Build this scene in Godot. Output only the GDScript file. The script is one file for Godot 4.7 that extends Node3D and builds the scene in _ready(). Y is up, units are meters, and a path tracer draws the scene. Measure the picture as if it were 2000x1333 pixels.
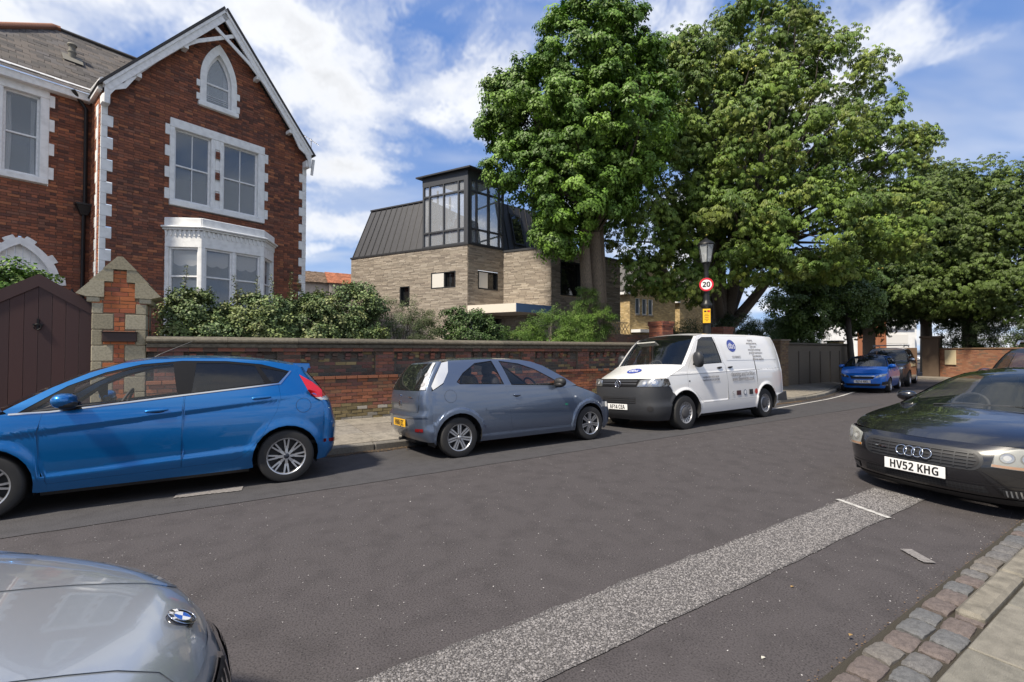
extends Node3D
# A street of parked cars below a Victorian gabled house and a modern brick house.
# World axes: x runs along the road, -z across it towards the houses, y up, metres.

class MB:
	var v := PackedVector3Array()
	var n := PackedVector3Array()
	var col := PackedColorArray()
	var cc := Color(1, 1, 1)
	var use_col := false
	func tri(a: Vector3, b: Vector3, c: Vector3) -> void:
		var m := (b - a).cross(c - a)
		if m.length_squared() < 1e-16: return
		m = m.normalized()
		v.append(a); v.append(c); v.append(b)
		n.append(m); n.append(m); n.append(m)
		if use_col:
			col.append(cc); col.append(cc); col.append(cc)
	func trin(a: Vector3, b: Vector3, c: Vector3, na: Vector3, nb: Vector3, nc: Vector3) -> void:
		if (b - a).cross(c - a).length_squared() < 1e-16: return
		v.append(a); v.append(c); v.append(b)
		n.append(na); n.append(nc); n.append(nb)
		if use_col:
			col.append(cc); col.append(cc); col.append(cc)
	func quad(a: Vector3, b: Vector3, c: Vector3, d: Vector3) -> void:
		tri(a, b, c); tri(a, c, d)
	func tri_o(a: Vector3, b: Vector3, c: Vector3, o: Vector3) -> void:
		if (b - a).cross(c - a).dot((a + b + c) / 3.0 - o) >= 0.0: tri(a, b, c)
		else: tri(a, c, b)
	func quad_o(a: Vector3, b: Vector3, c: Vector3, d: Vector3, o: Vector3) -> void:
		tri_o(a, b, c, o); tri_o(a, c, d, o)
	func hexa(p: Array) -> void: # eight corners: 0-3 bottom ring, 4-7 top ring
		var o := Vector3.ZERO
		for q in p: o += q / 8.0
		for f in [[0, 1, 2, 3], [4, 5, 6, 7], [0, 1, 5, 4], [1, 2, 6, 5], [2, 3, 7, 6], [3, 0, 4, 7]]:
			quad_o(p[f[0]], p[f[1]], p[f[2]], p[f[3]], o)
	func box(c: Vector3, s: Vector3, bs := Basis.IDENTITY) -> void:
		var h := s * 0.5
		var p := []
		for q in [[-1, -1, -1], [1, -1, -1], [1, -1, 1], [-1, -1, 1], [-1, 1, -1], [1, 1, -1], [1, 1, 1], [-1, 1, 1]]:
			p.append(c + bs * Vector3(q[0] * h.x, q[1] * h.y, q[2] * h.z))
		hexa(p)
	func cbox(c: Vector3, s: Vector3, e: float, bs := Basis.IDENTITY) -> void: # chamfered box
		var h := s * 0.5
		var e3 := minf(e, minf(h.x, minf(h.y, h.z)) * 0.9)
		var pt := func(q: Vector3, ax: int) -> Vector3:
			var r := Vector3(h.x - e3, h.y - e3, h.z - e3)
			r[ax] = h[ax]
			return c + bs * (r * q)
		for ax in 3:
			var b1 := (ax + 1) % 3
			var b2 := (ax + 2) % 3
			for s1 in [-1.0, 1.0]:
				var f := []
				for k in [[-1, -1], [1, -1], [1, 1], [-1, 1]]:
					var q := Vector3.ZERO
					q[ax] = s1; q[b1] = k[0]; q[b2] = k[1]
					f.append(pt.call(q, ax))
				quad_o(f[0], f[1], f[2], f[3], c)
				for s2 in [-1.0, 1.0]:
					var qa := Vector3.ZERO
					qa[ax] = s1; qa[b1] = s2; qa[b2] = -1.0
					var qb := qa
					qb[b2] = 1.0
					quad_o(pt.call(qa, ax), pt.call(qb, ax), pt.call(qb, b1), pt.call(qa, b1), c)
		for k in 8:
			var q := Vector3(1.0 if k & 1 else -1.0, 1.0 if k & 2 else -1.0, 1.0 if k & 4 else -1.0)
			tri_o(pt.call(q, 0), pt.call(q, 1), pt.call(q, 2), c)
	func grid(rows: Array, flip := false) -> void: # smooth sheet; rows of equal length
		var R := rows.size()
		var C: int = rows[0].size()
		var nn := []
		for i in R:
			var line := PackedVector3Array()
			for j in C:
				var du: Vector3 = rows[i][mini(j + 1, C - 1)] - rows[i][maxi(j - 1, 0)]
				var dv: Vector3 = rows[mini(i + 1, R - 1)][j] - rows[maxi(i - 1, 0)][j]
				var m := du.cross(dv)
				if m.length_squared() < 1e-14:
					du = rows[mini(i + 1, R - 1)][mini(j + 1, C - 1)] - rows[mini(i + 1, R - 1)][maxi(j - 1, 0)]
					m = du.cross(dv)
					if m.length_squared() < 1e-14:
						du = rows[maxi(i - 1, 0)][mini(j + 1, C - 1)] - rows[maxi(i - 1, 0)][maxi(j - 1, 0)]
						m = du.cross(dv)
				line.append((-m if flip else m).normalized())
			nn.append(line)
		for i in R - 1:
			for j in C - 1:
				var a: Vector3 = rows[i][j]; var b: Vector3 = rows[i][j + 1]; var c: Vector3 = rows[i + 1][j + 1]; var d: Vector3 = rows[i + 1][j]
				if flip:
					trin(a, c, b, nn[i][j], nn[i + 1][j + 1], nn[i][j + 1]); trin(a, d, c, nn[i][j], nn[i + 1][j], nn[i + 1][j + 1])
				else:
					trin(a, b, c, nn[i][j], nn[i][j + 1], nn[i + 1][j + 1]); trin(a, c, d, nn[i][j], nn[i + 1][j + 1], nn[i + 1][j])
	func tube(path: Array, rad: Array, seg := 8, caps := true) -> void:
		var rows := []
		var ref := Vector3.UP
		var N := path.size()
		for i in N:
			var t: Vector3 = (path[mini(i + 1, N - 1)] - path[maxi(i - 1, 0)]).normalized()
			if absf(t.dot(ref)) > 0.97: ref = Vector3.RIGHT if absf(t.x) < 0.8 else Vector3.BACK
			var a := t.cross(ref).normalized()
			var b := t.cross(a).normalized()
			ref = -(t.cross(a)).normalized() if false else ref
			var line := PackedVector3Array()
			for k in seg + 1:
				var th := TAU * k / seg
				line.append(path[i] + (a * cos(th) + b * sin(th)) * rad[i])
			rows.append(line)
		var st := v.size()
		grid(rows, false)
		if v.size() > st: # turn the sheet outwards if needed
			var mid: Vector3 = (path[0] + path[1]) * 0.5
			if n[st].dot(v[st] - path[0]) < 0.0: _flip(st)
		if caps:
			for e in [0, N - 1]:
				var dir: Vector3 = (path[0] - path[1]) if e == 0 else (path[N - 1] - path[N - 2])
				for k in seg: tri_o(path[e], rows[e][k], rows[e][k + 1], path[e] - dir)
	func _flip(st: int) -> void:
		var i := st
		while i < v.size():
			var t := v[i + 1]; v[i + 1] = v[i + 2]; v[i + 2] = t
			var m := n[i + 1]; n[i + 1] = n[i + 2]; n[i + 2] = m
			for k in 3: n[i + k] = -n[i + k]
			i += 3
	func lathe(prof: Array, seg := 16, xf := Transform3D.IDENTITY, a0 := 0.0, a1 := TAU) -> void: # prof: Vector2(r, y) from bottom up
		var rows := []
		for p in prof:
			var line := PackedVector3Array()
			for k in seg + 1:
				var th := a0 + (a1 - a0) * k / seg
				line.append(xf * Vector3(cos(th) * p.x, p.y, sin(th) * p.x))
			rows.append(line)
		grid(rows, true)
	func prism(poly: PackedVector2Array, z0: float, z1: float, xf := Transform3D.IDENTITY) -> void:
		var q := poly
		if Geometry2D.is_polygon_clockwise(q):
			q = poly.duplicate()
			q.reverse()
		var t := Geometry2D.triangulate_polygon(q)
		var i := 0
		while i < t.size():
			var a := q[t[i]]; var b := q[t[i + 1]]; var c := q[t[i + 2]]
			if (b - a).cross(c - a) < 0.0:
				var s := b; b = c; c = s
			tri(xf * Vector3(a.x, a.y, z1), xf * Vector3(b.x, b.y, z1), xf * Vector3(c.x, c.y, z1))
			tri(xf * Vector3(a.x, a.y, z0), xf * Vector3(c.x, c.y, z0), xf * Vector3(b.x, b.y, z0))
			i += 3
		for k in q.size():
			var a := q[k]; var b := q[(k + 1) % q.size()]
			quad(xf * Vector3(a.x, a.y, z0), xf * Vector3(b.x, b.y, z0), xf * Vector3(b.x, b.y, z1), xf * Vector3(a.x, a.y, z1))
	func add(o: MB, xf := Transform3D.IDENTITY) -> void:
		var f := xf.basis.determinant() < 0.0
		var nb := xf.basis.inverse().transposed()
		var st := v.size()
		for i in o.v.size():
			v.append(xf * o.v[i])
			n.append((nb * o.n[i]).normalized())
			if use_col: col.append(o.col[i] if o.use_col else cc)
		if f:
			var i := st
			while i < v.size():
				var t := v[i + 1]; v[i + 1] = v[i + 2]; v[i + 2] = t
				var m := n[i + 1]; n[i + 1] = n[i + 2]; n[i + 2] = m
				i += 3
	func mesh() -> ArrayMesh:
		var am := ArrayMesh.new()
		if v.is_empty(): return am
		var a := []
		a.resize(Mesh.ARRAY_MAX)
		a[Mesh.ARRAY_VERTEX] = v
		a[Mesh.ARRAY_NORMAL] = n
		if use_col: a[Mesh.ARRAY_COLOR] = col
		am.add_surface_from_arrays(Mesh.PRIMITIVE_TRIANGLES, a)
		return am

var rng := RandomNumberGenerator.new()
var mats := {}
var texs := {}
var names := {}

func L(r: float, g: float, b: float) -> Color:
	return Color(r, g, b)

func numbered(s: String) -> String:
	if not names.has(s):
		names[s] = 0
		return s
	names[s] += 1
	return "%s_%03d" % [s, names[s]]

func part(parent: Node, called: String, mb, m: Material) -> MeshInstance3D:
	var o := MeshInstance3D.new()
	o.name = called
	o.mesh = mb.mesh() if mb is MB else mb
	o.material_override = m
	parent.add_child(o, true)
	return o

func thing(called: String, label: String, category: String, at := Vector3.ZERO, turn := 0.0, group := "") -> Node3D:
	var o := Node3D.new()
	o.name = numbered(called)
	add_child(o)
	o.position = at
	o.rotation.y = turn
	o.set_meta("label", label)
	o.set_meta("category", category)
	if group: o.set_meta("group", group)
	return o

func one(called: String, label: String, category: String, mb, m: Material, group := "") -> MeshInstance3D:
	var o := part(self, numbered(called), mb, m)
	o.set_meta("label", label)
	o.set_meta("category", category)
	if group: o.set_meta("group", group)
	return o

func struct(called: String, mb, m: Material, label := "") -> MeshInstance3D:
	var o := part(self, numbered(called), mb, m)
	o.set_meta("kind", "structure")
	if label: o.set_meta("label", label)
	return o

func holder(called: String) -> Node3D: # a piece of the setting whose stones are its parts
	var o := Node3D.new()
	o.name = numbered(called)
	add_child(o)
	o.set_meta("kind", "structure")
	return o

# ---- materials -------------------------------------------------------------
func noise_img(size: int, sd: int, freq: float, oct: int, lo: float, hi: float, bias := 1.0, kind := 0) -> Image:
	var f := FastNoiseLite.new()
	f.seed = sd
	f.frequency = freq
	f.noise_type = [FastNoiseLite.TYPE_SIMPLEX_SMOOTH, FastNoiseLite.TYPE_CELLULAR, FastNoiseLite.TYPE_VALUE][kind]
	f.fractal_octaves = oct
	if oct == 1: f.fractal_type = FastNoiseLite.FRACTAL_NONE
	var im := f.get_seamless_image(size, size, false, false, 0.15, true)
	im.convert(Image.FORMAT_L8)
	var d := im.get_data()
	var lut := PackedByteArray()
	for i in 256:
		var t := pow(i / 255.0, bias)
		var c := lerpf(lo, hi, t)
		lut.append(clampi(int(Color(c, c, c).linear_to_srgb().r * 255.0 + 0.5), 0, 255))
	for i in d.size(): d[i] = lut[d[i]]
	return Image.create_from_data(size, size, false, Image.FORMAT_L8, d)

func tex(key: String) -> Texture2D:
	if texs.has(key): return texs[key]
	var im: Image
	match key:
		"speck": im = noise_img(1024, 3, 0.24, 4, 0.25, 1.7, 1.1)
		"grit": im = noise_img(512, 4, 0.16, 3, 0.55, 1.3, 1.0)
		"chip": im = noise_img(1024, 9, 0.10, 1, 0.15, 1.7, 1.3, 1)
		"blotch": im = noise_img(512, 5, 0.012, 4, 0.62, 1.25, 1.0)
		"stone": im = noise_img(512, 6, 0.03, 5, 0.6, 1.2, 1.0)
		"soft": im = noise_img(256, 7, 0.02, 3, 0.82, 1.1, 1.0)
		"fine": im = noise_img(512, 8, 0.12, 3, 0.7, 1.15, 1.0)
		"bark": im = noise_img(256, 10, 0.05, 4, 0.4, 1.3, 1.0)
		"road_patch": im = noise_img(512, 12, 0.03, 6, 0.78, 1.16, 1.0)
		"dirt": im = noise_img(512, 11, 0.02, 5, 0.45, 1.15, 0.8)
	texs[key] = ImageTexture.create_from_image(im)
	return texs[key]

# o: metal, coat, tex, scale, tex2, scale2, bump (texture), bump_cm, alpha, spec, vc, back, emit
func mat(key: String, c: Color, rough := 0.7, o := {}) -> StandardMaterial3D:
	if mats.has(key): return mats[key]
	var m := StandardMaterial3D.new()
	m.resource_name = key
	m.albedo_color = c.linear_to_srgb()
	m.roughness = rough
	m.metallic = o.get("metal", 0.0)
	m.metallic_specular = o.get("spec", 0.5)
	if o.has("coat"):
		m.clearcoat_enabled = true
		m.clearcoat = o.coat
		m.clearcoat_roughness = o.get("coat_rough", 0.03)
	if o.has("tex") or o.has("bump"):
		m.uv1_triplanar = true
		m.uv1_world_triplanar = o.get("world", true)
		m.uv1_triplanar_sharpness = 4.0
		var s = o.get("scale", 1.0)
		m.uv1_scale = s if s is Vector3 else Vector3.ONE * float(s)
	if o.has("tex"): m.albedo_texture = tex(o.tex)
	if o.has("tex2"):
		m.detail_enabled = true
		m.detail_albedo = tex(o.tex2)
		m.detail_blend_mode = BaseMaterial3D.BLEND_MODE_MUL
		m.detail_uv_layer = BaseMaterial3D.DETAIL_UV_2
		m.uv2_triplanar = true
		m.uv2_world_triplanar = o.get("world", true)
		m.uv2_triplanar_sharpness = 4.0
		var s2 = o.get("scale2", 0.2)
		m.uv2_scale = s2 if s2 is Vector3 else Vector3.ONE * float(s2)
	if o.has("bump"):
		m.heightmap_enabled = true
		m.heightmap_texture = tex(o.bump)
		m.heightmap_scale = o.get("bump_cm", 0.3)
	if o.has("alpha"):
		m.transparency = BaseMaterial3D.TRANSPARENCY_ALPHA
		m.albedo_color.a = o.alpha
	if o.has("vc"): m.vertex_color_use_as_albedo = true
	if o.has("back"):
		m.backlight_enabled = true
		m.backlight = (o.back as Color).linear_to_srgb()
	if o.has("rim"):
		m.rim_enabled = true
		m.rim = o.rim
	mats[key] = m
	return m

# ---- text ------------------------------------------------------------------
func text_mesh(s: String, size_m: float, depth := 0.003, bold := true, face := "Droid Sans") -> TextMesh:
	var t := TextMesh.new()
	var f := SystemFont.new()
	f.font_names = PackedStringArray([face])
	f.font_weight = 700 if bold else 400
	t.font = f
	t.text = s
	t.font_size = 64
	t.pixel_size = size_m / 64.0
	t.depth = depth
	t.curve_step = 1.5
	return t

# ---- bricks ----------------------------------------------------------------
func unit_brick() -> ArrayMesh: # front and four sides, centre of the front's back plane at the origin, z 0..1
	if texs.has("unit_brick"): return texs["unit_brick"]
	var b := MB.new()
	var h := 0.5
	var e := 0.04
	var f := [Vector3(-h + e * 0.3, -h + e, 1), Vector3(h - e * 0.3, -h + e, 1), Vector3(h - e * 0.3, h - e, 1), Vector3(-h + e * 0.3, h - e, 1)]
	var r := [Vector3(-h, -h, 0.75), Vector3(h, -h, 0.75), Vector3(h, h, 0.75), Vector3(-h, h, 0.75)]
	var k0 := [Vector3(-h, -h, 0), Vector3(h, -h, 0), Vector3(h, h, 0), Vector3(-h, h, 0)]
	b.quad(f[0], f[1], f[2], f[3])
	for i in 4:
		var j := (i + 1) % 4
		b.quad(r[i], r[j], f[j], f[i])
		b.quad(k0[i], k0[j], r[j], r[i])
	texs["unit_brick"] = b.mesh()
	return texs["unit_brick"]

func spans(outline: PackedVector2Array, holes: Array, y: float) -> Array: # free x intervals of the wall at height y
	var inside := _cross(outline, y)
	for h in holes:
		var cut := _cross(h, y)
		var nxt := []
		for s in inside:
			var cur := [s]
			for c in cut:
				var out := []
				for q in cur:
					if c[1] <= q[0] or c[0] >= q[1]: out.append(q)
					else:
						if c[0] > q[0]: out.append([q[0], c[0]])
						if c[1] < q[1]: out.append([c[1], q[1]])
				cur = out
			nxt.append_array(cur)
		inside = nxt
	return inside

func _cross(poly: PackedVector2Array, y: float) -> Array:
	var xs := []
	for i in poly.size():
		var a := poly[i]; var b := poly[(i + 1) % poly.size()]
		if (a.y <= y) != (b.y <= y): xs.append(a.x + (y - a.y) / (b.y - a.y) * (b.x - a.x))
	xs.sort()
	var r := []
	var i := 0
	while i + 1 < xs.size():
		r.append([xs[i], xs[i + 1]])
		i += 2
	return r

func rect(x0: float, y0: float, x1: float, y1: float) -> PackedVector2Array:
	return PackedVector2Array([Vector2(x0, y0), Vector2(x1, y0), Vector2(x1, y1), Vector2(x0, y1)])

# Lays bricks over outline minus holes. xf: x along the wall, y up, z outwards. Collects {t, c} into store and the mortar backing into mb.
func lay(store: Array, mb: MB, xf: Transform3D, outline: PackedVector2Array, holes: Array, bl: float, bh: float, joint: float, proud: float, pick: Callable, bond := 0, rag := 0.004) -> void:
	var y0 := 1e9; var y1 := -1e9
	for p in outline:
		y0 = minf(y0, p.y); y1 = maxf(y1, p.y)
	var row := 0
	var y := y0
	while y < y1 - 0.015:
		var top := minf(y + bh, y1)
		var ym := (y + top) * 0.5
		for s in spans(outline, holes, ym):
			mb.quad(xf * Vector3(s[0], y, 0), xf * Vector3(s[1], y, 0), xf * Vector3(s[1], top, 0), xf * Vector3(s[0], top, 0))
			var k := 0
			var x: float
			if bond == 3: x = floorf(s[0] / (bl * 1.5)) * bl * 1.5 + (bl * 0.125 if row % 2 else 0.0) - bl * 1.5
			elif bond == 2: x = floorf(s[0] / bl) * bl - rng.randf() * bl
			else: x = floorf(s[0] / bl) * bl + (bl * 0.5 if row % 2 else 0.0) - bl
			while x < s[1]:
				var ln := bl
				if bond == 3: ln = bl if (k + row) % 2 == 0 else bl * 0.5
				elif bond == 1 and row % 4 == 3: ln = bl * 0.5
				elif bond == 2: ln = bl * rng.randf_range(0.6, 1.2)
				var a := maxf(x, s[0]) + joint * 0.5
				var b := minf(x + ln, s[1]) - joint * 0.5
				if b - a > 0.025:
					var d := proud * rng.randf_range(0.75, 1.25) + rng.randf_range(-rag, rag) * 0.5
					var t := Transform3D(xf.basis * Basis.from_scale(Vector3(b - a, top - y - joint, maxf(d, 0.003))), xf * Vector3((a + b) * 0.5, ym, 0))
					store.append({"t": t, "c": pick.call((a + b) * 0.5, ym)})
				x += ln
				k += 1
		y += bh
		row += 1

# Turns the collected bricks into up to `most` single parts (those that show largest) and one joined part for the rest.
func set_bricks(parent: Node3D, store: Array, palette: Array, key: String, most := 300, called := "brick", rough := 0.85, rest_name := "brickwork") -> void:
	var inv := parent.transform.affine_inverse()
	var cam := Vector3(0, 1.54, 0)
	var fwd := Vector3(0.537, 0.0, -0.843)
	for s in store:
		var p: Vector3 = s.t.origin - cam
		var d := p.length_squared()
		var ok := fwd.dot(p.normalized()) > 0.68
		s.k = (s.t.basis.x.length() * s.t.basis.y.length() / d) if ok else 0.0
	store.sort_custom(func(a, b): return a.k > b.k)
	var mesh := unit_brick()
	var pm := []
	for i in palette.size(): pm.append(mat("%s_%d" % [key, i], palette[i], rough, {"tex": "fine", "scale": 2.3, "bump": "grit", "bump_cm": 0.25}))
	var m := mini(most, store.size())
	for i in m:
		var o := MeshInstance3D.new()
		o.name = called
		o.mesh = mesh
		o.material_override = pm[int(store[i].c.x) % pm.size()]
		o.transform = inv * store[i].t
		parent.add_child(o, true)
	if store.size() > m:
		var mm := MultiMesh.new()
		mm.transform_format = MultiMesh.TRANSFORM_3D
		mm.use_colors = true
		mm.mesh = mesh
		mm.instance_count = store.size() - m
		for i in range(m, store.size()):
			mm.set_instance_transform(i - m, inv * store[i].t)
			var c: Color = palette[int(store[i].c.x) % palette.size()]
			var w: float = store[i].c.y
			mm.set_instance_color(i - m, Color(c.r * w, c.g * w, c.b * w))
		var r := MultiMeshInstance3D.new()
		r.name = rest_name
		r.multimesh = mm
		r.material_override = mat(key + "_vc", L(1, 1, 1), rough, {"vc": true, "tex": "fine", "scale": 2.3, "bump": "grit", "bump_cm": 0.25})
		r.set_meta("kind", "stuff")
		parent.add_child(r, true)

func frame_xf(o: Vector3, along: Vector3) -> Transform3D: # x along, y up, z = x cross y (outwards)
	var a := along.normalized()
	return Transform3D(Basis(a, Vector3.UP, a.cross(Vector3.UP)), o)

func _ready() -> void:
	rng.seed = 7
	# ---- camera, sky, sun, exposure
	var cam := Camera3D.new()
	cam.name = "camera"
	cam.position = Vector3(0, 1.54, 0)
	cam.rotation = Vector3(atan(18.9 / 903.0), deg_to_rad(-32.5), 0)
	cam.fov = rad_to_deg(2.0 * atan(666.5 / 903.0))
	cam.far = 900.0
	add_child(cam)
	cam.current = true
	var env := Environment.new()
	env.background_mode = Environment.BG_SKY
	env.sky = Sky.new()
	var ps := PanoramaSkyMaterial.new()
	ps.panorama = sky_image()
	env.sky.sky_material = ps
	env.tonemap_mode = Environment.TONE_MAPPER_LINEAR
	env.tonemap_exposure = 2.0
	env.sdfgi_enabled = true
	env.ssao_enabled = true
	env.ssil_enabled = true
	var we := WorldEnvironment.new()
	we.name = "world"
	we.environment = env
	add_child(we)
	var sun := DirectionalLight3D.new()
	sun.name = "sun"
	sun.light_energy = 1.1
	sun.light_angular_distance = 5.0
	sun.light_color = Color(1.0, 0.955, 0.88)
	sun.shadow_enabled = true
	add_child(sun)
	sun.look_at_from_position(Vector3(-8.6, 11.5, 1.7), Vector3.ZERO, Vector3.UP)
	ground()
	boundary_wall()
	gate_and_pillar()
	gable_house()
	modern_house()
	far_houses()
	right_wall()
	trees()
	hedges()
	lamp_post()
	cars()
	litter()

func sky_image() -> ImageTexture:
	var w := 2048
	var h := 1024
	var big := FastNoiseLite.new()
	big.seed = 9
	big.frequency = 0.5
	big.fractal_octaves = 3
	var puff := FastNoiseLite.new()
	puff.seed = 33
	puff.frequency = 1.9
	puff.fractal_octaves = 6
	puff.fractal_gain = 0.55
	puff.domain_warp_enabled = true
	puff.domain_warp_amplitude = 0.16
	puff.domain_warp_frequency = 1.3
	var wisp := FastNoiseLite.new()
	wisp.seed = 5
	wisp.frequency = 1.4
	wisp.fractal_octaves = 5
	var im := Image.create(w, h, false, Image.FORMAT_RGBF)
	im.fill(Color(0.14, 0.14, 0.13))
	for j in h / 2 + 2:
		var th := PI * (j + 0.5) / h
		var y := maxf(cos(th), 0.0)
		var r := sin(th)
		var air := L(0.055, 0.125, 0.32).lerp(L(0.25, 0.35, 0.50), pow(1.0 - y, 3.0))
		var k := 1.0 / (y + 0.2)
		for i in w:
			var az := TAU * (i + 0.5) / w
			var px := sin(az) * r * k
			var pz := -cos(az) * r * k
			var a := big.get_noise_3d(px, pz, 0.0)
			var c := puff.get_noise_3d(px, pz, 7.0)
			var b := wisp.get_noise_3d(px * 0.5 + pz * 0.45, pz * 1.6 - px * 0.9, 4.0)
			var d := a * 0.75 + c * 0.85 + b * 0.25 + 0.13
			var cov := smoothstep(-0.12, 0.55, d)
			cov = maxf(cov, 0.45 * smoothstep(-0.3, 0.4, b) * (1.0 - y * 0.7))
			var sh := 0.50 - 0.17 * smoothstep(0.35, 0.95, d) + 0.10 * c
			im.set_pixel(i, j, air.lerp(Color(sh * 0.97, sh * 0.99, sh * 1.03), cov))
	return ImageTexture.create_from_image(im)

# ---- ground, road, pavements ------------------------------------------------
func road_y(z: float) -> float:
	var t := [[3.0, -0.03], [-1.05, -0.03], [-2.2, 0.0], [-4.2, 0.03], [-6.0, 0.0], [-7.0, -0.055], [-7.65, -0.10], [-60.0, -0.10]]
	for i in t.size() - 1:
		if z <= t[i][0] and z >= t[i + 1][0]:
			return lerpf(t[i][1], t[i + 1][1], (t[i][0] - z) / (t[i][0] - t[i + 1][0]))
	return -0.03

func sheet(mb: MB, edge_a: Array, edge_b: Array, lift: float) -> void: # strip between two polylines of Vector2(x,z) that follows the camber
	for i in edge_a.size() - 1:
		var N := 8
		for k in N:
			var f0 := float(k) / N
			var f1 := float(k + 1) / N
			var p := []
			for q in [[i, f0], [i + 1, f0], [i + 1, f1], [i, f1]]:
				var s: Vector2 = (edge_a[q[0]] as Vector2).lerp(edge_b[q[0]], q[1])
				p.append(Vector3(s.x, road_y(s.y) + lift, s.y))
			mb.quad_o(p[0], p[1], p[2], p[3], p[0] - Vector3.UP)

func ragged(x0: float, x1: float, z: float, amp: float, n: int, sd: int) -> Array:
	var f := FastNoiseLite.new()
	f.seed = sd
	f.frequency = 0.9
	f.fractal_octaves = 4
	var r := []
	for i in n + 1:
		var x := lerpf(x0, x1, float(i) / n)
		r.append(Vector2(x, z + f.get_noise_1d(x * 2.0) * amp + rng.randf_range(-0.2, 0.2) * amp * 0.5))
	return r

const KERB := [[-30.0, -7.65], [0.0, -7.65], [6.0, -7.65], [12.0, -7.65], [15.5, -7.68], [17.0, -7.78], [18.5, -8.02], [20.0, -8.4], [22.0, -9.0], [24.0, -9.6], [27.0, -10.4], [31.0, -11.9], [36.0, -14.5]]

func kerb_z(x: float) -> float:
	for i in KERB.size() - 1:
		if x >= KERB[i][0] and x <= KERB[i + 1][0]:
			return lerpf(KERB[i][1], KERB[i + 1][1], (x - KERB[i][0]) / (KERB[i + 1][0] - KERB[i][0]))
	return -7.65

func wall_z(x: float) -> float:
	return -10.38 if x < 24.0 else -10.38 - (x - 24.0) * 0.3

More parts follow.
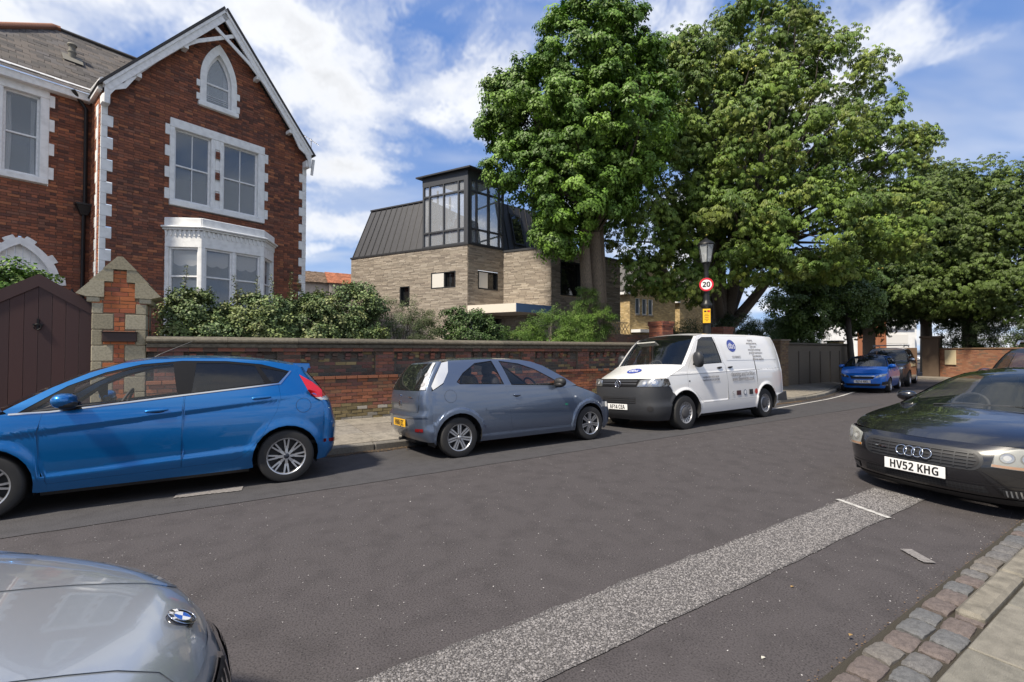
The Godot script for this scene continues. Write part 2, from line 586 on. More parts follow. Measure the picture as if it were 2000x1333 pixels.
func ground() -> void:
	var g := MB.new()
	g.quad(Vector3(-400, -0.3, 400), Vector3(500, -0.3, 400), Vector3(500, -0.3, -500), Vector3(-400, -0.3, -500))
	struct("ground", g, mat("soil", L(0.09, 0.085, 0.06), 0.95, {"tex": "stone", "scale": 0.7}), "earth ground beyond the street")
	var tar := mat("asphalt", L(0.074, 0.067, 0.069), 0.82, {"tex": "speck", "scale": 0.3, "tex2": "road_patch", "scale2": 0.21, "bump": "speck", "bump_cm": 0.45, "spec": 0.35})
	var r := MB.new()
	for i in 34:
		var xa := -20.0 + i * 3.0
		var rows := []
		var zs := [3.0, -0.5, -1.05, -1.6, -2.2, -3.2, -4.2, -5.1, -6.0, -6.5, -7.0, -7.3, -7.65, -12.0, -40.0]
		for k in zs.size() - 1:
			r.quad_o(Vector3(xa, road_y(zs[k]), zs[k]), Vector3(xa + 3, road_y(zs[k]), zs[k]), Vector3(xa + 3, road_y(zs[k + 1]), zs[k + 1]), Vector3(xa, road_y(zs[k + 1]), zs[k + 1]), Vector3(xa, -9, zs[k]))
	struct("road", r, tar, "dark grey asphalt road")
	# a later, greyer layer along the far parking side
	var lay2 := MB.new()
	var a := ragged(-20, 16, -5.42, 0.014, 260, 3)
	var b := []
	for p in a: b.append(Vector2(p.x, kerb_z(p.x) + 0.28))
	sheet(lay2, a, b, 0.005)
	struct("road_layer", lay2, mat("asphalt_grey", L(0.070, 0.068, 0.072), 0.82, {"tex": "speck", "scale": 0.33, "tex2": "road_patch", "scale2": 0.26, "bump": "speck", "bump_cm": 0.4, "spec": 0.35}), "greyer strip of asphalt along the far kerb")
	var st := MB.new()
	sheet(st, ragged(-3.2, 6.25, -1.77, 0.014, 420, 4), ragged(-3.2, 6.25, -2.22, 0.032, 420, 5), 0.006)
	struct("trench_strip", st, mat("chippings", L(0.17, 0.16, 0.16), 0.9, {"tex": "chip", "scale": 1.05, "tex2": "speck", "scale2": 0.3, "bump": "chip", "bump_cm": 0.6}), "pale strip of coarse chippings along the filled trench")
	var sm5 := []
	for i in 24000:
		var x := rng.randf_range(-1.2, 6.2)
		var z := rng.randf_range(-2.205, -1.785) + rng.randfn() * 0.012
		sm5.append([Vector3(x, road_y(z) + 0.006, z), rng.randf_range(0.004, 0.0085), rng.randf_range(0.09, 0.27)])
	stones("chippings", "loose pale chippings bedded in the trench strip", sm5)
	sm5 = []
	for i in 16000:
		var x := rng.randf_range(-2.5, 13.0)
		var z := rng.randf_range(-7.3, -1.1)
		sm5.append([Vector3(x, road_y(z) + 0.002, z), rng.randf_range(0.0025, 0.006) * (1.5 if rng.randf() < 0.03 else 1.0), rng.randf_range(0.05, 0.22) if rng.randf() < 0.93 else rng.randf_range(0.3, 0.55)])
	stones("road_grit", "fine stone grit exposed in the asphalt", sm5)
	sm5 = []
	for i in 5000:
		var x := rng.randf_range(-3.0, 16.0)
		var z := kerb_z(x) + 0.02 + absf(rng.randfn()) * 0.12
		sm5.append([Vector3(x, road_y(z) + 0.010, z), rng.randf_range(0.004, 0.013), -rng.randf_range(0.4, 1.2)])
	for i in 1500:
		var x := rng.randf_range(-1.0, 9.0)
		var z := -1.06 + rng.randfn() * 0.03
		sm5.append([Vector3(x, road_y(z) + 0.012, z), rng.randf_range(0.003, 0.007), -rng.randf_range(0.5, 1.3)])
	stones("gutter_litter", "brown leaf litter and grit in the gutters", sm5)
	# painted marks
	var paint := mat("road_paint", L(0.52, 0.51, 0.49), 0.75, {"tex": "dirt", "scale": 1.6, "tex2": "grit", "scale2": 2.0})
	var worn := mat("worn_paint", L(0.24, 0.225, 0.22), 0.85, {"tex": "dirt", "scale": 2.3, "tex2": "speck", "scale2": 1.0})
	var m1 := MB.new()
	mark(m1, Vector2(5.40, -2.24), Vector2(5.24, -1.75), 0.055)
	struct("bay_marking", m1, paint, "white end line across the pale strip")
	var m2 := MB.new()
	mark(m2, Vector2(-0.36, -6.05), Vector2(0.25, -5.97), 0.2)
	struct("bay_marking", m2, worn, "worn bay marking beside the blue hatchback")
	var m3 := MB.new()
	mark(m3, Vector2(4.55, -1.42), Vector2(4.42, -1.24), 0.09)
	struct("bay_marking", m3, worn, "worn scrap of white marking near the setts")
	var m4 := MB.new()
	mark(m4, Vector2(12.4, -6.72), Vector2(17.0, -7.30), 0.09)
	mark(m4, Vector2(16.98, -7.298), Vector2(21.2, -8.15), 0.09)
	struct("edge_line", m4, paint, "white line along the gutter behind the van")
	# gutter dirt along the far kerb
	var gd := MB.new()
	var ga := []
	var gb := []
	for i in 200:
		var x := -6.0 + i * 0.16
		ga.append(Vector2(x, kerb_z(x) + 0.16 + rng.randf_range(-0.05, 0.09)))
		gb.append(Vector2(x, kerb_z(x) - 0.02))
	sheet(gd, ga, gb, 0.009)
	struct("gutter_dirt", gd, mat("gutter", L(0.07, 0.052, 0.038), 0.95, {"tex": "chip", "scale": 1.6, "tex2": "grit", "scale2": 1.1}), "brown leaf dirt in the far gutter")
	# far kerb
	var fk := holder("far_kerb")
	var kms := []
	for c in [L(0.20, 0.185, 0.16), L(0.16, 0.15, 0.135), L(0.22, 0.205, 0.18)]: kms.append(mat("kerb_%d" % kms.size(), c, 0.85, {"tex": "stone", "scale": 1.3, "tex2": "fine", "scale2": 2.0, "bump": "grit", "bump_cm": 0.4}))
	var x := -5.0
	while x < 29.0:
		var x2 := x + 0.9
		var p := Vector3(x, 0, kerb_z(x)); var q := Vector3(x2, 0, kerb_z(x2))
		var km := MB.new()
		km.cbox(Vector3.ZERO, Vector3((q - p).length() - 0.008, 0.26, 0.15), 0.018)
		var o := part(fk, "kerb_stone", km, kms[rng.randi() % 3])
		o.position = (p + q) * 0.5 + Vector3(0, -0.115 + rng.randf_range(-0.006, 0.006), -0.075)
		o.rotation.y = -atan2(q.z - p.z, q.x - p.x)
		x = x2
	# far pavement: bed and slabs
	var fp := holder("far_pavement")
	var bed := MB.new()
	for i in 42:
		var xa := -12.0 + i
		var xb := xa + 1.0
		bed.quad_o(Vector3(xa, 0.0, kerb_z(xa) - 0.14), Vector3(xb, 0.0, kerb_z(xb) - 0.14), Vector3(xb, 0.035, wall_z(xb) - 0.3), Vector3(xa, 0.035, wall_z(xa) - 0.3), Vector3(xa, -9, -8))
	part(fp, "bed", bed, mat("slab_joint", L(0.10, 0.09, 0.07), 0.95, {"tex": "stone", "scale": 2.0}))
	var sm := []
	for c in [L(0.25, 0.225, 0.185), L(0.225, 0.20, 0.165), L(0.27, 0.245, 0.205), L(0.235, 0.215, 0.185)]: sm.append(mat("far_slab_%d" % sm.size(), c, 0.85, {"tex": "stone", "scale": 0.9, "tex2": "blotch", "scale2": 0.5, "bump": "grit", "bump_cm": 0.25}))
	x = -4.0
	var col := 0
	while x < 24.0:
		var x2 := x + 0.9
		var za := kerb_z(x) - 0.155; var zb := kerb_z(x2) - 0.155
		var n := 3
		for k in n:
			var s := MB.new()
			var f0 := float(k) / n; var f1 := float(k + 1) / n
			var off := 0.0
			var pts := []
			for e in [[x + 0.005, za, x], [x2 - 0.005, zb, x2]]:
				for f in [f0, f1]:
					var z := lerpf(e[1], wall_z(e[2]) - 0.05, f) + (-0.005 if f == f0 else 0.005)
					pts.append(Vector3(e[0], 0.02 + 0.035 * f, z))
			var t: Vector3 = Vector3.UP * rng.randf_range(-0.003, 0.003)
			s.hexa([pts[0] + t - Vector3.UP * 0.05, pts[2] + t - Vector3.UP * 0.05, pts[3] + t - Vector3.UP * 0.05, pts[1] + t - Vector3.UP * 0.05, pts[0] + t, pts[2] + t, pts[3] + t, pts[1] + t])
			part(fp, "paving_slab", s, sm[rng.randi() % 4])
		x = x2
		col += 1
	# near side: two rows of granite setts, a kerb further along, concrete slabs
	var np := holder("near_pavement")
	var nb := MB.new()
	nb.quad_o(Vector3(-20, -0.012, 4.0), Vector3(34, -0.012, 4.0), Vector3(34, -0.012, -0.77), Vector3(-20, -0.012, -0.77), Vector3(0, -9, 0))
	part(np, "bed", nb, mat("near_joint", L(0.085, 0.075, 0.055), 0.95, {"tex": "stone", "scale": 2.0}))
	var nm := []
	for c in [L(0.235, 0.22, 0.185), L(0.21, 0.20, 0.17), L(0.255, 0.235, 0.20), L(0.225, 0.205, 0.175)]: nm.append(mat("near_slab_%d" % nm.size(), c, 0.88, {"tex": "speck", "scale": 0.9, "tex2": "stone", "scale2": 0.6, "bump": "speck", "bump_cm": 0.7}))
	for row in 4:
		var z0 := -0.775 + row * 0.6
		var xs := -2.0 + row * 0.37
		while xs < 14.0:
			var ln := 0.75 if row == 0 else 0.9
			var s := MB.new()
			s.cbox(Vector3((xs + xs + ln) * 0.5, -0.02 + rng.randf_range(-0.002, 0.002), z0 + 0.3), Vector3(ln - 0.012, 0.09, 0.588), 0.006)
			part(np, "paving_slab", s, nm[rng.randi() % 4])
			xs += ln
	var sg := holder("sett_gutter")
	var sb := MB.new()
	sb.quad_o(Vector3(-5, -0.046, -0.755), Vector3(16, -0.046, -0.755), Vector3(16, -0.046, -1.10), Vector3(-5, -0.046, -1.10), Vector3(0, -9, -1))
	sb.quad_o(Vector3(-5, -0.004, -0.75), Vector3(16, -0.004, -0.75), Vector3(16, -0.010, -1.085), Vector3(-5, -0.010, -1.085), Vector3(0, -9, -1))
	part(sg, "bed", sb, mat("sett_joint", L(0.06, 0.052, 0.038), 0.95, {"tex": "chip", "scale": 3.0}))
	var gm := []
	for c in [L(0.155, 0.150, 0.147), L(0.125, 0.128, 0.134), L(0.165, 0.148, 0.13), L(0.15, 0.122, 0.112), L(0.14, 0.142, 0.145), L(0.175, 0.162, 0.148)]: gm.append(mat("granite_%d" % gm.size(), c, 0.75, {"tex": "stone", "scale": 1.9, "tex2": "speck", "scale2": 0.8, "bump": "grit", "bump_cm": 1.2}))
	for row in 2:
		var xs := -1.6 + row * 0.07
		while xs < 12.0:
			var ln := rng.randf_range(0.15, 0.215)
			var zc := -0.99 + row * 0.137
			if row == 0 or xs < 3.62:
				var s := sett(ln - 0.014, 0.124, 0.06)
				var o := part(sg, "sett", s, gm[rng.randi() % 6])
				o.position = Vector3(xs + ln * 0.5, -0.045 + rng.randf_range(-0.004, 0.006), zc + rng.randf_range(-0.008, 0.008))
				o.rotation = Vector3(rng.randf_range(-0.04, 0.04), rng.randf_range(-0.05, 0.05), rng.randf_range(-0.05, 0.05))
			xs += ln
	var nk := holder("near_kerb")
	x = 3.62
	while x < 16.0:
		var km := MB.new()
		km.cbox(Vector3(x + 0.45, -0.035, -0.848), Vector3(0.89, 0.17, 0.125), 0.02)
		part(nk, "kerb_stone", km, mat("near_kerb", L(0.235, 0.215, 0.175), 0.85, {"tex": "speck", "scale": 0.9, "tex2": "dirt", "scale2": 0.8, "bump": "grit", "bump_cm": 0.7}))
		x += 0.9

func sett(lx: float, lz: float, h: float) -> MB: # a worn stone block with a domed top
	var s := MB.new()
	var rows := []
	var N := 8
	for i in N + 1:
		var line := PackedVector3Array()
		for j in N + 1:
			var u := i * 2.0 / N - 1.0
			var w := j * 2.0 / N - 1.0
			var e := 1.0 - pow(absf(u), 9.0) * 0.45 - pow(absf(w), 9.0) * 0.45
			var rr := 1.0 - 0.06 * u * u * w * w
			line.append(Vector3(u * lx * 0.5 * rr + rng.randf_range(-0.002, 0.002), h * (0.62 + 0.38 * maxf(e, 0.0)) + rng.randf_range(-0.0045, 0.0035), w * lz * 0.5 * rr))
		rows.append(line)
	s.grid(rows, true)
	for i in N:
		for e in [0, N]:
			s.quad_o(rows[i][e], rows[i + 1][e], rows[i + 1][e] * Vector3(1, 0, 1), rows[i][e] * Vector3(1, 0, 1), Vector3.ZERO)
			s.quad_o(rows[e][i], rows[e][i + 1], rows[e][i + 1] * Vector3(1, 0, 1), rows[e][i] * Vector3(1, 0, 1), Vector3.ZERO)
	return s

func mark(mb: MB, a: Vector2, b: Vector2, w: float) -> void:
	var d := (b - a).normalized()
	var s := Vector2(-d.y, d.x) * w * 0.5
	var n := 24
	for i in n:
		var p := a.lerp(b, float(i) / n)
		var q := a.lerp(b, float(i + 1) / n)
		var r1 := s * rng.randf_range(0.85, 1.05)
		var pts := []
		for e in [p - s, q - s, q + r1, p + r1]: pts.append(Vector3(e.x, road_y(e.y) + 0.0125, e.y))
		mb.quad_o(pts[0], pts[1], pts[2], pts[3], pts[0] - Vector3.UP)

func stones(called: String, label: String, list: Array) -> void: # many small angular stones
	var b := MB.new()
	var p := [Vector3(1, 0.1, 0.1), Vector3(-0.2, 0.0, 1.05), Vector3(-1.05, 0.15, -0.1), Vector3(0.15, 0.05, -0.95), Vector3(0.1, 0.62, 0.05)]
	for i in 4: b.tri_o(p[i], p[(i + 1) % 4], p[4], Vector3(0, -1, 0))
	var mm := MultiMesh.new()
	mm.transform_format = MultiMesh.TRANSFORM_3D
	mm.use_colors = true
	mm.mesh = b.mesh()
	mm.instance_count = list.size()
	for i in list.size():
		var q: Array = list[i]
		mm.set_instance_transform(i, Transform3D(Basis(Vector3.UP, rng.randf() * TAU).scaled(Vector3(q[1], q[1] * rng.randf_range(0.5, 1.1), q[1] * rng.randf_range(0.6, 1.1))), q[0]))
		var g: float = q[2]
		mm.set_instance_color(i, Color(g, g * 0.955, g * 0.95) if g > 0.0 else Color(-g * 0.15, -g * 0.095, -g * 0.05))
	var o := MultiMeshInstance3D.new()
	o.name = called
	o.multimesh = mm
	o.material_override = mat("grit_stone", L(1, 1, 1), 0.9, {"vc": true})
	o.set_meta("kind", "stuff")
	o.set_meta("label", label)
	o.set_meta("category", "grit")
	add_child(o)

func litter() -> void:
	var lm := mat("dry_leaf", L(0.30, 0.19, 0.07), 0.8)
	var i := 0
	for p in [[2.9, -1.15, "small orange leaf lying between the granite setts"], [3.2, -1.6, "small dry leaf on the asphalt near the setts"], [2.35, -1.32, "pale scrap lying at the sett gutter edge"]]:
		var b := MB.new()
		b.tri(Vector3(-0.025, 0.004, 0), Vector3(0.01, 0.012, 0.018), Vector3(0.028, 0.004, -0.004))
		b.tri(Vector3(-0.025, 0.004, 0), Vector3(0.028, 0.004, -0.004), Vector3(0.004, 0.010, -0.02))
		var o := one("fallen_leaf", p[2], "leaf", b, lm if i < 2 else mat("scrap", L(0.5, 0.48, 0.42), 0.8))
		o.scale = Vector3.ONE * 0.55
		o.position = Vector3(p[0], road_y(p[1]) + (0.03 if i == 0 else 0.004), p[1])
		i += 1

# ---- boundary wall, pillar, gate ---------------------------------------------
const WALL_COL := [[0.33, 0.125, 0.065], [0.235, 0.092, 0.062], [0.10, 0.068, 0.055], [0.085, 0.078, 0.07], [0.25, 0.195, 0.095], [0.38, 0.35, 0.30], [0.165, 0.078, 0.068], [0.30, 0.155, 0.085]]

func pal(a: Array) -> Array:
	var r := []
	for c in a: r.append(L(c[0], c[1], c[2]))
	return r

func wall_pick(x: float, y: float) -> Vector2:
	var w := rng.randf_range(0.72, 1.2)
	var t := rng.randf()
	var e := y + rng.randf_range(-0.06, 0.06) + sin(x * 0.9) * 0.05
	if e < 0.17: return Vector2(5 if t < 0.6 else (4 if t < 0.85 else 3), w)
	if e < 0.40: return Vector2(4 if t < 0.7 else (7 if t < 0.85 else 5), w)
	if e < 0.95: return Vector2(0 if t < 0.42 else (1 if t < 0.75 else (7 if t < 0.92 else 6)), w)
	return Vector2(1 if t < 0.4 else (6 if t < 0.7 else 2), w)

func panel_pick(_x: float, y: float) -> Vector2:
	var t := rng.randf()
	return Vector2(3 if t < 0.42 else (2 if t < 0.7 else (4 if t < 0.86 else 6)), rng.randf_range(0.7, 1.25))

func boundary_wall() -> void:
	var zf := -10.38
	var x0 := -1.06
	var x1 := 11.45
	var w := thing("boundary_wall", "long low brick garden wall with mossy stone coping behind the parked cars", "wall", Vector3(0, 0, zf))
	var store := []
	var mb := MB.new()
	var xf := Transform3D(Basis.IDENTITY, Vector3(0, 0, zf))
	var pk := func(x, y): return wall_pick(x, y)
	lay(store, mb, xf, rect(x0, 0.03, x1, 0.93), [], 0.225, 0.075, 0.011, 0.014, pk, 0, 0.012)
	# recessed panels between little piers
	var xb := Transform3D(Basis.IDENTITY, Vector3(0, 0, zf - 0.07))
	var pp := func(x, y): return panel_pick(x, y)
	var px := -1.06
	var piers := []
	var c := 3.2 - 1.97 * 2.0
	while c < x1 + 1.0:
		piers.append(c)
		c += 1.97
	var prev := x0
	for p in piers:
		var a := maxf(p - 0.215, x0)
		var b := minf(p + 0.215, x1)
		if a - prev > 0.05:
			lay(store, mb, xb, rect(prev, 1.0, minf(a, x1), 1.52), [], 0.225, 0.075, 0.011, 0.012, pp, 0, 0.006)
			# corbels under the coping
			var q := prev + 0.14
			while q < minf(a, x1) - 0.1:
				for k in 2:
					store.append({"t": Transform3D(Basis.from_scale(Vector3(0.105, 0.064, 0.06 - k * 0.025)), Vector3(q, 1.452 - k * 0.075, zf - 0.06)), "c": Vector2([6, 1, 2][rng.randi() % 3], rng.randf_range(0.7, 1.1))})
				q += 0.27
		if b > a: lay(store, mb, xf, rect(a, 1.0, b, 1.52), [], 0.225, 0.075, 0.011, 0.012, pk, 0, 0.005)
		if b > a: # sides of the little pier
			for s in [a, b]: mb.quad_o(Vector3(s, 1.0, zf), Vector3(s, 1.52, zf), Vector3(s, 1.52, zf - 0.08), Vector3(s, 1.0, zf - 0.08), Vector3(p, 1.2, zf))
		prev = b
	var xc := Transform3D(Basis.IDENTITY, Vector3(0, 0, zf + 0.05))
	lay(store, mb, xc, rect(x0, 1.52, x1, 1.6), [], 0.225, 0.08, 0.01, 0.012, func(_x, _y): return Vector2([6, 1, 2][rng.randi() % 3], rng.randf_range(0.7, 1.1)), 0, 0.004)
	# the rounded orange string course
	var x := x0
	while x < x1:
		store.append({"t": Transform3D(Basis.from_scale(Vector3(0.218, 0.064, 0.05)), Vector3(x + 0.11, 0.967, zf)), "c": Vector2(0 if rng.randf() < 0.72 else (3 if rng.randf() < 0.5 else 1), rng.randf_range(0.85, 1.25))})
		x += 0.228
	var body := MB.new()
	body.box(Vector3((x0 + x1) * 0.5, 0.8, -0.075 - 0.15), Vector3(x1 - x0, 1.56, 0.28))
	body.box(Vector3((x0 + x1) * 0.5, 0.965, -0.04), Vector3(x1 - x0, 0.07, 0.075))
	body.box(Vector3((x0 + x1) * 0.5, 1.56, -0.03), Vector3(x1 - x0 - 0.002, 0.078, 0.155))
	body.box(Vector3((x0 + x1) * 0.5, 0.48, -0.045), Vector3(x1 - x0 - 0.002, 0.89, 0.085))
	var mort := mat("wall_mortar", L(0.20, 0.175, 0.14), 0.95, {"tex": "stone", "scale": 1.7, "tex2": "fine", "scale2": 3.0})
	var inner := MB.new()
	inner.add(mb, w.transform.affine_inverse())
	inner.add(body)
	part(w, "mortar", inner, mort)
	set_bricks(w, store, pal(WALL_COL), "wall_brick")
	# coping stones, each a moulded block
	var prof := PackedVector2Array([Vector2(-0.36, 0.0), Vector2(0.075, 0.0), Vector2(0.085, 0.06), Vector2(0.06, 0.075), Vector2(0.10, 0.085), Vector2(0.125, 0.11), Vector2(0.12, 0.14), Vector2(0.09, 0.165), Vector2(0.0, 0.19), Vector2(-0.14, 0.205), Vector2(-0.30, 0.185), Vector2(-0.40, 0.15), Vector2(-0.41, 0.10), Vector2(-0.36, 0.08)])
	x = x0
	var cms := []
	for cc in [L(0.12, 0.105, 0.08), L(0.145, 0.13, 0.10), L(0.105, 0.095, 0.075)]: cms.append(mat("coping_%d" % cms.size(), cc, 0.9, {"tex": "stone", "scale": 1.1, "tex2": "dirt", "scale2": 0.8, "bump": "grit", "bump_cm": 0.6}))
	while x < x1:
		var ln := minf(1.22, x1 - x)
		var s := MB.new()
		s.prism(prof, 0.002, ln - 0.003, Transform3D(Basis(Vector3(0, 0, 1), Vector3(0, 1, 0), Vector3(1, 0, 0)), Vector3(x, 1.6, 0.03)))
		part(w, "coping_stone", fix(s), cms[rng.randi() % 3])
		x += ln

func fix(s: MB) -> MB: # a prism placed through a mirrored frame has its faces turned; turn them back
	var i := 0
	while i < s.v.size():
		var m := (s.v[i + 2] - s.v[i]).cross(s.v[i + 1] - s.v[i]).normalized()
		for k in 3: s.n[i + k] = m
		i += 3
	return s

func gate_and_pillar() -> void:
	var zf := -10.36
	var cx := -1.435
	var p := thing("gate_pillar", "gabled orange brick gate pillar with pale stone quoins and capping", "pillar", Vector3(cx, 0, zf))
	var hw := 0.365
	var st := []
	for c in [L(0.36, 0.32, 0.225), L(0.31, 0.275, 0.19), L(0.40, 0.36, 0.26)]: st.append(mat("pillar_stone_%d" % st.size(), c, 0.85, {"tex": "stone", "scale": 1.5, "tex2": "fine", "scale2": 2.5, "bump": "grit", "bump_cm": 0.4}))
	var ys := [2.36, 2.17, 1.90, 1.63, 1.36, 1.09, 0.82, 0.55, 0.28, 0.02]
	for i in ys.size() - 1:
		var wd := 0.147 if i % 2 == 0 else 0.29
		for s in [-1.0, 1.0]:
			for back in [0, 1]:
				var q := MB.new()
				q.cbox(Vector3(s * (hw - wd * 0.5), (ys[i] + ys[i + 1]) * 0.5, -0.15 - back * 0.43), Vector3(wd - 0.004, ys[i] - ys[i + 1] - 0.006, 0.30), 0.01)
				part(p, "quoin_stone", q, st[rng.randi() % 3])
	var store := []
	var mb := MB.new()
	var xf := Transform3D(Basis.IDENTITY, Vector3(cx, 0, zf - 0.012))
	var holes := []
	for i in ys.size() - 1:
		var wd := 0.15 if i % 2 == 0 else 0.292
		holes.append(rect(-hw - 0.01, ys[i + 1], -hw + wd, ys[i]))
		holes.append(rect(hw - wd, ys[i + 1], hw + 0.01, ys[i]))
	var pick := func(_x, _y): return Vector2([0, 0, 0, 1, 2][rng.randi() % 5], rng.randf_range(0.8, 1.2))
	lay(store, mb, xf, rect(-hw, 0.02, hw, 2.40), holes, 0.225, 0.0775, 0.009, 0.011, pick, 0, 0.002)
	lay(store, mb, xf, PackedVector2Array([Vector2(-0.21, 2.40), Vector2(0.21, 2.40), Vector2(0.21, 2.70), Vector2(0.10, 2.70), Vector2(0.10, 2.92), Vector2(-0.10, 2.92), Vector2(-0.10, 2.70), Vector2(-0.21, 2.70)]), [], 0.225, 0.0775, 0.009, 0.011, pick, 0, 0.002)
	for s in [-1.0, 1.0]:
		var side := Transform3D(Basis(Vector3(0, 0, s), Vector3.UP, Vector3(-s, 0, 0)) if false else (Basis(Vector3(0, 0, 1), Vector3.UP, Vector3(-1, 0, 0)) if s < 0 else Basis(Vector3(0, 0, -1), Vector3.UP, Vector3(1, 0, 0))), Vector3(cx + s * (hw - 0.012), 0, zf))
		lay(store, mb, side, rect(-0.7 if s < 0 else 0.02, 0.02, -0.02 if s < 0 else 0.7, 2.40), [rect(-0.31, 0, 0, 3), rect(0, 0, 0.31, 3), rect(-0.73, 0, -0.43, 3), rect(0.43, 0, 0.73, 3)], 0.225, 0.0775, 0.009, 0.011, pick, 0, 0.002)
	var core := MB.new()
	core.box(Vector3(0, 1.3, -0.365), Vector3(0.70, 2.56, 0.70))
	core.prism(PackedVector2Array([Vector2(-0.42, 2.5), Vector2(0.42, 2.5), Vector2(0.0, 2.98)]), -0.68, -0.03)
	core.add(mb, p.transform.affine_inverse())
	part(p, "mortar", core, mat("pillar_mortar", L(0.27, 0.20, 0.13), 0.95, {"tex": "stone", "scale": 2.0}))
	set_bricks(p, store, [L(0.42, 0.13, 0.045), L(0.35, 0.10, 0.045), L(0.22, 0.075, 0.05)], "pillar_brick", 200)
	# capping stones
	var caps := [
		[[-0.565, 2.50], [-0.37, 2.73], [-0.205, 2.73], [-0.205, 2.455], [-0.43, 2.455]],
		[[-0.40, 2.715], [-0.20, 2.955], [-0.09, 2.955], [-0.09, 2.725], [-0.26, 2.725]],
	]
	for k in caps.size():
		for s in [-1.0, 1.0]:
			var poly := PackedVector2Array()
			for q in caps[k]: poly.append(Vector2(q[0] * s, q[1]))
			var b := MB.new()
			b.prism(poly, -0.76 - k * 0.01, 0.035 - k * 0.012)
			part(p, "capping_stone", b, st[(k + int(s + 1)) % 3])
	var apex := MB.new()
	apex.prism(PackedVector2Array([Vector2(-0.225, 2.94), Vector2(0.225, 2.94), Vector2(0.035, 3.165), Vector2(-0.035, 3.165)]), -0.75, 0.03)
	part(p, "capping_stone", apex, st[1])
	for s in [-1.0, 1.0]:
		var im := MB.new()
		im.cbox(Vector3(s * 0.345, 2.41, -0.35), Vector3(0.17, 0.09, 0.74), 0.012)
		part(p, "impost_stone", im, st[2])
	var nb := MB.new()
	nb.cbox(Vector3(0.0, 1.775, 0.02), Vector3(0.46, 0.165, 0.05), 0.008)
	nb.cbox(Vector3(0.0, 1.863, 0.03), Vector3(0.49, 0.014, 0.075), 0.004)
	one("letter_box", "dark brown wooden box fixed to the gate pillar", "box", nb, mat("brown_gloss", L(0.035, 0.016, 0.013), 0.5, {"tex": "fine", "scale": 3.0})).position = Vector3(cx + 0.01, 0, zf)
	# gate
	var g := thing("garden_gate", "dark maroon boarded gate with pointed top beside the pillar", "gate", Vector3(-2.485, 0, -10.55))
	var gm := []
	for c in [L(0.042, 0.0135, 0.0125), L(0.037, 0.012, 0.0115), L(0.047, 0.015, 0.013)]: gm.append(mat("gate_wood_%d" % gm.size(), c, 0.55, {"tex": "fine", "scale": Vector3(4, 0.5, 4), "bump": "fine", "bump_cm": 0.1}))
	var topy := func(x: float) -> float: return 2.80 - absf(x) * 0.66
	var bw := 0.166
	for i in 8:
		var xa := -0.664 + i * bw
		var b := MB.new()
		b.prism(PackedVector2Array([Vector2(xa + 0.003, 0.08), Vector2(xa + bw - 0.003, 0.08), Vector2(xa + bw - 0.003, topy.call(xa + bw) - 0.10), Vector2(xa + 0.003, topy.call(xa) - 0.10)]), -0.03, 0.0)
		part(g, "board", b, gm[i % 3])
	var fr := MB.new()
	for s in [-1.0, 1.0]:
		fr.prism(PackedVector2Array([Vector2(0, 2.80), Vector2(s * 0.72, 2.325), Vector2(s * 0.72, 2.12), Vector2(0, 2.595)]), -0.05, 0.022)
		fr.prism(PackedVector2Array([Vector2(s * 0.53, 0.08), Vector2(s * 0.72, 0.08), Vector2(s * 0.72, 2.115), Vector2(s * 0.53, 2.24)]), -0.05, 0.012)
	part(g, "frame", fr, gm[1])
	var jamb := MB.new()
	jamb.cbox(Vector3(0.735, 1.2, 0.05), Vector3(0.1, 2.4, 0.24), 0.01)
	part(g, "jamb", jamb, mat("jamb", L(0.04, 0.017, 0.02), 0.5))
	var hd := MB.new()
	hd.box(Vector3(0.0, 1.98, 0.012), Vector3(0.025, 0.17, 0.02))
	hd.box(Vector3(0.0, 1.965, 0.014), Vector3(0.12, 0.025, 0.02))
	var ring := []
	for k in 13: ring.append(Vector3(cos(TAU * k / 12.0) * 0.045, 1.93 + sin(TAU * k / 12.0) * 0.045, 0.03))
	var rr := []
	for k in 13: rr.append(0.008)
	hd.tube(ring, rr, 6, false)
	part(g, "ring_handle", hd, mat("black_iron", L(0.012, 0.012, 0.013), 0.45, {"metal": 0.6}))
	var lt := MB.new()
	lt.box(Vector3(0.63, 1.12, 0.02), Vector3(0.05, 0.08, 0.03))
	lt.box(Vector3(0.60, 1.15, 0.04), Vector3(0.12, 0.02, 0.02))
	part(g, "latch", lt, mats["black_iron"])

# ---- the gabled Victorian house ------------------------------------------------
const HP := Vector3(-2.633, 0, -15.787)
const HD := Vector3(0.945863, 0, -0.324566)
const HN := Vector3(0.324566, 0, 0.945863)

func arc_pts(cx: float, cy: float, r: float, a0: float, a1: float, n: int) -> PackedVector2Array:
	var p := PackedVector2Array()
	for i in n + 1:
		var a := lerpf(a0, a1, float(i) / n)
		p.append(Vector2(cx + cos(a) * r, cy + sin(a) * r))
	return p

func lancet(c: float, hw: float, y0: float, ys: float, top: float, n := 10) -> PackedVector2Array: # pointed opening
	var h := top - ys
	var r := (h * h + hw * hw) / (2.0 * hw)
	var p := PackedVector2Array([Vector2(c - hw, y0), Vector2(c + hw, y0)])
	var a1 := asin(clampf(h / r, -1, 1))
	if r < hw + 0.001: a1 = PI - a1 if h > r else a1
	for i in n + 1:
		var a := a1 * i / n
		p.append(Vector2(c + hw - r + cos(a) * r, ys + sin(a) * r))
	for i in n:
		var a := a1 * (n - 1 - i) / n
		p.append(Vector2(c - hw + r - cos(a) * r, ys + sin(a) * r))
	return p

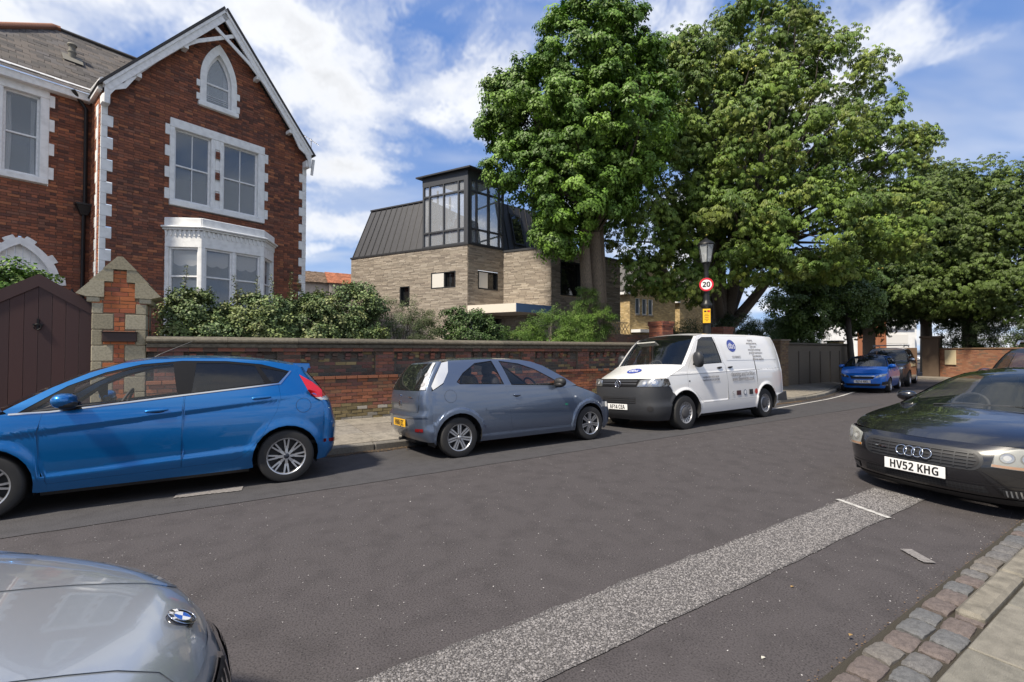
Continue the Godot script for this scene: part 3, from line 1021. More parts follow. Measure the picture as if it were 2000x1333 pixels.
func ring_prism(mb: MB, outer: PackedVector2Array, inner: PackedVector2Array, z0: float, z1: float, xf: Transform3D) -> void: # same number of points
	var N := outer.size()
	for i in N:
		var j := (i + 1) % N
		var o := [outer[i], outer[j], inner[j], inner[i]]
		var f := []
		for q in o: f.append(xf * Vector3(q.x, q.y, z1))
		var mid: Vector3 = (f[0] + f[1] + f[2] + f[3]) * 0.25
		var back := xf.basis.z
		mb.quad_o(f[0], f[1], f[2], f[3], mid - back)
		var oa := xf * Vector3(outer[i].x, outer[i].y, z0); var ob := xf * Vector3(outer[j].x, outer[j].y, z0)
		mb.quad_o(f[0], f[1], ob, oa, mid - (f[0] - mid) * 0.2)
		var ia := xf * Vector3(inner[i].x, inner[i].y, z0); var ib := xf * Vector3(inner[j].x, inner[j].y, z0)
		mb.quad_o(f[3], f[2], ib, ia, mid + (f[3] - mid) * 3.0)

# a sash window: frame mesh with panes as its pieces
func sash(parent: Node3D, xf: Transform3D, u0: float, y0: float, u1: float, y1: float, cols: int, rows: Array, wm: Material, gm: Material) -> MeshInstance3D:
	var f := MB.new()
	var t := 0.05
	var z := -0.10
	var bar := func(a: float, b: float, c: float, d: float, zz: float, dep: float) -> void:
		f.cbox(xf * Vector3((a + c) * 0.5, (b + d) * 0.5, zz), Vector3(c - a, d - b, dep), 0.006, xf.basis)
	bar.call(u0, y0, u0 + t, y1, z, 0.08)
	bar.call(u1 - t, y0, u1, y1, z, 0.08)
	bar.call(u0 + t, y1 - t, u1 - t, y1, z, 0.078)
	bar.call(u0 + t, y0, u1 - t, y0 + t * 1.5, z, 0.078)
	for r in rows: bar.call(u0 + t, y0 + (y1 - y0) * r - 0.022, u1 - t, y0 + (y1 - y0) * r + 0.022, z, 0.06)
	for c in cols - 1:
		var u := lerpf(u0 + t, u1 - t, float(c + 1) / cols)
		bar.call(u - 0.012, y0 + t, u + 0.012, y1 - t, z, 0.04)
	var w := part(parent, "window", f, wm)
	var ysp := [y0 + t]
	for r in rows: ysp.append(y0 + (y1 - y0) * r)
	ysp.append(y1 - t)
	for i in ysp.size() - 1:
		for c in cols:
			var ua := lerpf(u0 + t, u1 - t, float(c) / cols)
			var ub := lerpf(u0 + t, u1 - t, float(c + 1) / cols)
			var g := MB.new()
			var zz := z - 0.012 + (0.02 if i > 0 else 0.0)
			g.quad(xf * Vector3(ua, ysp[i], zz), xf * Vector3(ub, ysp[i], zz), xf * Vector3(ub, ysp[i + 1], zz), xf * Vector3(ua, ysp[i + 1], zz))
			part(w, "pane", g, gm)
	return w

func room(parent: Node3D, xf: Transform3D, u0: float, y0: float, u1: float, y1: float, dep: float) -> void: # dim box behind an opening
	var b := MB.new()
	var p := func(u, y, z): return xf * Vector3(u, y, z)
	var a := -0.17
	b.quad(p.call(u0, y0, -dep), p.call(u1, y0, -dep), p.call(u1, y1, -dep), p.call(u0, y1, -dep))
	for s in [[u0, y0, u0, y1], [u1, y0, u1, y1], [u0, y0, u1, y0], [u0, y1, u1, y1]]:
		b.quad(p.call(s[0], s[1], a), p.call(s[2], s[3], a), p.call(s[2], s[3], -dep), p.call(s[0], s[1], -dep))
	part(parent, "room", b, mat("room_dark", L(0.20, 0.185, 0.165), 0.9))

func curtain(parent: Node3D, xf: Transform3D, u0: float, u1: float, y0: float, y1: float, flare: float) -> void:
	var rows := []
	for i in 9:
		var line := PackedVector3Array()
		var f := i / 8.0
		for j in 13:
			var u := lerpf(u0, u1 + flare * sin(f * PI) * 0.5, j / 12.0)
			line.append(xf * Vector3(u, lerpf(y0, y1, f), -0.24 + 0.02 * sin(j * 1.9)))
		rows.append(line)
	var b := MB.new()
	b.grid(rows)
	part(parent, "curtain", b, mat("net_curtain", L(0.55, 0.53, 0.52), 0.9, {"back": L(0.2, 0.2, 0.2)}))

func teeth(mb: MB, xf: Transform3D, u: float, s: float, y0: float, y1: float, n: int, wd: float, z: float) -> void: # toothed jamb blocks
	var h := (y1 - y0) / n
	for i in n:
		if i % 2 == 0: mb.cbox(xf * Vector3(u + s * wd * 0.5, y0 + h * (i + 0.5), z * 0.5 - 0.03), Vector3(wd, h - 0.004, z + 0.06), 0.006, xf.basis)

func gable_house() -> void:
	var h := thing("gabled_house", "red brick gabled house with white stone dressings and bay window", "house", HP, 0.0)
	var inv := h.transform.affine_inverse()
	var xf := inv * frame_xf(HP, HD) # local
	var wxf := frame_xf(HP, HD)
	var white := mat("white_stone", L(0.81, 0.815, 0.81), 0.6, {"tex": "soft", "scale": 0.8, "bump": "fine", "bump_cm": 0.05})
	var wood := mat("white_wood", L(0.82, 0.82, 0.82), 0.4, {"tex": "soft", "scale": 1.3})
	var pane := mat("house_glass", L(0.36, 0.44, 0.54), 0.02, {"alpha": 0.16, "spec": 0.6, "metal": 0.2})
	var P := [[0.30, 0.106, 0.057], [0.255, 0.092, 0.053], [0.205, 0.076, 0.048], [0.13, 0.056, 0.042], [0.38, 0.145, 0.070], [0.225, 0.098, 0.064]]
	var pick := func(x, y):
		var t := rng.randf()
		var d := sin(x * 1.3 + y * 0.7) * 0.12 + sin(y * 2.1 - x * 0.6) * 0.10
		if t < 0.07: return Vector2(4, rng.randf_range(0.8, 1.15))
		var k := 0 if t < 0.30 + d else (1 if t < 0.52 + d else (2 if t < 0.74 + d else (3 if t < 0.88 else 5)))
		return Vector2(k, rng.randf_range(0.72, 1.2))
	var store := []
	var mb := MB.new()
	var W := 5.5
	var apex := Vector2(2.75, 11.72)
	var outline := PackedVector2Array([Vector2(0, 0), Vector2(W, 0), Vector2(W, 8.3), apex, Vector2(0, 8.3)])
	var lan := lancet(2.715, 0.50, 8.84, 9.75, 10.93)
	var holes := [lan, rect(1.49, 5.70, 4.08, 8.21), rect(1.42, 1.8, 4.40, 5.3)]
	# quoins on both corners
	var q := MB.new()
	for i in 28:
		var y0 := 0.05 + i * 0.295
		if y0 > 8.0: break
		var wd := 0.25 if i % 2 else 0.135
		for s in [0, 1]:
			var b := MB.new()
			var u := wd * 0.5 if s == 0 else W - wd * 0.5
			b.cbox(xf * Vector3(u, y0 + 0.1475, -0.07), Vector3(wd, 0.291, 0.18), 0.008, xf.basis)
			part(h, "quoin_stone", b, white)
			if s == 0: holes.append(rect(-0.1, y0, wd, y0 + 0.295))
			else: holes.append(rect(W - wd, y0, W + 0.1, y0 + 0.295))
			var rt := MB.new() # the same stone seen on the return wall
			var wd2 := 0.135 if i % 2 else 0.25
			rt.cbox(xf * Vector3(-0.005 if s == 0 else W + 0.005, y0 + 0.1475, -0.161 - wd2 * 0.5), Vector3(0.05, 0.289, wd2), 0.006, xf.basis)
			part(h, "quoin_stone", rt, white)
	lay(store, mb, wxf, outline, holes, 0.225, 0.0737, 0.010, 0.012, pick, 3, 0.005)
	# left return wall and the set-back wing
	var rx := frame_xf(HP - HN * 1.1, HN)
	lay(store, mb, rx, rect(0.0, 0.0, 1.1, 8.3), [], 0.225, 0.0737, 0.010, 0.012, func(_x, _y): return Vector2([4, 0, 1, 4, 2][rng.randi() % 5], rng.randf_range(0.9, 1.3)))
	var wing := frame_xf(HP - HN * 1.1, HD)
	var arch_hole := lancet(-1.31, 0.76, 1.5, 3.2, 4.40)
	lay(store, mb, wing, rect(-5.5, 0.0, 0.0, 8.45), [rect(-1.86, 5.84, -0.83, 8.30), arch_hole], 0.225, 0.0737, 0.010, 0.012, pick, 3, 0.004)
	var rw := frame_xf(HP + HD * W, -HN)
	lay(store, mb, rw, rect(0.0, 0.0, 7.0, 8.3), [], 0.225, 0.0737, 0.010, 0.012, pick)
	var m2 := MB.new()
	m2.add(mb, inv)
	# brick piers in the mullion of the upper window
	for yy in [6.15, 6.78, 7.42]:
		for k in 3: store.append({"t": Transform3D(wxf.basis * Basis.from_scale(Vector3(0.11, 0.064, 0.03)), wxf * Vector3(2.70, yy + k * 0.074, 0.05)), "c": Vector2(k % 2 + 1, 0.9)})
	# solid core
	m2.prism(PackedVector2Array([Vector2(0.35, 0), Vector2(W - 0.02, 0), Vector2(W - 0.02, 1.75), Vector2(0.35, 1.75)]), -6.9, -0.36, xf)
	part(h, "mortar", m2, mat("house_mortar", L(0.15, 0.095, 0.07), 0.95, {"tex": "stone", "scale": 1.4}))
	set_bricks(h, store, pal(P), "house_brick")
	# roof slabs of the gable and rake boards
	var ov := 0.33
	var slate := mat("slate_edge", L(0.055, 0.05, 0.048), 0.7, {"tex": "stone", "scale": 2.0})
	for s in [-1.0, 1.0]:
		var foot := Vector2(2.765 + s * 2.80, 8.40)
		var ap := Vector2(2.765, 11.93)
		var d := (foot - ap).normalized()
		var nn := Vector2(-d.y, d.x) * (1.0 if s < 0 else -1.0)
		if nn.y < 0: nn = -nn
		var b := MB.new()
		b.prism(PackedVector2Array([ap + nn * 0.01, foot + d * 0.08 + nn * 0.01, foot + d * 0.08 + nn * 0.06, ap + nn * 0.06 + Vector2(0, 0.02)]), -7.0, ov + 0.05, xf)
		part(h, "roof_slope", b, slate)
		var r := MB.new()
		r.prism(PackedVector2Array([ap, foot, foot - nn * 0.20, ap - nn * 0.20 - Vector2(0, 0.04)]), ov - 0.045, ov, xf)
		r.prism(PackedVector2Array([ap, foot, foot - nn * 0.065, ap - nn * 0.065]), ov, ov + 0.03, xf)
		r.prism(PackedVector2Array([ap - nn * 0.02, foot - nn * 0.02, foot - nn * 0.05, ap - nn * 0.05]), 0.0, ov - 0.045, xf)
		part(h, "bargeboard", r, wood)
		# purlin ends
		for f in [0.42, 0.80]:
			var c := ap.lerp(foot, f) - nn * 0.24
			var pe := MB.new()
			pe.cbox(xf * Vector3(c.x, c.y, ov * 0.5), Vector3(0.12, 0.12, ov - 0.06), 0.006, xf.basis)
			part(h, "purlin_end", pe, wood)
	# curved crossing braces and the eaves brackets
	var lowL := [Vector2(0.453, 8.489), Vector2(0.72, 8.978), Vector2(1.127, 9.533), Vector2(1.641, 10.161), Vector2(2.072, 10.559), Vector2(2.685, 10.974), Vector2(3.057, 11.229)]
	for s in [0, 1]:
		var up := PackedVector2Array()
		var lo := PackedVector2Array()
		for i in lowL.size():
			var p: Vector2 = lowL[i]
			var th := 0.10
			var dd: Vector2 = (lowL[mini(i + 1, 6)] - lowL[maxi(i - 1, 0)]).normalized()
			var nrm := Vector2(-dd.y, dd.x) * th
			up.append(p + nrm)
			lo.append(p)
		lo.reverse()
		up.append_array(lo)
		if s == 1:
			for i in up.size(): up[i].x = 5.53 - up[i].x
		var b := MB.new()
		b.prism(up, ov - 0.085 + s * 0.035, ov - 0.05 + s * 0.037, xf)
		part(h, "brace", b, wood)
		var bk := MB.new()
		var poly := PackedVector2Array([Vector2(0.01, 8.50), Vector2(0.01, 7.92), Vector2(0.10, 7.92), Vector2(0.13, 8.17), Vector2(0.22, 8.33), Vector2(0.44, 8.46), Vector2(0.62, 8.80), Vector2(0.52, 8.82), Vector2(0.40, 8.58), Vector2(0.27, 8.53), Vector2(0.50, 8.84), Vector2(0.42, 8.92)])
		if s == 1:
			for i in poly.size(): poly[i].x = 5.53 - poly[i].x
		bk.prism(poly, ov - 0.05, ov - 0.012, xf)
		part(h, "eaves_bracket", bk, wood)
		var co := MB.new()
		co.cbox(xf * Vector3(0.06 if s == 0 else W - 0.06, 8.05, 0.12), Vector3(0.16, 0.26, 0.30), 0.03, xf.basis)
		part(h, "corbel", co, white)
	# lancet window
	var ls := MB.new()
	ring_prism(ls, lan, lancet(2.715, 0.345, 9.03, 9.72, 10.62), -0.12, 0.05, xf)
	teeth(ls, xf, 2.215, -1.0, 9.02, 9.62, 3, 0.09, 0.045)
	teeth(ls, xf, 3.215, 1.0, 9.02, 9.62, 3, 0.09, 0.045)
	ls.cbox(xf * Vector3(2.715, 8.92, 0.02), Vector3(1.1, 0.14, 0.16), 0.015, xf.basis)
	part(h, "window_surround", ls, white)
	var lf := MB.new()
	ring_prism(lf, lancet(2.715, 0.345, 9.03, 9.72, 10.62), lancet(2.715, 0.295, 9.09, 9.72, 10.52), -0.14, -0.07, xf)
	lf.cbox(xf * Vector3(2.715, 9.66, -0.10), Vector3(0.6, 0.05, 0.05), 0.006, xf.basis)
	var lw := part(h, "window", lf, wood)
	var lg := MB.new()
	lg.prism(lancet(2.715, 0.30, 9.08, 9.72, 10.53), -0.112, -0.108, xf)
	part(lw, "pane", lg, pane)
	var bars := MB.new()
	for k in 3: bars.tube([xf * Vector3(2.40, 9.17 + k * 0.06, -0.06), xf * Vector3(3.03, 9.17 + k * 0.06, -0.06)], [0.006, 0.006], 5)
	part(lw, "safety_bar", bars, wood)
	room(h, xf, 2.3, 8.9, 3.15, 10.9, 4.0)
	curtain(h, xf, 2.40, 2.52, 9.05, 10.2, 0.05)
	curtain(h, xf, 2.93, 3.05, 9.05, 10.2, 0.05)
	# paired upper window
	var us := MB.new()
	var bar := func(a: float, b: float, c: float, d: float, z: float) -> void:
		us.cbox(xf * Vector3((a + c) * 0.5, (b + d) * 0.5, z * 0.5 - 0.06), Vector3(c - a, d - b, z + 0.12), 0.012, xf.basis)
	bar.call(1.49, 5.86, 1.61, 7.95, 0.05)
	bar.call(2.53, 5.86, 2.64, 7.95, 0.05)
	bar.call(2.76, 5.86, 2.87, 7.95, 0.05)
	bar.call(3.80, 5.86, 4.08, 7.95, 0.05) if false else bar.call(3.88, 5.86, 4.08, 7.95, 0.05)
	bar.call(1.49, 7.95, 4.08, 8.21, 0.055)
	bar.call(1.49, 5.70, 4.08, 5.86, 0.09)
	for yy in [5.86, 6.39, 7.03, 7.66]: bar.call(2.64, yy, 2.76, yy + 0.29, 0.048)
	bar.call(2.645, 5.87, 2.755, 7.94, 0.02)
	teeth(us, xf, 1.49, -1.0, 5.86, 8.0, 7, 0.11, 0.045)
	teeth(us, xf, 4.08, 1.0, 5.86, 8.0, 7, 0.11, 0.045)
	part(h, "window_surround", us, white)
	sash(h, xf, 1.61, 5.86, 2.53, 7.95, 2, [0.5], wood, pane)
	sash(h, xf, 2.87, 5.86, 3.88, 7.95, 2, [0.5], wood, pane)
	room(h, xf, 1.5, 5.75, 4.05, 8.1, 5.0)
	# canted bay
	var bp := [Vector2(1.40, 0.0), Vector2(2.10, 0.70), Vector2(3.80, 0.70), Vector2(4.42, 0.0)]
	for f in 3:
		var a: Vector2 = bp[f]
		var b: Vector2 = bp[f + 1]
		var A := xf * Vector3(a.x, 0, a.y)
		var B := xf * Vector3(b.x, 0, b.y)
		var fx := frame_xf(A, B - A)
		var ln := (B - A).length()
		var wall := MB.new()
		var bb := func(u0: float, y0: float, u1: float, y1: float, z: float, dep: float) -> void:
			wall.cbox(fx * Vector3((u0 + u1) * 0.5, (y0 + y1) * 0.5, z - dep * 0.5), Vector3(u1 - u0, y1 - y0, dep), 0.008, fx.basis)
		bb.call(0.0, 4.48, ln, 4.95, 0.0, 0.2)
		bb.call(0.0, 0.0, 0.10, 4.48, 0.0, 0.2)
		bb.call(ln - 0.10, 0.0, ln, 4.48, 0.0, 0.2)
		bb.call(0.10, 0.0, ln - 0.10, 2.2, -0.002, 0.2)
		part(h, "bay_wall", wall, white)
		var cor := MB.new()
		cor.cbox(fx * Vector3(ln * 0.5, 5.19, -0.08), Vector3(ln + 0.02, 0.26, 0.2), 0.02, fx.basis)
		cor.cbox(fx * Vector3(ln * 0.5, 5.04, 0.0), Vector3(ln + 0.09, 0.06, 0.24), 0.02, fx.basis)
		cor.cbox(fx * Vector3(ln * 0.5, 4.985, -0.03), Vector3(ln + 0.05, 0.05, 0.2), 0.015, fx.basis)
		part(h, "bay_cornice", cor, white)
		var nd := int(ln / 0.115)
		for k in nd: # little pointed brackets of the frieze
			var u := (k + 0.5) * ln / nd
			var dn := MB.new()
			dn.prism(PackedVector2Array([Vector2(u - 0.055, 4.955), Vector2(u - 0.055, 4.87), Vector2(u - 0.03, 4.845), Vector2(u - 0.02, 4.80), Vector2(u + 0.02, 4.80), Vector2(u + 0.03, 4.845), Vector2(u + 0.055, 4.87), Vector2(u + 0.055, 4.955)]) if false else PackedVector2Array([Vector2(u - 0.045, 4.96), Vector2(u - 0.012, 4.80), Vector2(u + 0.022, 4.80), Vector2(u + 0.022, 4.96)]), -0.01, 0.03, fx)
			part(h, "frieze_bracket", dn, white)
		var nw := 2 if f == 1 else 1
		for k in nw:
			var u0 := lerpf(0.10, ln - 0.10, float(k) / nw) + (0.04 if k > 0 else 0.0)
			var u1 := lerpf(0.10, ln - 0.10, float(k + 1) / nw) - (0.04 if k < nw - 1 else 0.0)
			if k > 0: # mullion
				var mu := MB.new()
				mu.cbox(fx * Vector3(u0 - 0.04, 3.34, -0.07), Vector3(0.085, 2.28, 0.12), 0.008, fx.basis)
				part(h, "bay_mullion", mu, wood)
			sash(h, fx, u0, 2.2, u1, 4.48, 1, [0.64], wood, pane)
			var bl := MB.new() # scalloped blind
			var rows := []
			for i in 2:
				var line := PackedVector3Array()
				for j in 17:
					var uu := lerpf(u0 + 0.06, u1 - 0.06, j / 16.0)
					var low := 4.06 - 0.07 * absf(sin(j / 16.0 * PI * 2.0)) - 0.03 * absf(sin(j / 16.0 * PI))
					line.append(fx * Vector3(uu, low if i == 0 else 4.42, -0.17))
				rows.append(line)
			bl.grid(rows)
			part(h, "blind", bl, mat("blind", L(0.42, 0.39, 0.36), 0.9, {"back": L(0.15, 0.14, 0.13)}))
	var roof := MB.new()
	roof.hexa([xf * Vector3(1.40, 5.0, 0.0), xf * Vector3(2.10, 5.0, 0.69), xf * Vector3(3.80, 5.0, 0.69), xf * Vector3(4.42, 5.0, 0.0), xf * Vector3(1.40, 5.25, 0.0), xf * Vector3(2.10, 5.25, 0.69), xf * Vector3(3.80, 5.25, 0.69), xf * Vector3(4.42, 5.25, 0.0)])
	part(h, "bay_roof", roof, mat("lead", L(0.12, 0.125, 0.13), 0.6))
	var br := MB.new()
	br.quad(xf * Vector3(1.4, 1.8, -4.6), xf * Vector3(4.42, 1.8, -4.6), xf * Vector3(4.42, 5.0, -4.6), xf * Vector3(1.4, 5.0, -4.6))
	for y in [1.8, 4.98]: br.quad(xf * Vector3(1.4, y, -4.6), xf * Vector3(4.42, y, -4.6), xf * Vector3(4.42, y, 0.0), xf * Vector3(1.4, y, 0.0))
	for s in [1.4, 4.41]: br.quad(xf * Vector3(s, 1.8, -4.6), xf * Vector3(s, 1.8, -0.05), xf * Vector3(s, 5.0, -0.05), xf * Vector3(s, 5.0, -4.6))
	part(h, "room", br, mats["room_dark"])
	# wing window, arch door panel, eaves, roof
	var wx := inv * wing
	var ws := MB.new()
	var wb := func(a: float, b: float, c: float, d: float, z: float) -> void:
		ws.cbox(wx * Vector3((a + c) * 0.5, (b + d) * 0.5, z * 0.5 - 0.06), Vector3(c - a, d - b, z + 0.12), 0.012, wx.basis)
	wb.call(-1.86, 5.99, -1.64, 8.08, 0.05)
	wb.call(-1.0, 5.99, -0.83, 8.08, 0.05)
	wb.call(-1.86, 8.08, -0.83, 8.30, 0.055)
	wb.call(-1.86, 5.84, -0.83, 5.99, 0.09)
	teeth(ws, wx, -0.83, 1.0, 5.99, 8.2, 7, 0.10, 0.045)
	teeth(ws, wx, -1.86, -1.0, 5.99, 8.2, 7, 0.10, 0.045)
	part(h, "window_surround", ws, white)
	sash(h, wx, -1.64, 5.99, -1.0, 8.08, 1, [0.5], wood, pane)
	room(h, wx, -1.85, 5.85, -0.84, 8.2, 4.5)
	curtain(h, wx, -1.59, -1.50, 6.1, 8.0, 0.05)
	curtain(h, wx, -1.14, -1.05, 6.1, 8.0, -0.05)
	var ar := MB.new()
	ring_prism(ar, arch_hole, lancet(-1.31, 0.60, 1.5, 3.2, 4.22), -0.1, 0.06, wx)
	for k in 5: # stones of the arch that jut out
		for s in [-1.0, 1.0]:
			var an := 0.12 + k * 0.22
			var pt := Vector2(-1.31 + s * (0.76 - 1.33 + cos(an) * 1.33), 3.2 + sin(an) * 1.33)
			if k % 2 == 0: ar.cbox(wx * Vector3(pt.x + s * 0.03, pt.y, 0.0), Vector3(0.14, 0.22, 0.10), 0.01, wx.basis * Basis(Vector3(0, 0, 1), s * an))
	part(h, "door_arch", ar, white)
	for k in 9:
		var bd := MB.new()
		var ua := -1.93 + k * 0.138
		bd.cbox(wx * Vector3(ua + 0.069, 2.9, -0.13), Vector3(0.134, 2.9, 0.05), 0.008, wx.basis)
		part(h, "door_board", bd, wood)
	var ev := MB.new()
	ev.cbox(wx * Vector3(-2.8, 8.38, 0.10), Vector3(5.5, 0.20, 0.24), 0.01, wx.basis)
	part(h, "fascia", ev, wood)
	var gt := MB.new()
	gt.tube([wx * Vector3(-5.5, 8.58, 0.28), wx * Vector3(-0.05, 8.54, 0.28)], [0.065, 0.065], 10)
	gt.tube([wx * Vector3(-0.05, 8.54, 0.28), wx * Vector3(-0.02, 8.50, 1.38)], [0.065, 0.065], 10)
	part(h, "gutter", gt, wood)
	var vf := MB.new()
	vf.cbox(wx * Vector3(-0.05, 8.36, 0.72), Vector3(0.10, 0.18, 1.1), 0.01, wx.basis)
	part(h, "fascia", vf, wood)
	var iron := mat("cast_iron", L(0.022, 0.022, 0.024), 0.5, {"metal": 0.2, "tex": "fine", "scale": 3.0})
	var dp := MB.new()
	dp.tube([wx * Vector3(-0.42, 8.45, 0.26), wx * Vector3(-0.25, 8.25, 0.12), wx * Vector3(-0.13, 8.1, 0.08), wx * Vector3(-0.12, 5.5, 0.08)], [0.045, 0.045, 0.045, 0.045], 8)
	dp.tube([wx * Vector3(-0.14, 5.2, 0.08), wx * Vector3(-0.14, 0.3, 0.08)], [0.045, 0.045], 8)
	part(h, "downpipe", dp, iron)
	var hop := MB.new()
	hop.hexa([wx * Vector3(-0.21, 5.2, 0.02), wx * Vector3(-0.07, 5.2, 0.02), wx * Vector3(-0.07, 5.2, 0.16), wx * Vector3(-0.21, 5.2, 0.16), wx * Vector3(-0.30, 5.45, 0.02), wx * Vector3(0.02, 5.45, 0.02), wx * Vector3(0.02, 5.45, 0.24), wx * Vector3(-0.30, 5.45, 0.24)])
	hop.box(wx * Vector3(-0.14, 5.475, 0.13), Vector3(0.36, 0.05, 0.27), wx.basis)
	part(h, "rainwater_hopper", hop, iron)
	# slated wing roof (45 degrees) with a hip falling to the left
	var c45 := sqrt(0.5)
	var rb := Basis(HD, (Vector3.UP - HN) * c45, (Vector3.UP + HN) * c45)
	var ro := Transform3D(rb, HP - HN * 0.8 + Vector3.UP * 8.58)
	var rs := []
	var rmb := MB.new()
	var k45 := 1.0 / c45
	lay(rs, rmb, ro, PackedVector2Array([Vector2(-3.3, -0.08), Vector2(0.35, -0.08), Vector2(1.55, 2.6 * k45), Vector2(-0.55, 2.55 * k45)]), [], 0.26, 0.17, 0.006, 0.014, func(_x, _y): return Vector2(rng.randi() % 5, rng.randf_range(0.75, 1.2)), 0, 0.016)
	for s in rs: s.t.basis = s.t.basis.rotated(HD, rng.randf_range(0.02, 0.05))
	var rm := MB.new()
	rm.add(rmb, inv)
	part(h, "roof_bed", rm, mat("roof_bed", L(0.04, 0.036, 0.033), 0.9))
	set_bricks(h, rs, [L(0.115, 0.10, 0.088), L(0.095, 0.085, 0.077), L(0.135, 0.115, 0.10), L(0.075, 0.068, 0.064), L(0.12, 0.11, 0.105)], "slate", 300, "slate", 0.8, "slating")
	var rt := MB.new()
	rt.tube([inv * (ro * Vector3(-3.3, -0.06, 0.04)), inv * (ro * Vector3(-0.55, 2.55 * k45, 0.05)), inv * (ro * Vector3(-0.4, 2.56 * k45, 0.05))], [0.09, 0.09, 0.09], 8)
	part(h, "ridge_tile", rt, mat("terracotta", L(0.27, 0.12, 0.07), 0.85, {"tex": "stone", "scale": 1.5}))
	var rd := MB.new()
	rd.tube([inv * (ro * Vector3(-0.4, 2.56 * k45, 0.04)), inv * (ro * Vector3(1.6, 2.58 * k45, 0.04))], [0.06, 0.06], 8)
	part(h, "ridge_tile", rd, slate)
	var vent := MB.new()
	var vb := inv * (ro * Vector3(-0.30, 1.30 * k45 * 0.95, 0.0))
	vent.lathe([Vector2(0.085, -0.1), Vector2(0.085, 0.16), Vector2(0.10, 0.17), Vector2(0.10, 0.2), Vector2(0.075, 0.21), Vector2(0.075, 0.36), Vector2(0.11, 0.37), Vector2(0.10, 0.42), Vector2(0.0, 0.43)], 14, Transform3D(Basis.IDENTITY, vb))
	vent.box(vb + (xf.basis * Vector3(0, -0.05, 0.12)), Vector3(0.42, 0.015, 0.42), inv.basis * rb * Basis(Vector3.RIGHT, PI / 2))
	part(h, "roof_vent", vent, mat("vent", L(0.19, 0.18, 0.155), 0.8, {"tex": "stone", "scale": 2.5}))
	# aerial on the right verge
	var ae := MB.new()
	ae.tube([xf * Vector3(5.62, 8.15, 0.1), xf * Vector3(5.62, 9.05, 0.1)], [0.018, 0.018], 6)
	ae.tube([xf * Vector3(5.25, 9.02, 0.25), xf * Vector3(6.0, 9.02, -0.1)], [0.012, 0.012], 6)
	for k in 6:
		var c := xf * Vector3(5.3 + k * 0.12, 9.02, 0.22 - k * 0.055)
		ae.tube([c - Vector3(0, 0.08, 0) + xf.basis * Vector3(0.04, 0, 0.09), c + Vector3(0, 0.08, 0) - xf.basis * Vector3(0.04, 0, 0.09)], [0.006, 0.006], 5)
	one("aerial", "white television aerial on the gable's right eaves", "aerial", ae, mat("aerial_metal", L(0.5, 0.5, 0.5), 0.4, {"metal": 0.7})).position = HP
	var rp := MB.new()
	rp.tube([xf * Vector3(5.66, 8.28, 0.2), xf * Vector3(5.64, 7.75, 0.12)], [0.05, 0.045], 8)
	part(h, "downpipe", rp, wood)
	# wall lantern beside the door
	var wl := thing("wall_lantern", "small black wall lantern beside the downpipe above the gate", "lantern", HP - HN * 1.1 + HD * -0.36)
	var lb := MB.new()
	lb.tube([HN * 0.0 + Vector3(0, 2.75, 0), HN * 0.2 + Vector3(0, 2.8, 0)], [0.012, 0.012], 6)
	lb.lathe([Vector2(0.055, 2.80), Vector2(0.08, 3.0), Vector2(0.11, 3.02), Vector2(0.03, 3.12), Vector2(0.012, 3.18), Vector2(0.0, 3.19)], 6, Transform3D(Basis.IDENTITY, HN * 0.2))
	part(wl, "lantern_body", lb, iron)

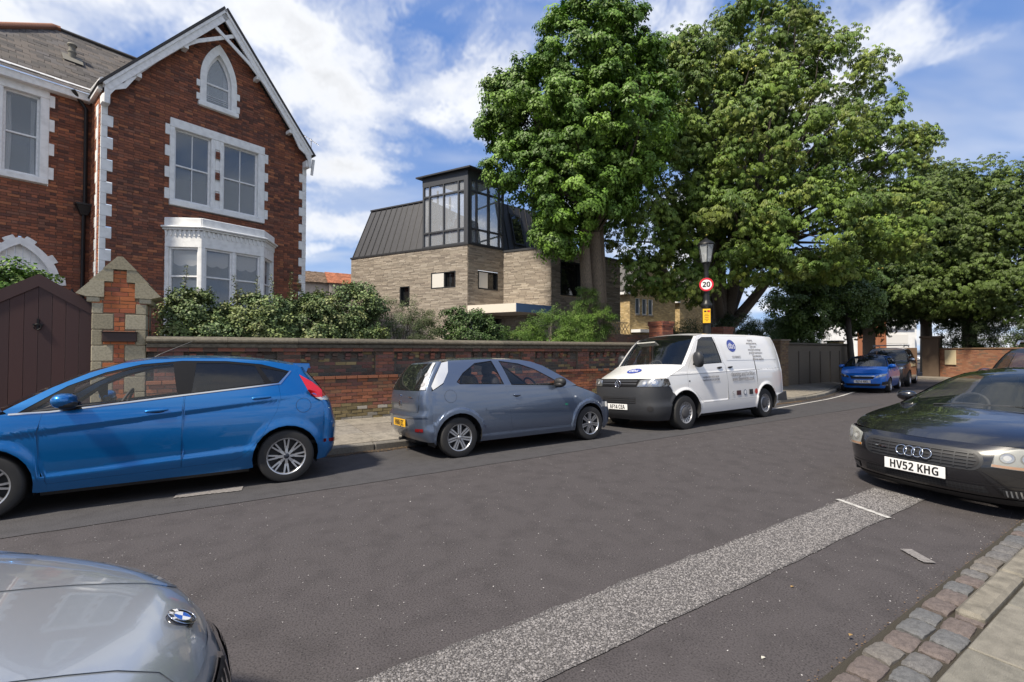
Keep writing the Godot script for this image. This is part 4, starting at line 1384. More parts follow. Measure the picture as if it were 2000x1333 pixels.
# ---- the modern house -----------------------------------------------------------
func modern_house() -> void:
	var P := Vector3(8.21, 0, -16.11)
	var a := Vector3(0.49271, 0, 0.8702)
	var b := Vector3(0.98977, 0, -0.14266)
	var Q := P + b * 1.81
	var E := Q + a * 2.15
	var h := thing("modern_house", "modern grey brick house with zinc mansard roof and glazed corner tower", "house", P)
	var inv := h.transform.affine_inverse()
	var XA := frame_xf(P, a)
	var XB := frame_xf(P, b)
	var XD := frame_xf(Q, a)
	var XE := frame_xf(E, b)
	var LA := inv * XA
	var LB := inv * XB
	var LD := inv * XD
	var LE := inv * XE
	var store := []
	var mb := MB.new()
	var pick := func(_x, _y): return Vector2(rng.randi() % 5, rng.randf_range(0.8, 1.18))
	var top := 5.7
	lay(store, mb, XA, rect(-6.33, 0, 0, top), [rect(-1.78, 4.05, -0.57, 4.72), rect(-3.44, 3.42, -2.91, 4.27)], 0.42, 0.05, 0.009, 0.012, pick, 2, 0.010)
	lay(store, mb, XB, rect(0, 0, 1.81, top), [rect(0.49, 4.0, 1.51, 4.73), rect(0.12, 0, 1.7, 2.85)], 0.42, 0.05, 0.009, 0.012, pick, 2, 0.010)
	lay(store, mb, XD, rect(0, 0, 2.15, top - 0.08), [], 0.42, 0.05, 0.009, 0.012, pick, 2, 0.010)
	lay(store, mb, XE, rect(0, 0, 4.5, top - 0.08), [rect(0.53, 3.77, 1.75, 5.2)], 0.42, 0.05, 0.009, 0.012, pick, 2, 0.010)
	var m2 := MB.new()
	m2.add(mb, inv)
	part(h, "mortar", m2, mat("grey_mortar", L(0.12, 0.10, 0.082), 0.95, {"tex": "stone", "scale": 1.5}))
	set_bricks(h, store, [L(0.385, 0.335, 0.275), L(0.325, 0.28, 0.23), L(0.42, 0.37, 0.31), L(0.275, 0.235, 0.195), L(0.355, 0.305, 0.25)], "long_brick", 300, "brick", 0.85)
	var zinc := mat("zinc", L(0.052, 0.053, 0.060), 0.5, {"metal": 0.25, "tex": "soft", "scale": 0.7})
	var seam := mat("zinc_seam", L(0.036, 0.037, 0.042), 0.5, {"metal": 0.3})
	var dark := mat("dark_frame", L(0.022, 0.023, 0.026), 0.45, {"metal": 0.2})
	var sky_glass := mat("coated_glass", L(0.62, 0.66, 0.72), 0.02, {"alpha": 0.12, "spec": 0.6, "metal": 0.3})
	var black_glass := mat("dark_pane", L(0.012, 0.013, 0.014), 0.03, {"spec": 0.8})
	var panel := mat("white_panel", L(0.62, 0.60, 0.56), 0.5)
	# windows in the brick
	for w in [[LA, -1.78, 4.05, -0.57, 4.72, 0.53], [LB, 0.49, 4.0, 1.51, 4.73, 0.5], [LA, -3.44, 3.42, -2.91, 4.27, 0.0], [LE, 0.53, 3.77, 1.75, 5.2, 0.0]]:
		var x: Transform3D = w[0]
		var f := MB.new()
		var t := 0.05
		var zz := -0.13
		for r in [[w[1], w[2], w[1] + t, w[4]], [w[3] - t, w[2], w[3], w[4]], [w[1] + t, w[2], w[3] - t, w[2] + t], [w[1] + t, w[4] - t, w[3] - t, w[4]]]:
			f.box(x * Vector3((r[0] + r[2]) * 0.5, (r[1] + r[3]) * 0.5, -0.09), Vector3(r[2] - r[0], r[3] - r[1], 0.2), x.basis)
		var um: float = lerpf(w[1], w[3], w[5])
		if w[5] > 0: f.box(x * Vector3(um, (w[2] + w[4]) * 0.5, -0.10), Vector3(0.07, w[4] - w[2] - 0.1, 0.14), x.basis)
		var wn := part(h, "window", f, dark)
		var g := MB.new()
		g.box(x * Vector3((um + w[3]) * 0.5, (w[2] + w[4]) * 0.5, zz), Vector3(w[3] - um, w[4] - w[2], 0.02), x.basis)
		part(wn, "pane", g, black_glass)
		if w[5] > 0:
			var p := MB.new()
			p.cbox(x * Vector3((w[1] + um) * 0.5, (w[2] + w[4]) * 0.5, -0.012), Vector3(um - w[1] - 0.02, w[4] - w[2] - 0.02, 0.03), 0.004, x.basis)
			part(wn, "infill_panel", p, panel)
	# entrance below the canopy
	var en := MB.new()
	en.box(LB * Vector3(0.91, 2.82, -0.30), Vector3(1.58, 0.10, 0.1), LB.basis)
	for u in [0.14, 0.62, 1.46, 1.68]: en.box(LB * Vector3(u, 1.4, -0.30), Vector3(0.06, 2.8, 0.1), LB.basis)
	part(h, "entrance_frame", en, dark)
	for k in 6:
		var bd := MB.new()
		bd.cbox(LB * Vector3(0.72 + k * 0.135, 1.4, -0.32), Vector3(0.13, 2.7, 0.05), 0.006, LB.basis)
		part(h, "door_board", bd, mat("door_oak", L(0.30, 0.21, 0.13), 0.6, {"tex": "fine", "scale": Vector3(5, 0.5, 5)}))
	var eg := MB.new()
	eg.box(LB * Vector3(0.38, 1.4, -0.34), Vector3(0.42, 2.75, 0.02), LB.basis)
	eg.box(LB * Vector3(1.57, 1.4, -0.34), Vector3(0.2, 2.75, 0.02), LB.basis)
	part(h, "pane", eg, black_glass)
	var hall := MB.new()
	hall.box(LB * Vector3(0.95, 1.45, -1.6), Vector3(2.0, 2.9, 0.1), LB.basis)
	hall.box(LB * Vector3(0.02, 1.45, -0.9), Vector3(0.1, 2.9, 1.4), LB.basis)
	hall.box(LB * Vector3(1.9, 1.45, -0.9), Vector3(0.1, 2.9, 1.4), LB.basis)
	hall.box(LB * Vector3(0.95, 2.95, -0.9), Vector3(2.0, 0.1, 1.4), LB.basis)
	part(h, "hall", hall, mat("room_dark", L(0.20, 0.185, 0.165), 0.9))
	# canopy
	var c0 := inv * P
	var c1 := inv * (P + a * 2.13)
	var c2 := inv * (Q + a * 2.148)
	var c3 := inv * Q
	var cn := MB.new()
	var e := Vector3(0, 0.32, 0)
	var y3 := Vector3(0, 2.98, 0)
	var o := LA.basis.z * 0.012
	cn.hexa([c0 + y3 + o, c1 + y3 + o, c2 + y3, c3 + y3, c0 + y3 + e + o, c1 + y3 + e + o, c2 + y3 + e, c3 + y3 + e])
	var can := part(h, "canopy", cn, mat("canopy_cream", L(0.68, 0.62, 0.53), 0.5))
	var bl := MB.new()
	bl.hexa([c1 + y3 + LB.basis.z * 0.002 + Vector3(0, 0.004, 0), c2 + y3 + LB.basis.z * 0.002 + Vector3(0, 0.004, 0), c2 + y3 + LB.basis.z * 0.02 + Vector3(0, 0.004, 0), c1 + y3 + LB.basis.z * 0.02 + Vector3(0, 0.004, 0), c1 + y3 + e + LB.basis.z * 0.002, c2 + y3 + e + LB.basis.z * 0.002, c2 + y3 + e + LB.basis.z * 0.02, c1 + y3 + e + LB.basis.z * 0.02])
	var blf := part(can, "fascia_board", bl, mat("blue_fascia", L(0.115, 0.20, 0.36), 0.5))  # this edge of the canopy is coloured blue, the rest cream
	blf.set_meta("label", "blue fascia board")
	# parapet edge strips
	var ed := MB.new()
	ed.box(LA * Vector3(-3.16, top + 0.03, -0.02), Vector3(6.40, 0.07, 0.12), LA.basis)
	ed.box(LB * Vector3(0.93, top + 0.032, -0.02), Vector3(1.86, 0.07, 0.12), LB.basis)
	ed.box(LD * Vector3(1.10, top - 0.04, -0.01), Vector3(2.2, 0.08, 0.10), LD.basis)
	ed.box(LE * Vector3(2.2, top - 0.042, -0.01), Vector3(4.5, 0.08, 0.10), LE.basis)
	part(h, "roof_edge", ed, seam)
	var fl := MB.new()
	fl.hexa([inv * Q + Vector3(0, 5.5, 0), inv * E + Vector3(0, 5.5, 0), LE * Vector3(4.5, 5.5, 0), LB * Vector3(6.3, 5.5, 0), inv * Q + Vector3(0, 5.6, 0), inv * E + Vector3(0, 5.6, 0), LE * Vector3(4.5, 5.6, 0), LB * Vector3(6.3, 5.6, 0)])
	part(h, "flat_roof", fl, seam)
	# mansard: left slope above A, seamed panels
	var lean := 0.62
	var n := 11
	for i in n:
		var u0 := lerpf(-6.28, -2.28, float(i) / n)
		var u1 := lerpf(-6.28, -2.28, float(i + 1) / n)
		var t0 := lerpf(-5.72, -2.28, float(i) / n)
		var t1 := lerpf(-5.72, -2.28, float(i + 1) / n)
		var pz := MB.new()
		pz.hexa([LA * Vector3(u0 + 0.01, top + 0.05, -0.03), LA * Vector3(u1 - 0.01, top + 0.05, -0.03), LA * Vector3(u1 - 0.01, top + 0.05, -0.10), LA * Vector3(u0 + 0.01, top + 0.05, -0.10), LA * Vector3(t0 + 0.01, 7.95, -lean), LA * Vector3(t1 - 0.01, 7.95, -lean), LA * Vector3(t1 - 0.01, 7.95, -lean - 0.07), LA * Vector3(t0 + 0.01, 7.95, -lean - 0.07)])
		part(h, "zinc_panel", pz, zinc)
		var rb := MB.new()
		rb.tube([LA * Vector3(u0, top + 0.05, -0.02), LA * Vector3(t0, 7.95, -lean + 0.01)], [0.018, 0.018], 4)
		part(h, "standing_seam", rb, seam)
	var hip := MB.new() # far end of the mansard and its flat top
	hip.hexa([LA * Vector3(-6.29, top + 0.05, -0.05), LA * Vector3(-6.29, top + 0.05, -5.0), LA * Vector3(-2.3, top + 0.05, -5.0), LA * Vector3(-2.3, top + 0.05, -0.11), LA * Vector3(-5.74, 7.93, -lean - 0.03), LA * Vector3(-5.74, 7.93, -4.4), LA * Vector3(-2.3, 7.93, -4.4), LA * Vector3(-2.3, 7.93, -lean - 0.08)])
	hip.box(LA * Vector3(-4.0, 7.99, -lean - 0.02), Vector3(3.5, 0.06, 0.14), LA.basis)
	part(h, "roof_end", hip, zinc)
	var bw := MB.new() # rest of the volume behind
	bw.box(LA * Vector3(-6.2, 2.8, -2.6), Vector3(0.2, 5.6, 5.0), LA.basis)
	part(h, "side_wall", bw, mat("grey_side", L(0.28, 0.235, 0.19), 0.9, {"tex": "stone", "scale": 1.5}))
	# mansard: right slope continuing the B face
	n = 14
	var wins := [[2.55, 3.15], [3.95, 4.55]]
	for i in n:
		var u0 := lerpf(1.86, 6.6, float(i) / n)
		var u1 := lerpf(1.86, 6.6, float(i + 1) / n)
		var pz := MB.new()
		pz.hexa([LB * Vector3(u0 + 0.01, 5.58, -0.03), LB * Vector3(u1 - 0.01, 5.58, -0.03), LB * Vector3(u1 - 0.01, 5.58, -0.10), LB * Vector3(u0 + 0.01, 5.58, -0.10), LB * Vector3(u0 + 0.01, 7.95, -lean), LB * Vector3(u1 - 0.01, 7.95, -lean), LB * Vector3(u1 - 0.01, 7.95, -lean - 0.07), LB * Vector3(u0 + 0.01, 7.95, -lean - 0.07)])
		part(h, "zinc_panel", pz, zinc)
		var rb := MB.new()
		rb.tube([LB * Vector3(u0, 5.58, -0.02), LB * Vector3(u0, 7.95, -lean + 0.01)], [0.018, 0.018], 4)
		part(h, "standing_seam", rb, seam)
	for w in wins:
		var at := func(u: float, f: float, out: float) -> Vector3: return LB * Vector3(u, lerpf(5.6, 7.95, f), lerpf(-0.03, -lean, f) + out)
		var fr := MB.new()
		fr.hexa([at.call(w[0], 0.22, 0.0), at.call(w[1], 0.22, 0.0), at.call(w[1], 0.22, 0.06), at.call(w[0], 0.22, 0.06), at.call(w[0], 0.82, 0.0), at.call(w[1], 0.82, 0.0), at.call(w[1], 0.82, 0.06), at.call(w[0], 0.82, 0.06)])
		var rw := part(h, "roof_window", fr, dark)
		var gl := MB.new()
		gl.quad(at.call(w[0] + 0.06, 0.25, 0.064), at.call(w[1] - 0.06, 0.25, 0.064), at.call(w[1] - 0.06, 0.79, 0.064), at.call(w[0] + 0.06, 0.79, 0.064))
		part(rw, "pane", gl, black_glass)
	# glazed tower
	var tw := MB.new()
	var y0 := 5.74
	var y1 := 8.66
	tw.box(LA * Vector3(-1.13, 8.50, -0.06), Vector3(2.26, 0.34, 0.1), LA.basis)
	tw.box(LB * Vector3(0.92, 8.50, -0.06), Vector3(1.84, 0.34, 0.1), LB.basis)
	for q in [[LA, -2.22], [LB, 1.83]]: # the two hidden sides are glazed as well
		for z in [-0.05, -1.0, -1.9]: tw.box(q[0] * Vector3(q[1], 7.1, z), Vector3(0.06, 2.75, 0.07), q[0].basis)
		for y in [6.37, 7.87]: tw.box(q[0] * Vector3(q[1], y, -1.0), Vector3(0.05, 0.06, 1.8), q[0].basis)
	tw.hexa([LA * Vector3(-2.25, 5.66, -0.1), LA * Vector3(-0.05, 5.66, -0.1), LB * Vector3(1.8, 5.66, -0.1), LB * Vector3(1.8, 5.66, -2.2), LA * Vector3(-2.25, 5.74, -0.1), LA * Vector3(-0.05, 5.74, -0.1), LB * Vector3(1.8, 5.74, -0.1), LB * Vector3(1.8, 5.74, -2.2)])
	var tower := part(h, "tower_frame", tw, mat("tower_metal", L(0.062, 0.066, 0.076), 0.45, {"metal": 0.3}))
	var ro := MB.new()
	ro.hexa([LA * Vector3(-2.52, 8.68, 0.12), LA * Vector3(0.08, 8.68, 0.12) + LB.basis.z * 0.12, LB * Vector3(1.98, 8.68, 0.14), LB * Vector3(1.98, 8.68, -2.6), LA * Vector3(-2.52, 8.74, 0.12), LA * Vector3(0.08, 8.74, 0.12) + LB.basis.z * 0.12, LB * Vector3(1.98, 8.74, 0.14), LB * Vector3(1.98, 8.74, -2.6)])
	part(h, "tower_roof", ro, seam)
	for s in [[LA, -2.25, [-2.19, -1.89, -1.18, -0.46, -0.16], 0.0], [LB, 0.0, [0.16, 0.45, 1.04, 1.60, 1.80], 1.84]]:
		var x: Transform3D = s[0]
		var us: Array = s[2]
		for u in us:
			var mu := MB.new()
			mu.box(x * Vector3(u, 7.05, -0.05), Vector3(0.06, 2.6, 0.10), x.basis)
			part(tower, "mullion", mu, mats["tower_metal"])
		for y in [5.79, 6.37, 7.87, 8.32]:
			var tr := MB.new()
			tr.box(x * Vector3((us[0] + us[4]) * 0.5, y, -0.052), Vector3(us[4] - us[0] + 0.06, 0.065, 0.098), x.basis)
			part(tower, "transom", tr, mats["tower_metal"])
		var ys := [5.82, 6.34, 7.84, 8.29]
		for i in 4:
			for j in 3:
				var g := MB.new()
				g.box(x * Vector3((us[i] + us[i + 1]) * 0.5, ([6.08, 7.12, 8.10] as Array)[j], -0.07), Vector3(us[i + 1] - us[i] - 0.05, ([0.52, 1.44, 0.40] as Array)[j], 0.02), x.basis * Basis(Vector3.UP, rng.randf_range(-0.006, 0.006)))
				part(tower, "pane", g, sky_glass)
		var post := MB.new()
		post.box(x * Vector3(us[4] + 0.09 if s[3] == 0.0 else us[0] - 0.09, 7.1, -0.055), Vector3(0.15, 2.75, 0.10), x.basis)
		part(tower, "corner_post", post, mats["tower_metal"])

# ---- houses further off ------------------------------------------------------------
func far_houses() -> void:
	var yb := [L(0.50, 0.37, 0.175), L(0.44, 0.32, 0.15), L(0.54, 0.41, 0.22), L(0.38, 0.28, 0.14)]
	var fasc := mat("far_white", L(0.68, 0.68, 0.66), 0.6)
	var tile := mat("far_tile", L(0.10, 0.095, 0.088), 0.8, {"tex": "stone", "scale": 1.0, "bump": "grit", "bump_cm": 1.0})
	var pane := mat("far_pane", L(0.10, 0.12, 0.15), 0.05, {"spec": 0.7})
	var k := 0
	for c in [[Vector3(20.77, 0, -19.49), 5.0, 4.5, 8.0, "yellow brick house with three narrow windows behind the trees", [0.5, 1.15, 1.75]], [Vector3(27.6, 0, -21.2), 5.0, 4.0, 8.0, "second yellow brick house further back behind the chestnut", []]]:
		var p: Vector3 = c[0]
		var h := thing("yellow_brick_house", c[4], "house", p, 0.0, "yellow brick houses beyond the garden")
		var inv := h.transform.affine_inverse()
		var store := []
		var mb := MB.new()
		var pick := func(_x, _y): return Vector2(rng.randi() % 4, rng.randf_range(0.85, 1.15))
		var holes := []
		for u in c[5]: holes.append(rect(u, 3.75, u + 0.42, 4.75))
		lay(store, mb, frame_xf(p, Vector3(1, 0, -0.06)), rect(0, 0, c[2], c[1] + 0.6), holes, 0.225, 0.075, 0.01, 0.01, pick)
		lay(store, mb, frame_xf(p + Vector3(0, 0, -c[3]), Vector3(0, 0, 1)), rect(0, 0, c[3], c[1]), [], 0.225, 0.075, 0.01, 0.01, pick)
		var m2 := MB.new()
		m2.add(mb, inv)
		part(h, "mortar", m2, mat("yellow_mortar", L(0.36, 0.29, 0.18), 0.95))
		set_bricks(h, store, yb, "yellow_brick", 0)
		var f := MB.new()
		f.box(Vector3(-0.18, c[1] + 0.02, -c[3] * 0.5), Vector3(0.3, 0.2, c[3] + 0.2))
		part(h, "fascia", f, fasc)
		var r := MB.new() # roof slope facing left and its mate
		r.hexa([Vector3(-0.35, c[1] + 0.1, 0.25), Vector3(-0.35, c[1] + 0.1, -c[3]), Vector3(c[2] * 0.5, c[1] + 2.3, -c[3]), Vector3(c[2] * 0.5, c[1] + 2.3, 0.25), Vector3(-0.35, c[1] + 0.2, 0.25), Vector3(-0.35, c[1] + 0.2, -c[3]), Vector3(c[2] * 0.5, c[1] + 2.42, -c[3]), Vector3(c[2] * 0.5, c[1] + 2.42, 0.25)])
		r.hexa([Vector3(c[2] + 0.35, c[1] + 0.1, 0.25), Vector3(c[2] + 0.35, c[1] + 0.1, -c[3]), Vector3(c[2] * 0.5, c[1] + 2.3, -c[3]), Vector3(c[2] * 0.5, c[1] + 2.3, 0.25), Vector3(c[2] + 0.35, c[1] + 0.2, 0.25), Vector3(c[2] + 0.35, c[1] + 0.2, -c[3]), Vector3(c[2] * 0.5, c[1] + 2.42, -c[3]), Vector3(c[2] * 0.5, c[1] + 2.42, 0.25)])
		part(h, "roof", r, tile)
		var gx := inv * frame_xf(p, Vector3(1, 0, -0.06))
		var gb := MB.new()
		gb.prism(PackedVector2Array([Vector2(0, c[1] + 0.55), Vector2(c[2], c[1] + 0.55), Vector2(c[2] * 0.5, c[1] + 2.3)]), -0.2, -0.01, gx)
		part(h, "gable", gb, mat("yellow_gable", L(0.40, 0.30, 0.16), 0.9, {"tex": "stone", "scale": 2.0}))
		for u in c[5]:
			var wf := MB.new()
			for q in [[u, u + 0.05, 3.75, 4.75], [u + 0.37, u + 0.42, 3.75, 4.75], [u + 0.05, u + 0.37, 4.7, 4.75], [u + 0.05, u + 0.37, 3.75, 3.8]]: wf.box(gx * Vector3((q[0] + q[1]) * 0.5, (q[2] + q[3]) * 0.5, -0.05), Vector3(q[1] - q[0], q[3] - q[2], 0.08), gx.basis)
			var w := part(h, "window", wf, fasc)
			var g := MB.new()
			g.box(gx * Vector3(u + 0.21, 4.25, -0.08), Vector3(0.34, 0.92, 0.02), gx.basis)
			part(w, "pane", g, pane)
			var sl := MB.new()
			sl.box(gx * Vector3(u + 0.21, 3.70, 0.02), Vector3(0.5, 0.08, 0.1), gx.basis)
			part(w, "sill", sl, mat("far_sill", L(0.16, 0.14, 0.11), 0.9))
		if k == 0:
			var dpp := MB.new()
			dpp.tube([Vector3(-0.08, 5.0, -2.0), Vector3(-0.08, 0, -2.0)], [0.05, 0.05], 6)
			part(h, "downpipe", dpp, mats["cast_iron"])
			var pc := MB.new()
			pc.box(gx * Vector3(1.2, 2.72, 0.35), Vector3(2.2, 0.18, 0.7), gx.basis)
			part(h, "porch_roof", pc, fasc)
		k += 1
	# tiled roofs seen between the two houses
	for c in [[Vector3(4.6, 0, -40.5), 6.2, L(0.155, 0.105, 0.07), "brown tiled roofed house far behind, left of the red roof"], [Vector3(7.75, 0, -40.2), 5.0, L(0.36, 0.13, 0.065), "house with orange red tiled roof far behind the hedge"]]:
		var h := thing("far_house", c[3], "house", c[0], 0.0, "tiled roofs far behind")
		var ln := 3.3 if c[1] > 6 else 6.0
		var wl := MB.new()
		wl.box(Vector3(ln * 0.5, 3.6, -3.0), Vector3(ln, 7.2, 5.8))
		part(h, "wall", wl, mat("far_render", L(0.48, 0.42, 0.36), 0.9, {"tex": "soft", "scale": 0.5}))
		var st := []
		var bm := MB.new()
		var al := deg_to_rad(38)
		var xf := Transform3D(Basis(Vector3.RIGHT, Vector3(0, sin(al), -cos(al)), Vector3(0, cos(al), sin(al))), c[0] + Vector3(0, 7.1, 0.2))
		lay(st, bm, xf, rect(-0.2, 0, ln + 0.15, 1.75), [], 0.24, 0.26, 0.012, 0.05, func(_x, _y): return Vector2(0, rng.randf_range(0.75, 1.2)))
		var b2 := MB.new()
		b2.add(bm, h.transform.affine_inverse())
		part(h, "roof", b2, mat("far_roof_bed", L(0.08, 0.05, 0.035), 0.9))
		set_bricks(h, st, [c[2]], "far_tile_%d" % int(c[1]), 0, "tile", 0.85, "roof_tiles")
	# white building at the end of the road
	var f := Vector3(0.843, 0, 0.537)
	var g0 := Vector3(64.9, 0, -23.9)
	var gx := frame_xf(g0, f)
	var wb := thing("white_building", "white rendered building with wide garage door at the road's end", "building", g0)
	var iv := wb.transform.affine_inverse() * gx
	var wm := mat("white_render", L(0.78, 0.78, 0.77), 0.7, {"tex": "soft", "scale": 0.2})
	var w1 := MB.new()
	w1.box(iv * Vector3(3.4, 4.6, -4.0), Vector3(7.6, 9.2, 6.0), iv.basis)
	part(wb, "wall", w1, wm)
	var w2 := MB.new()
	w2.box(iv * Vector3(2.9, 2.05, -0.6), Vector3(6.4, 4.1, 1.2), iv.basis)
	part(wb, "garage", w2, wm)
	var w3 := MB.new()
	w3.hexa([iv * Vector3(-0.4, 4.1, 0.2), iv * Vector3(6.2, 4.1, 0.2), iv * Vector3(6.2, 4.1, -1.1), iv * Vector3(-0.4, 4.1, -1.1), iv * Vector3(-0.4, 4.25, 0.2), iv * Vector3(6.2, 4.25, 0.2), iv * Vector3(6.2, 4.9, -1.1), iv * Vector3(-0.4, 4.9, -1.1)])
	part(wb, "garage_roof", w3, mat("grey_roof", L(0.30, 0.31, 0.33), 0.7))
	for i in 3:
		var gd := MB.new()
		gd.cbox(iv * Vector3(2.75, 0.65 + i * 1.15, 0.02), Vector3(5.0, 1.12, 0.05), 0.02, iv.basis)
		part(wb, "garage_panel", gd, mat("garage_white", L(0.70, 0.69, 0.66), 0.5))
	for x in [2.7, 4.1, 6.6]:
		var wf := MB.new()
		wf.box(iv * Vector3(x + 0.5, 6.3, -0.98), Vector3(1.1, 1.9, 0.06), iv.basis)
		var wn := part(wb, "window", wf, wm)
		for q in 4:
			var pn := MB.new()
			pn.box(iv * Vector3(x + 0.26 + (q % 2) * 0.48, 5.85 + (q / 2) * 0.9, -0.94), Vector3(0.42, 0.8, 0.03), iv.basis)
			part(wn, "pane", pn, pane)
	var ob := thing("orange_brick_house", "narrow strip of orange brick house beside the white building", "house", Vector3(60.6, 0, -20.7))
	var o2 := MB.new()
	o2.box(Vector3(0.9, 3.6, -1.2), Vector3(0.9, 7.4, 3), Basis(Vector3.UP, -0.567))
	part(ob, "wall", o2, mat("orange_far", L(0.34, 0.13, 0.06), 0.9, {"tex": "fine", "scale": 1.0}))
	var o3 := MB.new()
	o3.box(Vector3(0.9, 7.4, -1.2), Vector3(1.2, 0.3, 3.3), Basis(Vector3.UP, -0.567))
	part(ob, "roof", o3, tile)
	var lw := MB.new()
	lw.box(Vector3(0, 0.92, 0), Vector3(4.2, 1.86, 0.3), Basis(Vector3.UP, -0.567))
	one("low_wall", "low brown brick wall in front of the white garage", "wall", lw, mat("brown_far", L(0.16, 0.095, 0.055), 0.9, {"tex": "fine", "scale": 1.0})).position = Vector3(61.9, 0, -19.8)

# ---- walls on the right and behind the van ---------------------------------------
func brick_pier(called: String, label: String, at: Vector3, w: float, ht: float, palette: Array, key: String, cap: int) -> void:
	var p := thing(called, label, "pier", at, 0.0, "brick piers along the pavement")
	var store := []
	var mb := MB.new()
	var pick := func(_x, _y): return Vector2(rng.randi() % palette.size(), rng.randf_range(0.8, 1.2))
	for s in [[at + Vector3(-w * 0.5, 0, w * 0.5), Vector3.RIGHT], [at + Vector3(-w * 0.5, 0, -w * 0.5), Vector3.BACK], [at + Vector3(w * 0.5, 0, w * 0.5), Vector3.FORWARD], [at + Vector3(w * 0.5, 0, -w * 0.5), Vector3.LEFT]]:
		lay(store, mb, frame_xf(s[0], s[1]), rect(0, 0, w, ht - 0.16), [], 0.225, 0.075, 0.01, 0.01, pick)
		var o: Vector3 = s[1].cross(Vector3.UP) * 0.03
		lay(store, mb, frame_xf(s[0] + o - s[1] * 0.03, s[1]), rect(0, ht - 0.16, w + 0.06, ht), [], 0.225, 0.08, 0.01, 0.01, pick)
	var c := MB.new()
	c.add(mb, p.transform.affine_inverse())
	c.box(Vector3(0, ht - 0.06, 0), Vector3(w + 0.05, 0.1, w + 0.05))
	if cap: c.box(Vector3(0, ht + 0.03, 0), Vector3(w + 0.16, 0.07, w + 0.16))
	part(p, "mortar", c, mat("pier_mortar", L(0.22, 0.18, 0.14), 0.95, {"tex": "stone", "scale": 2.0}))
	set_bricks(p, store, palette, key, 120)

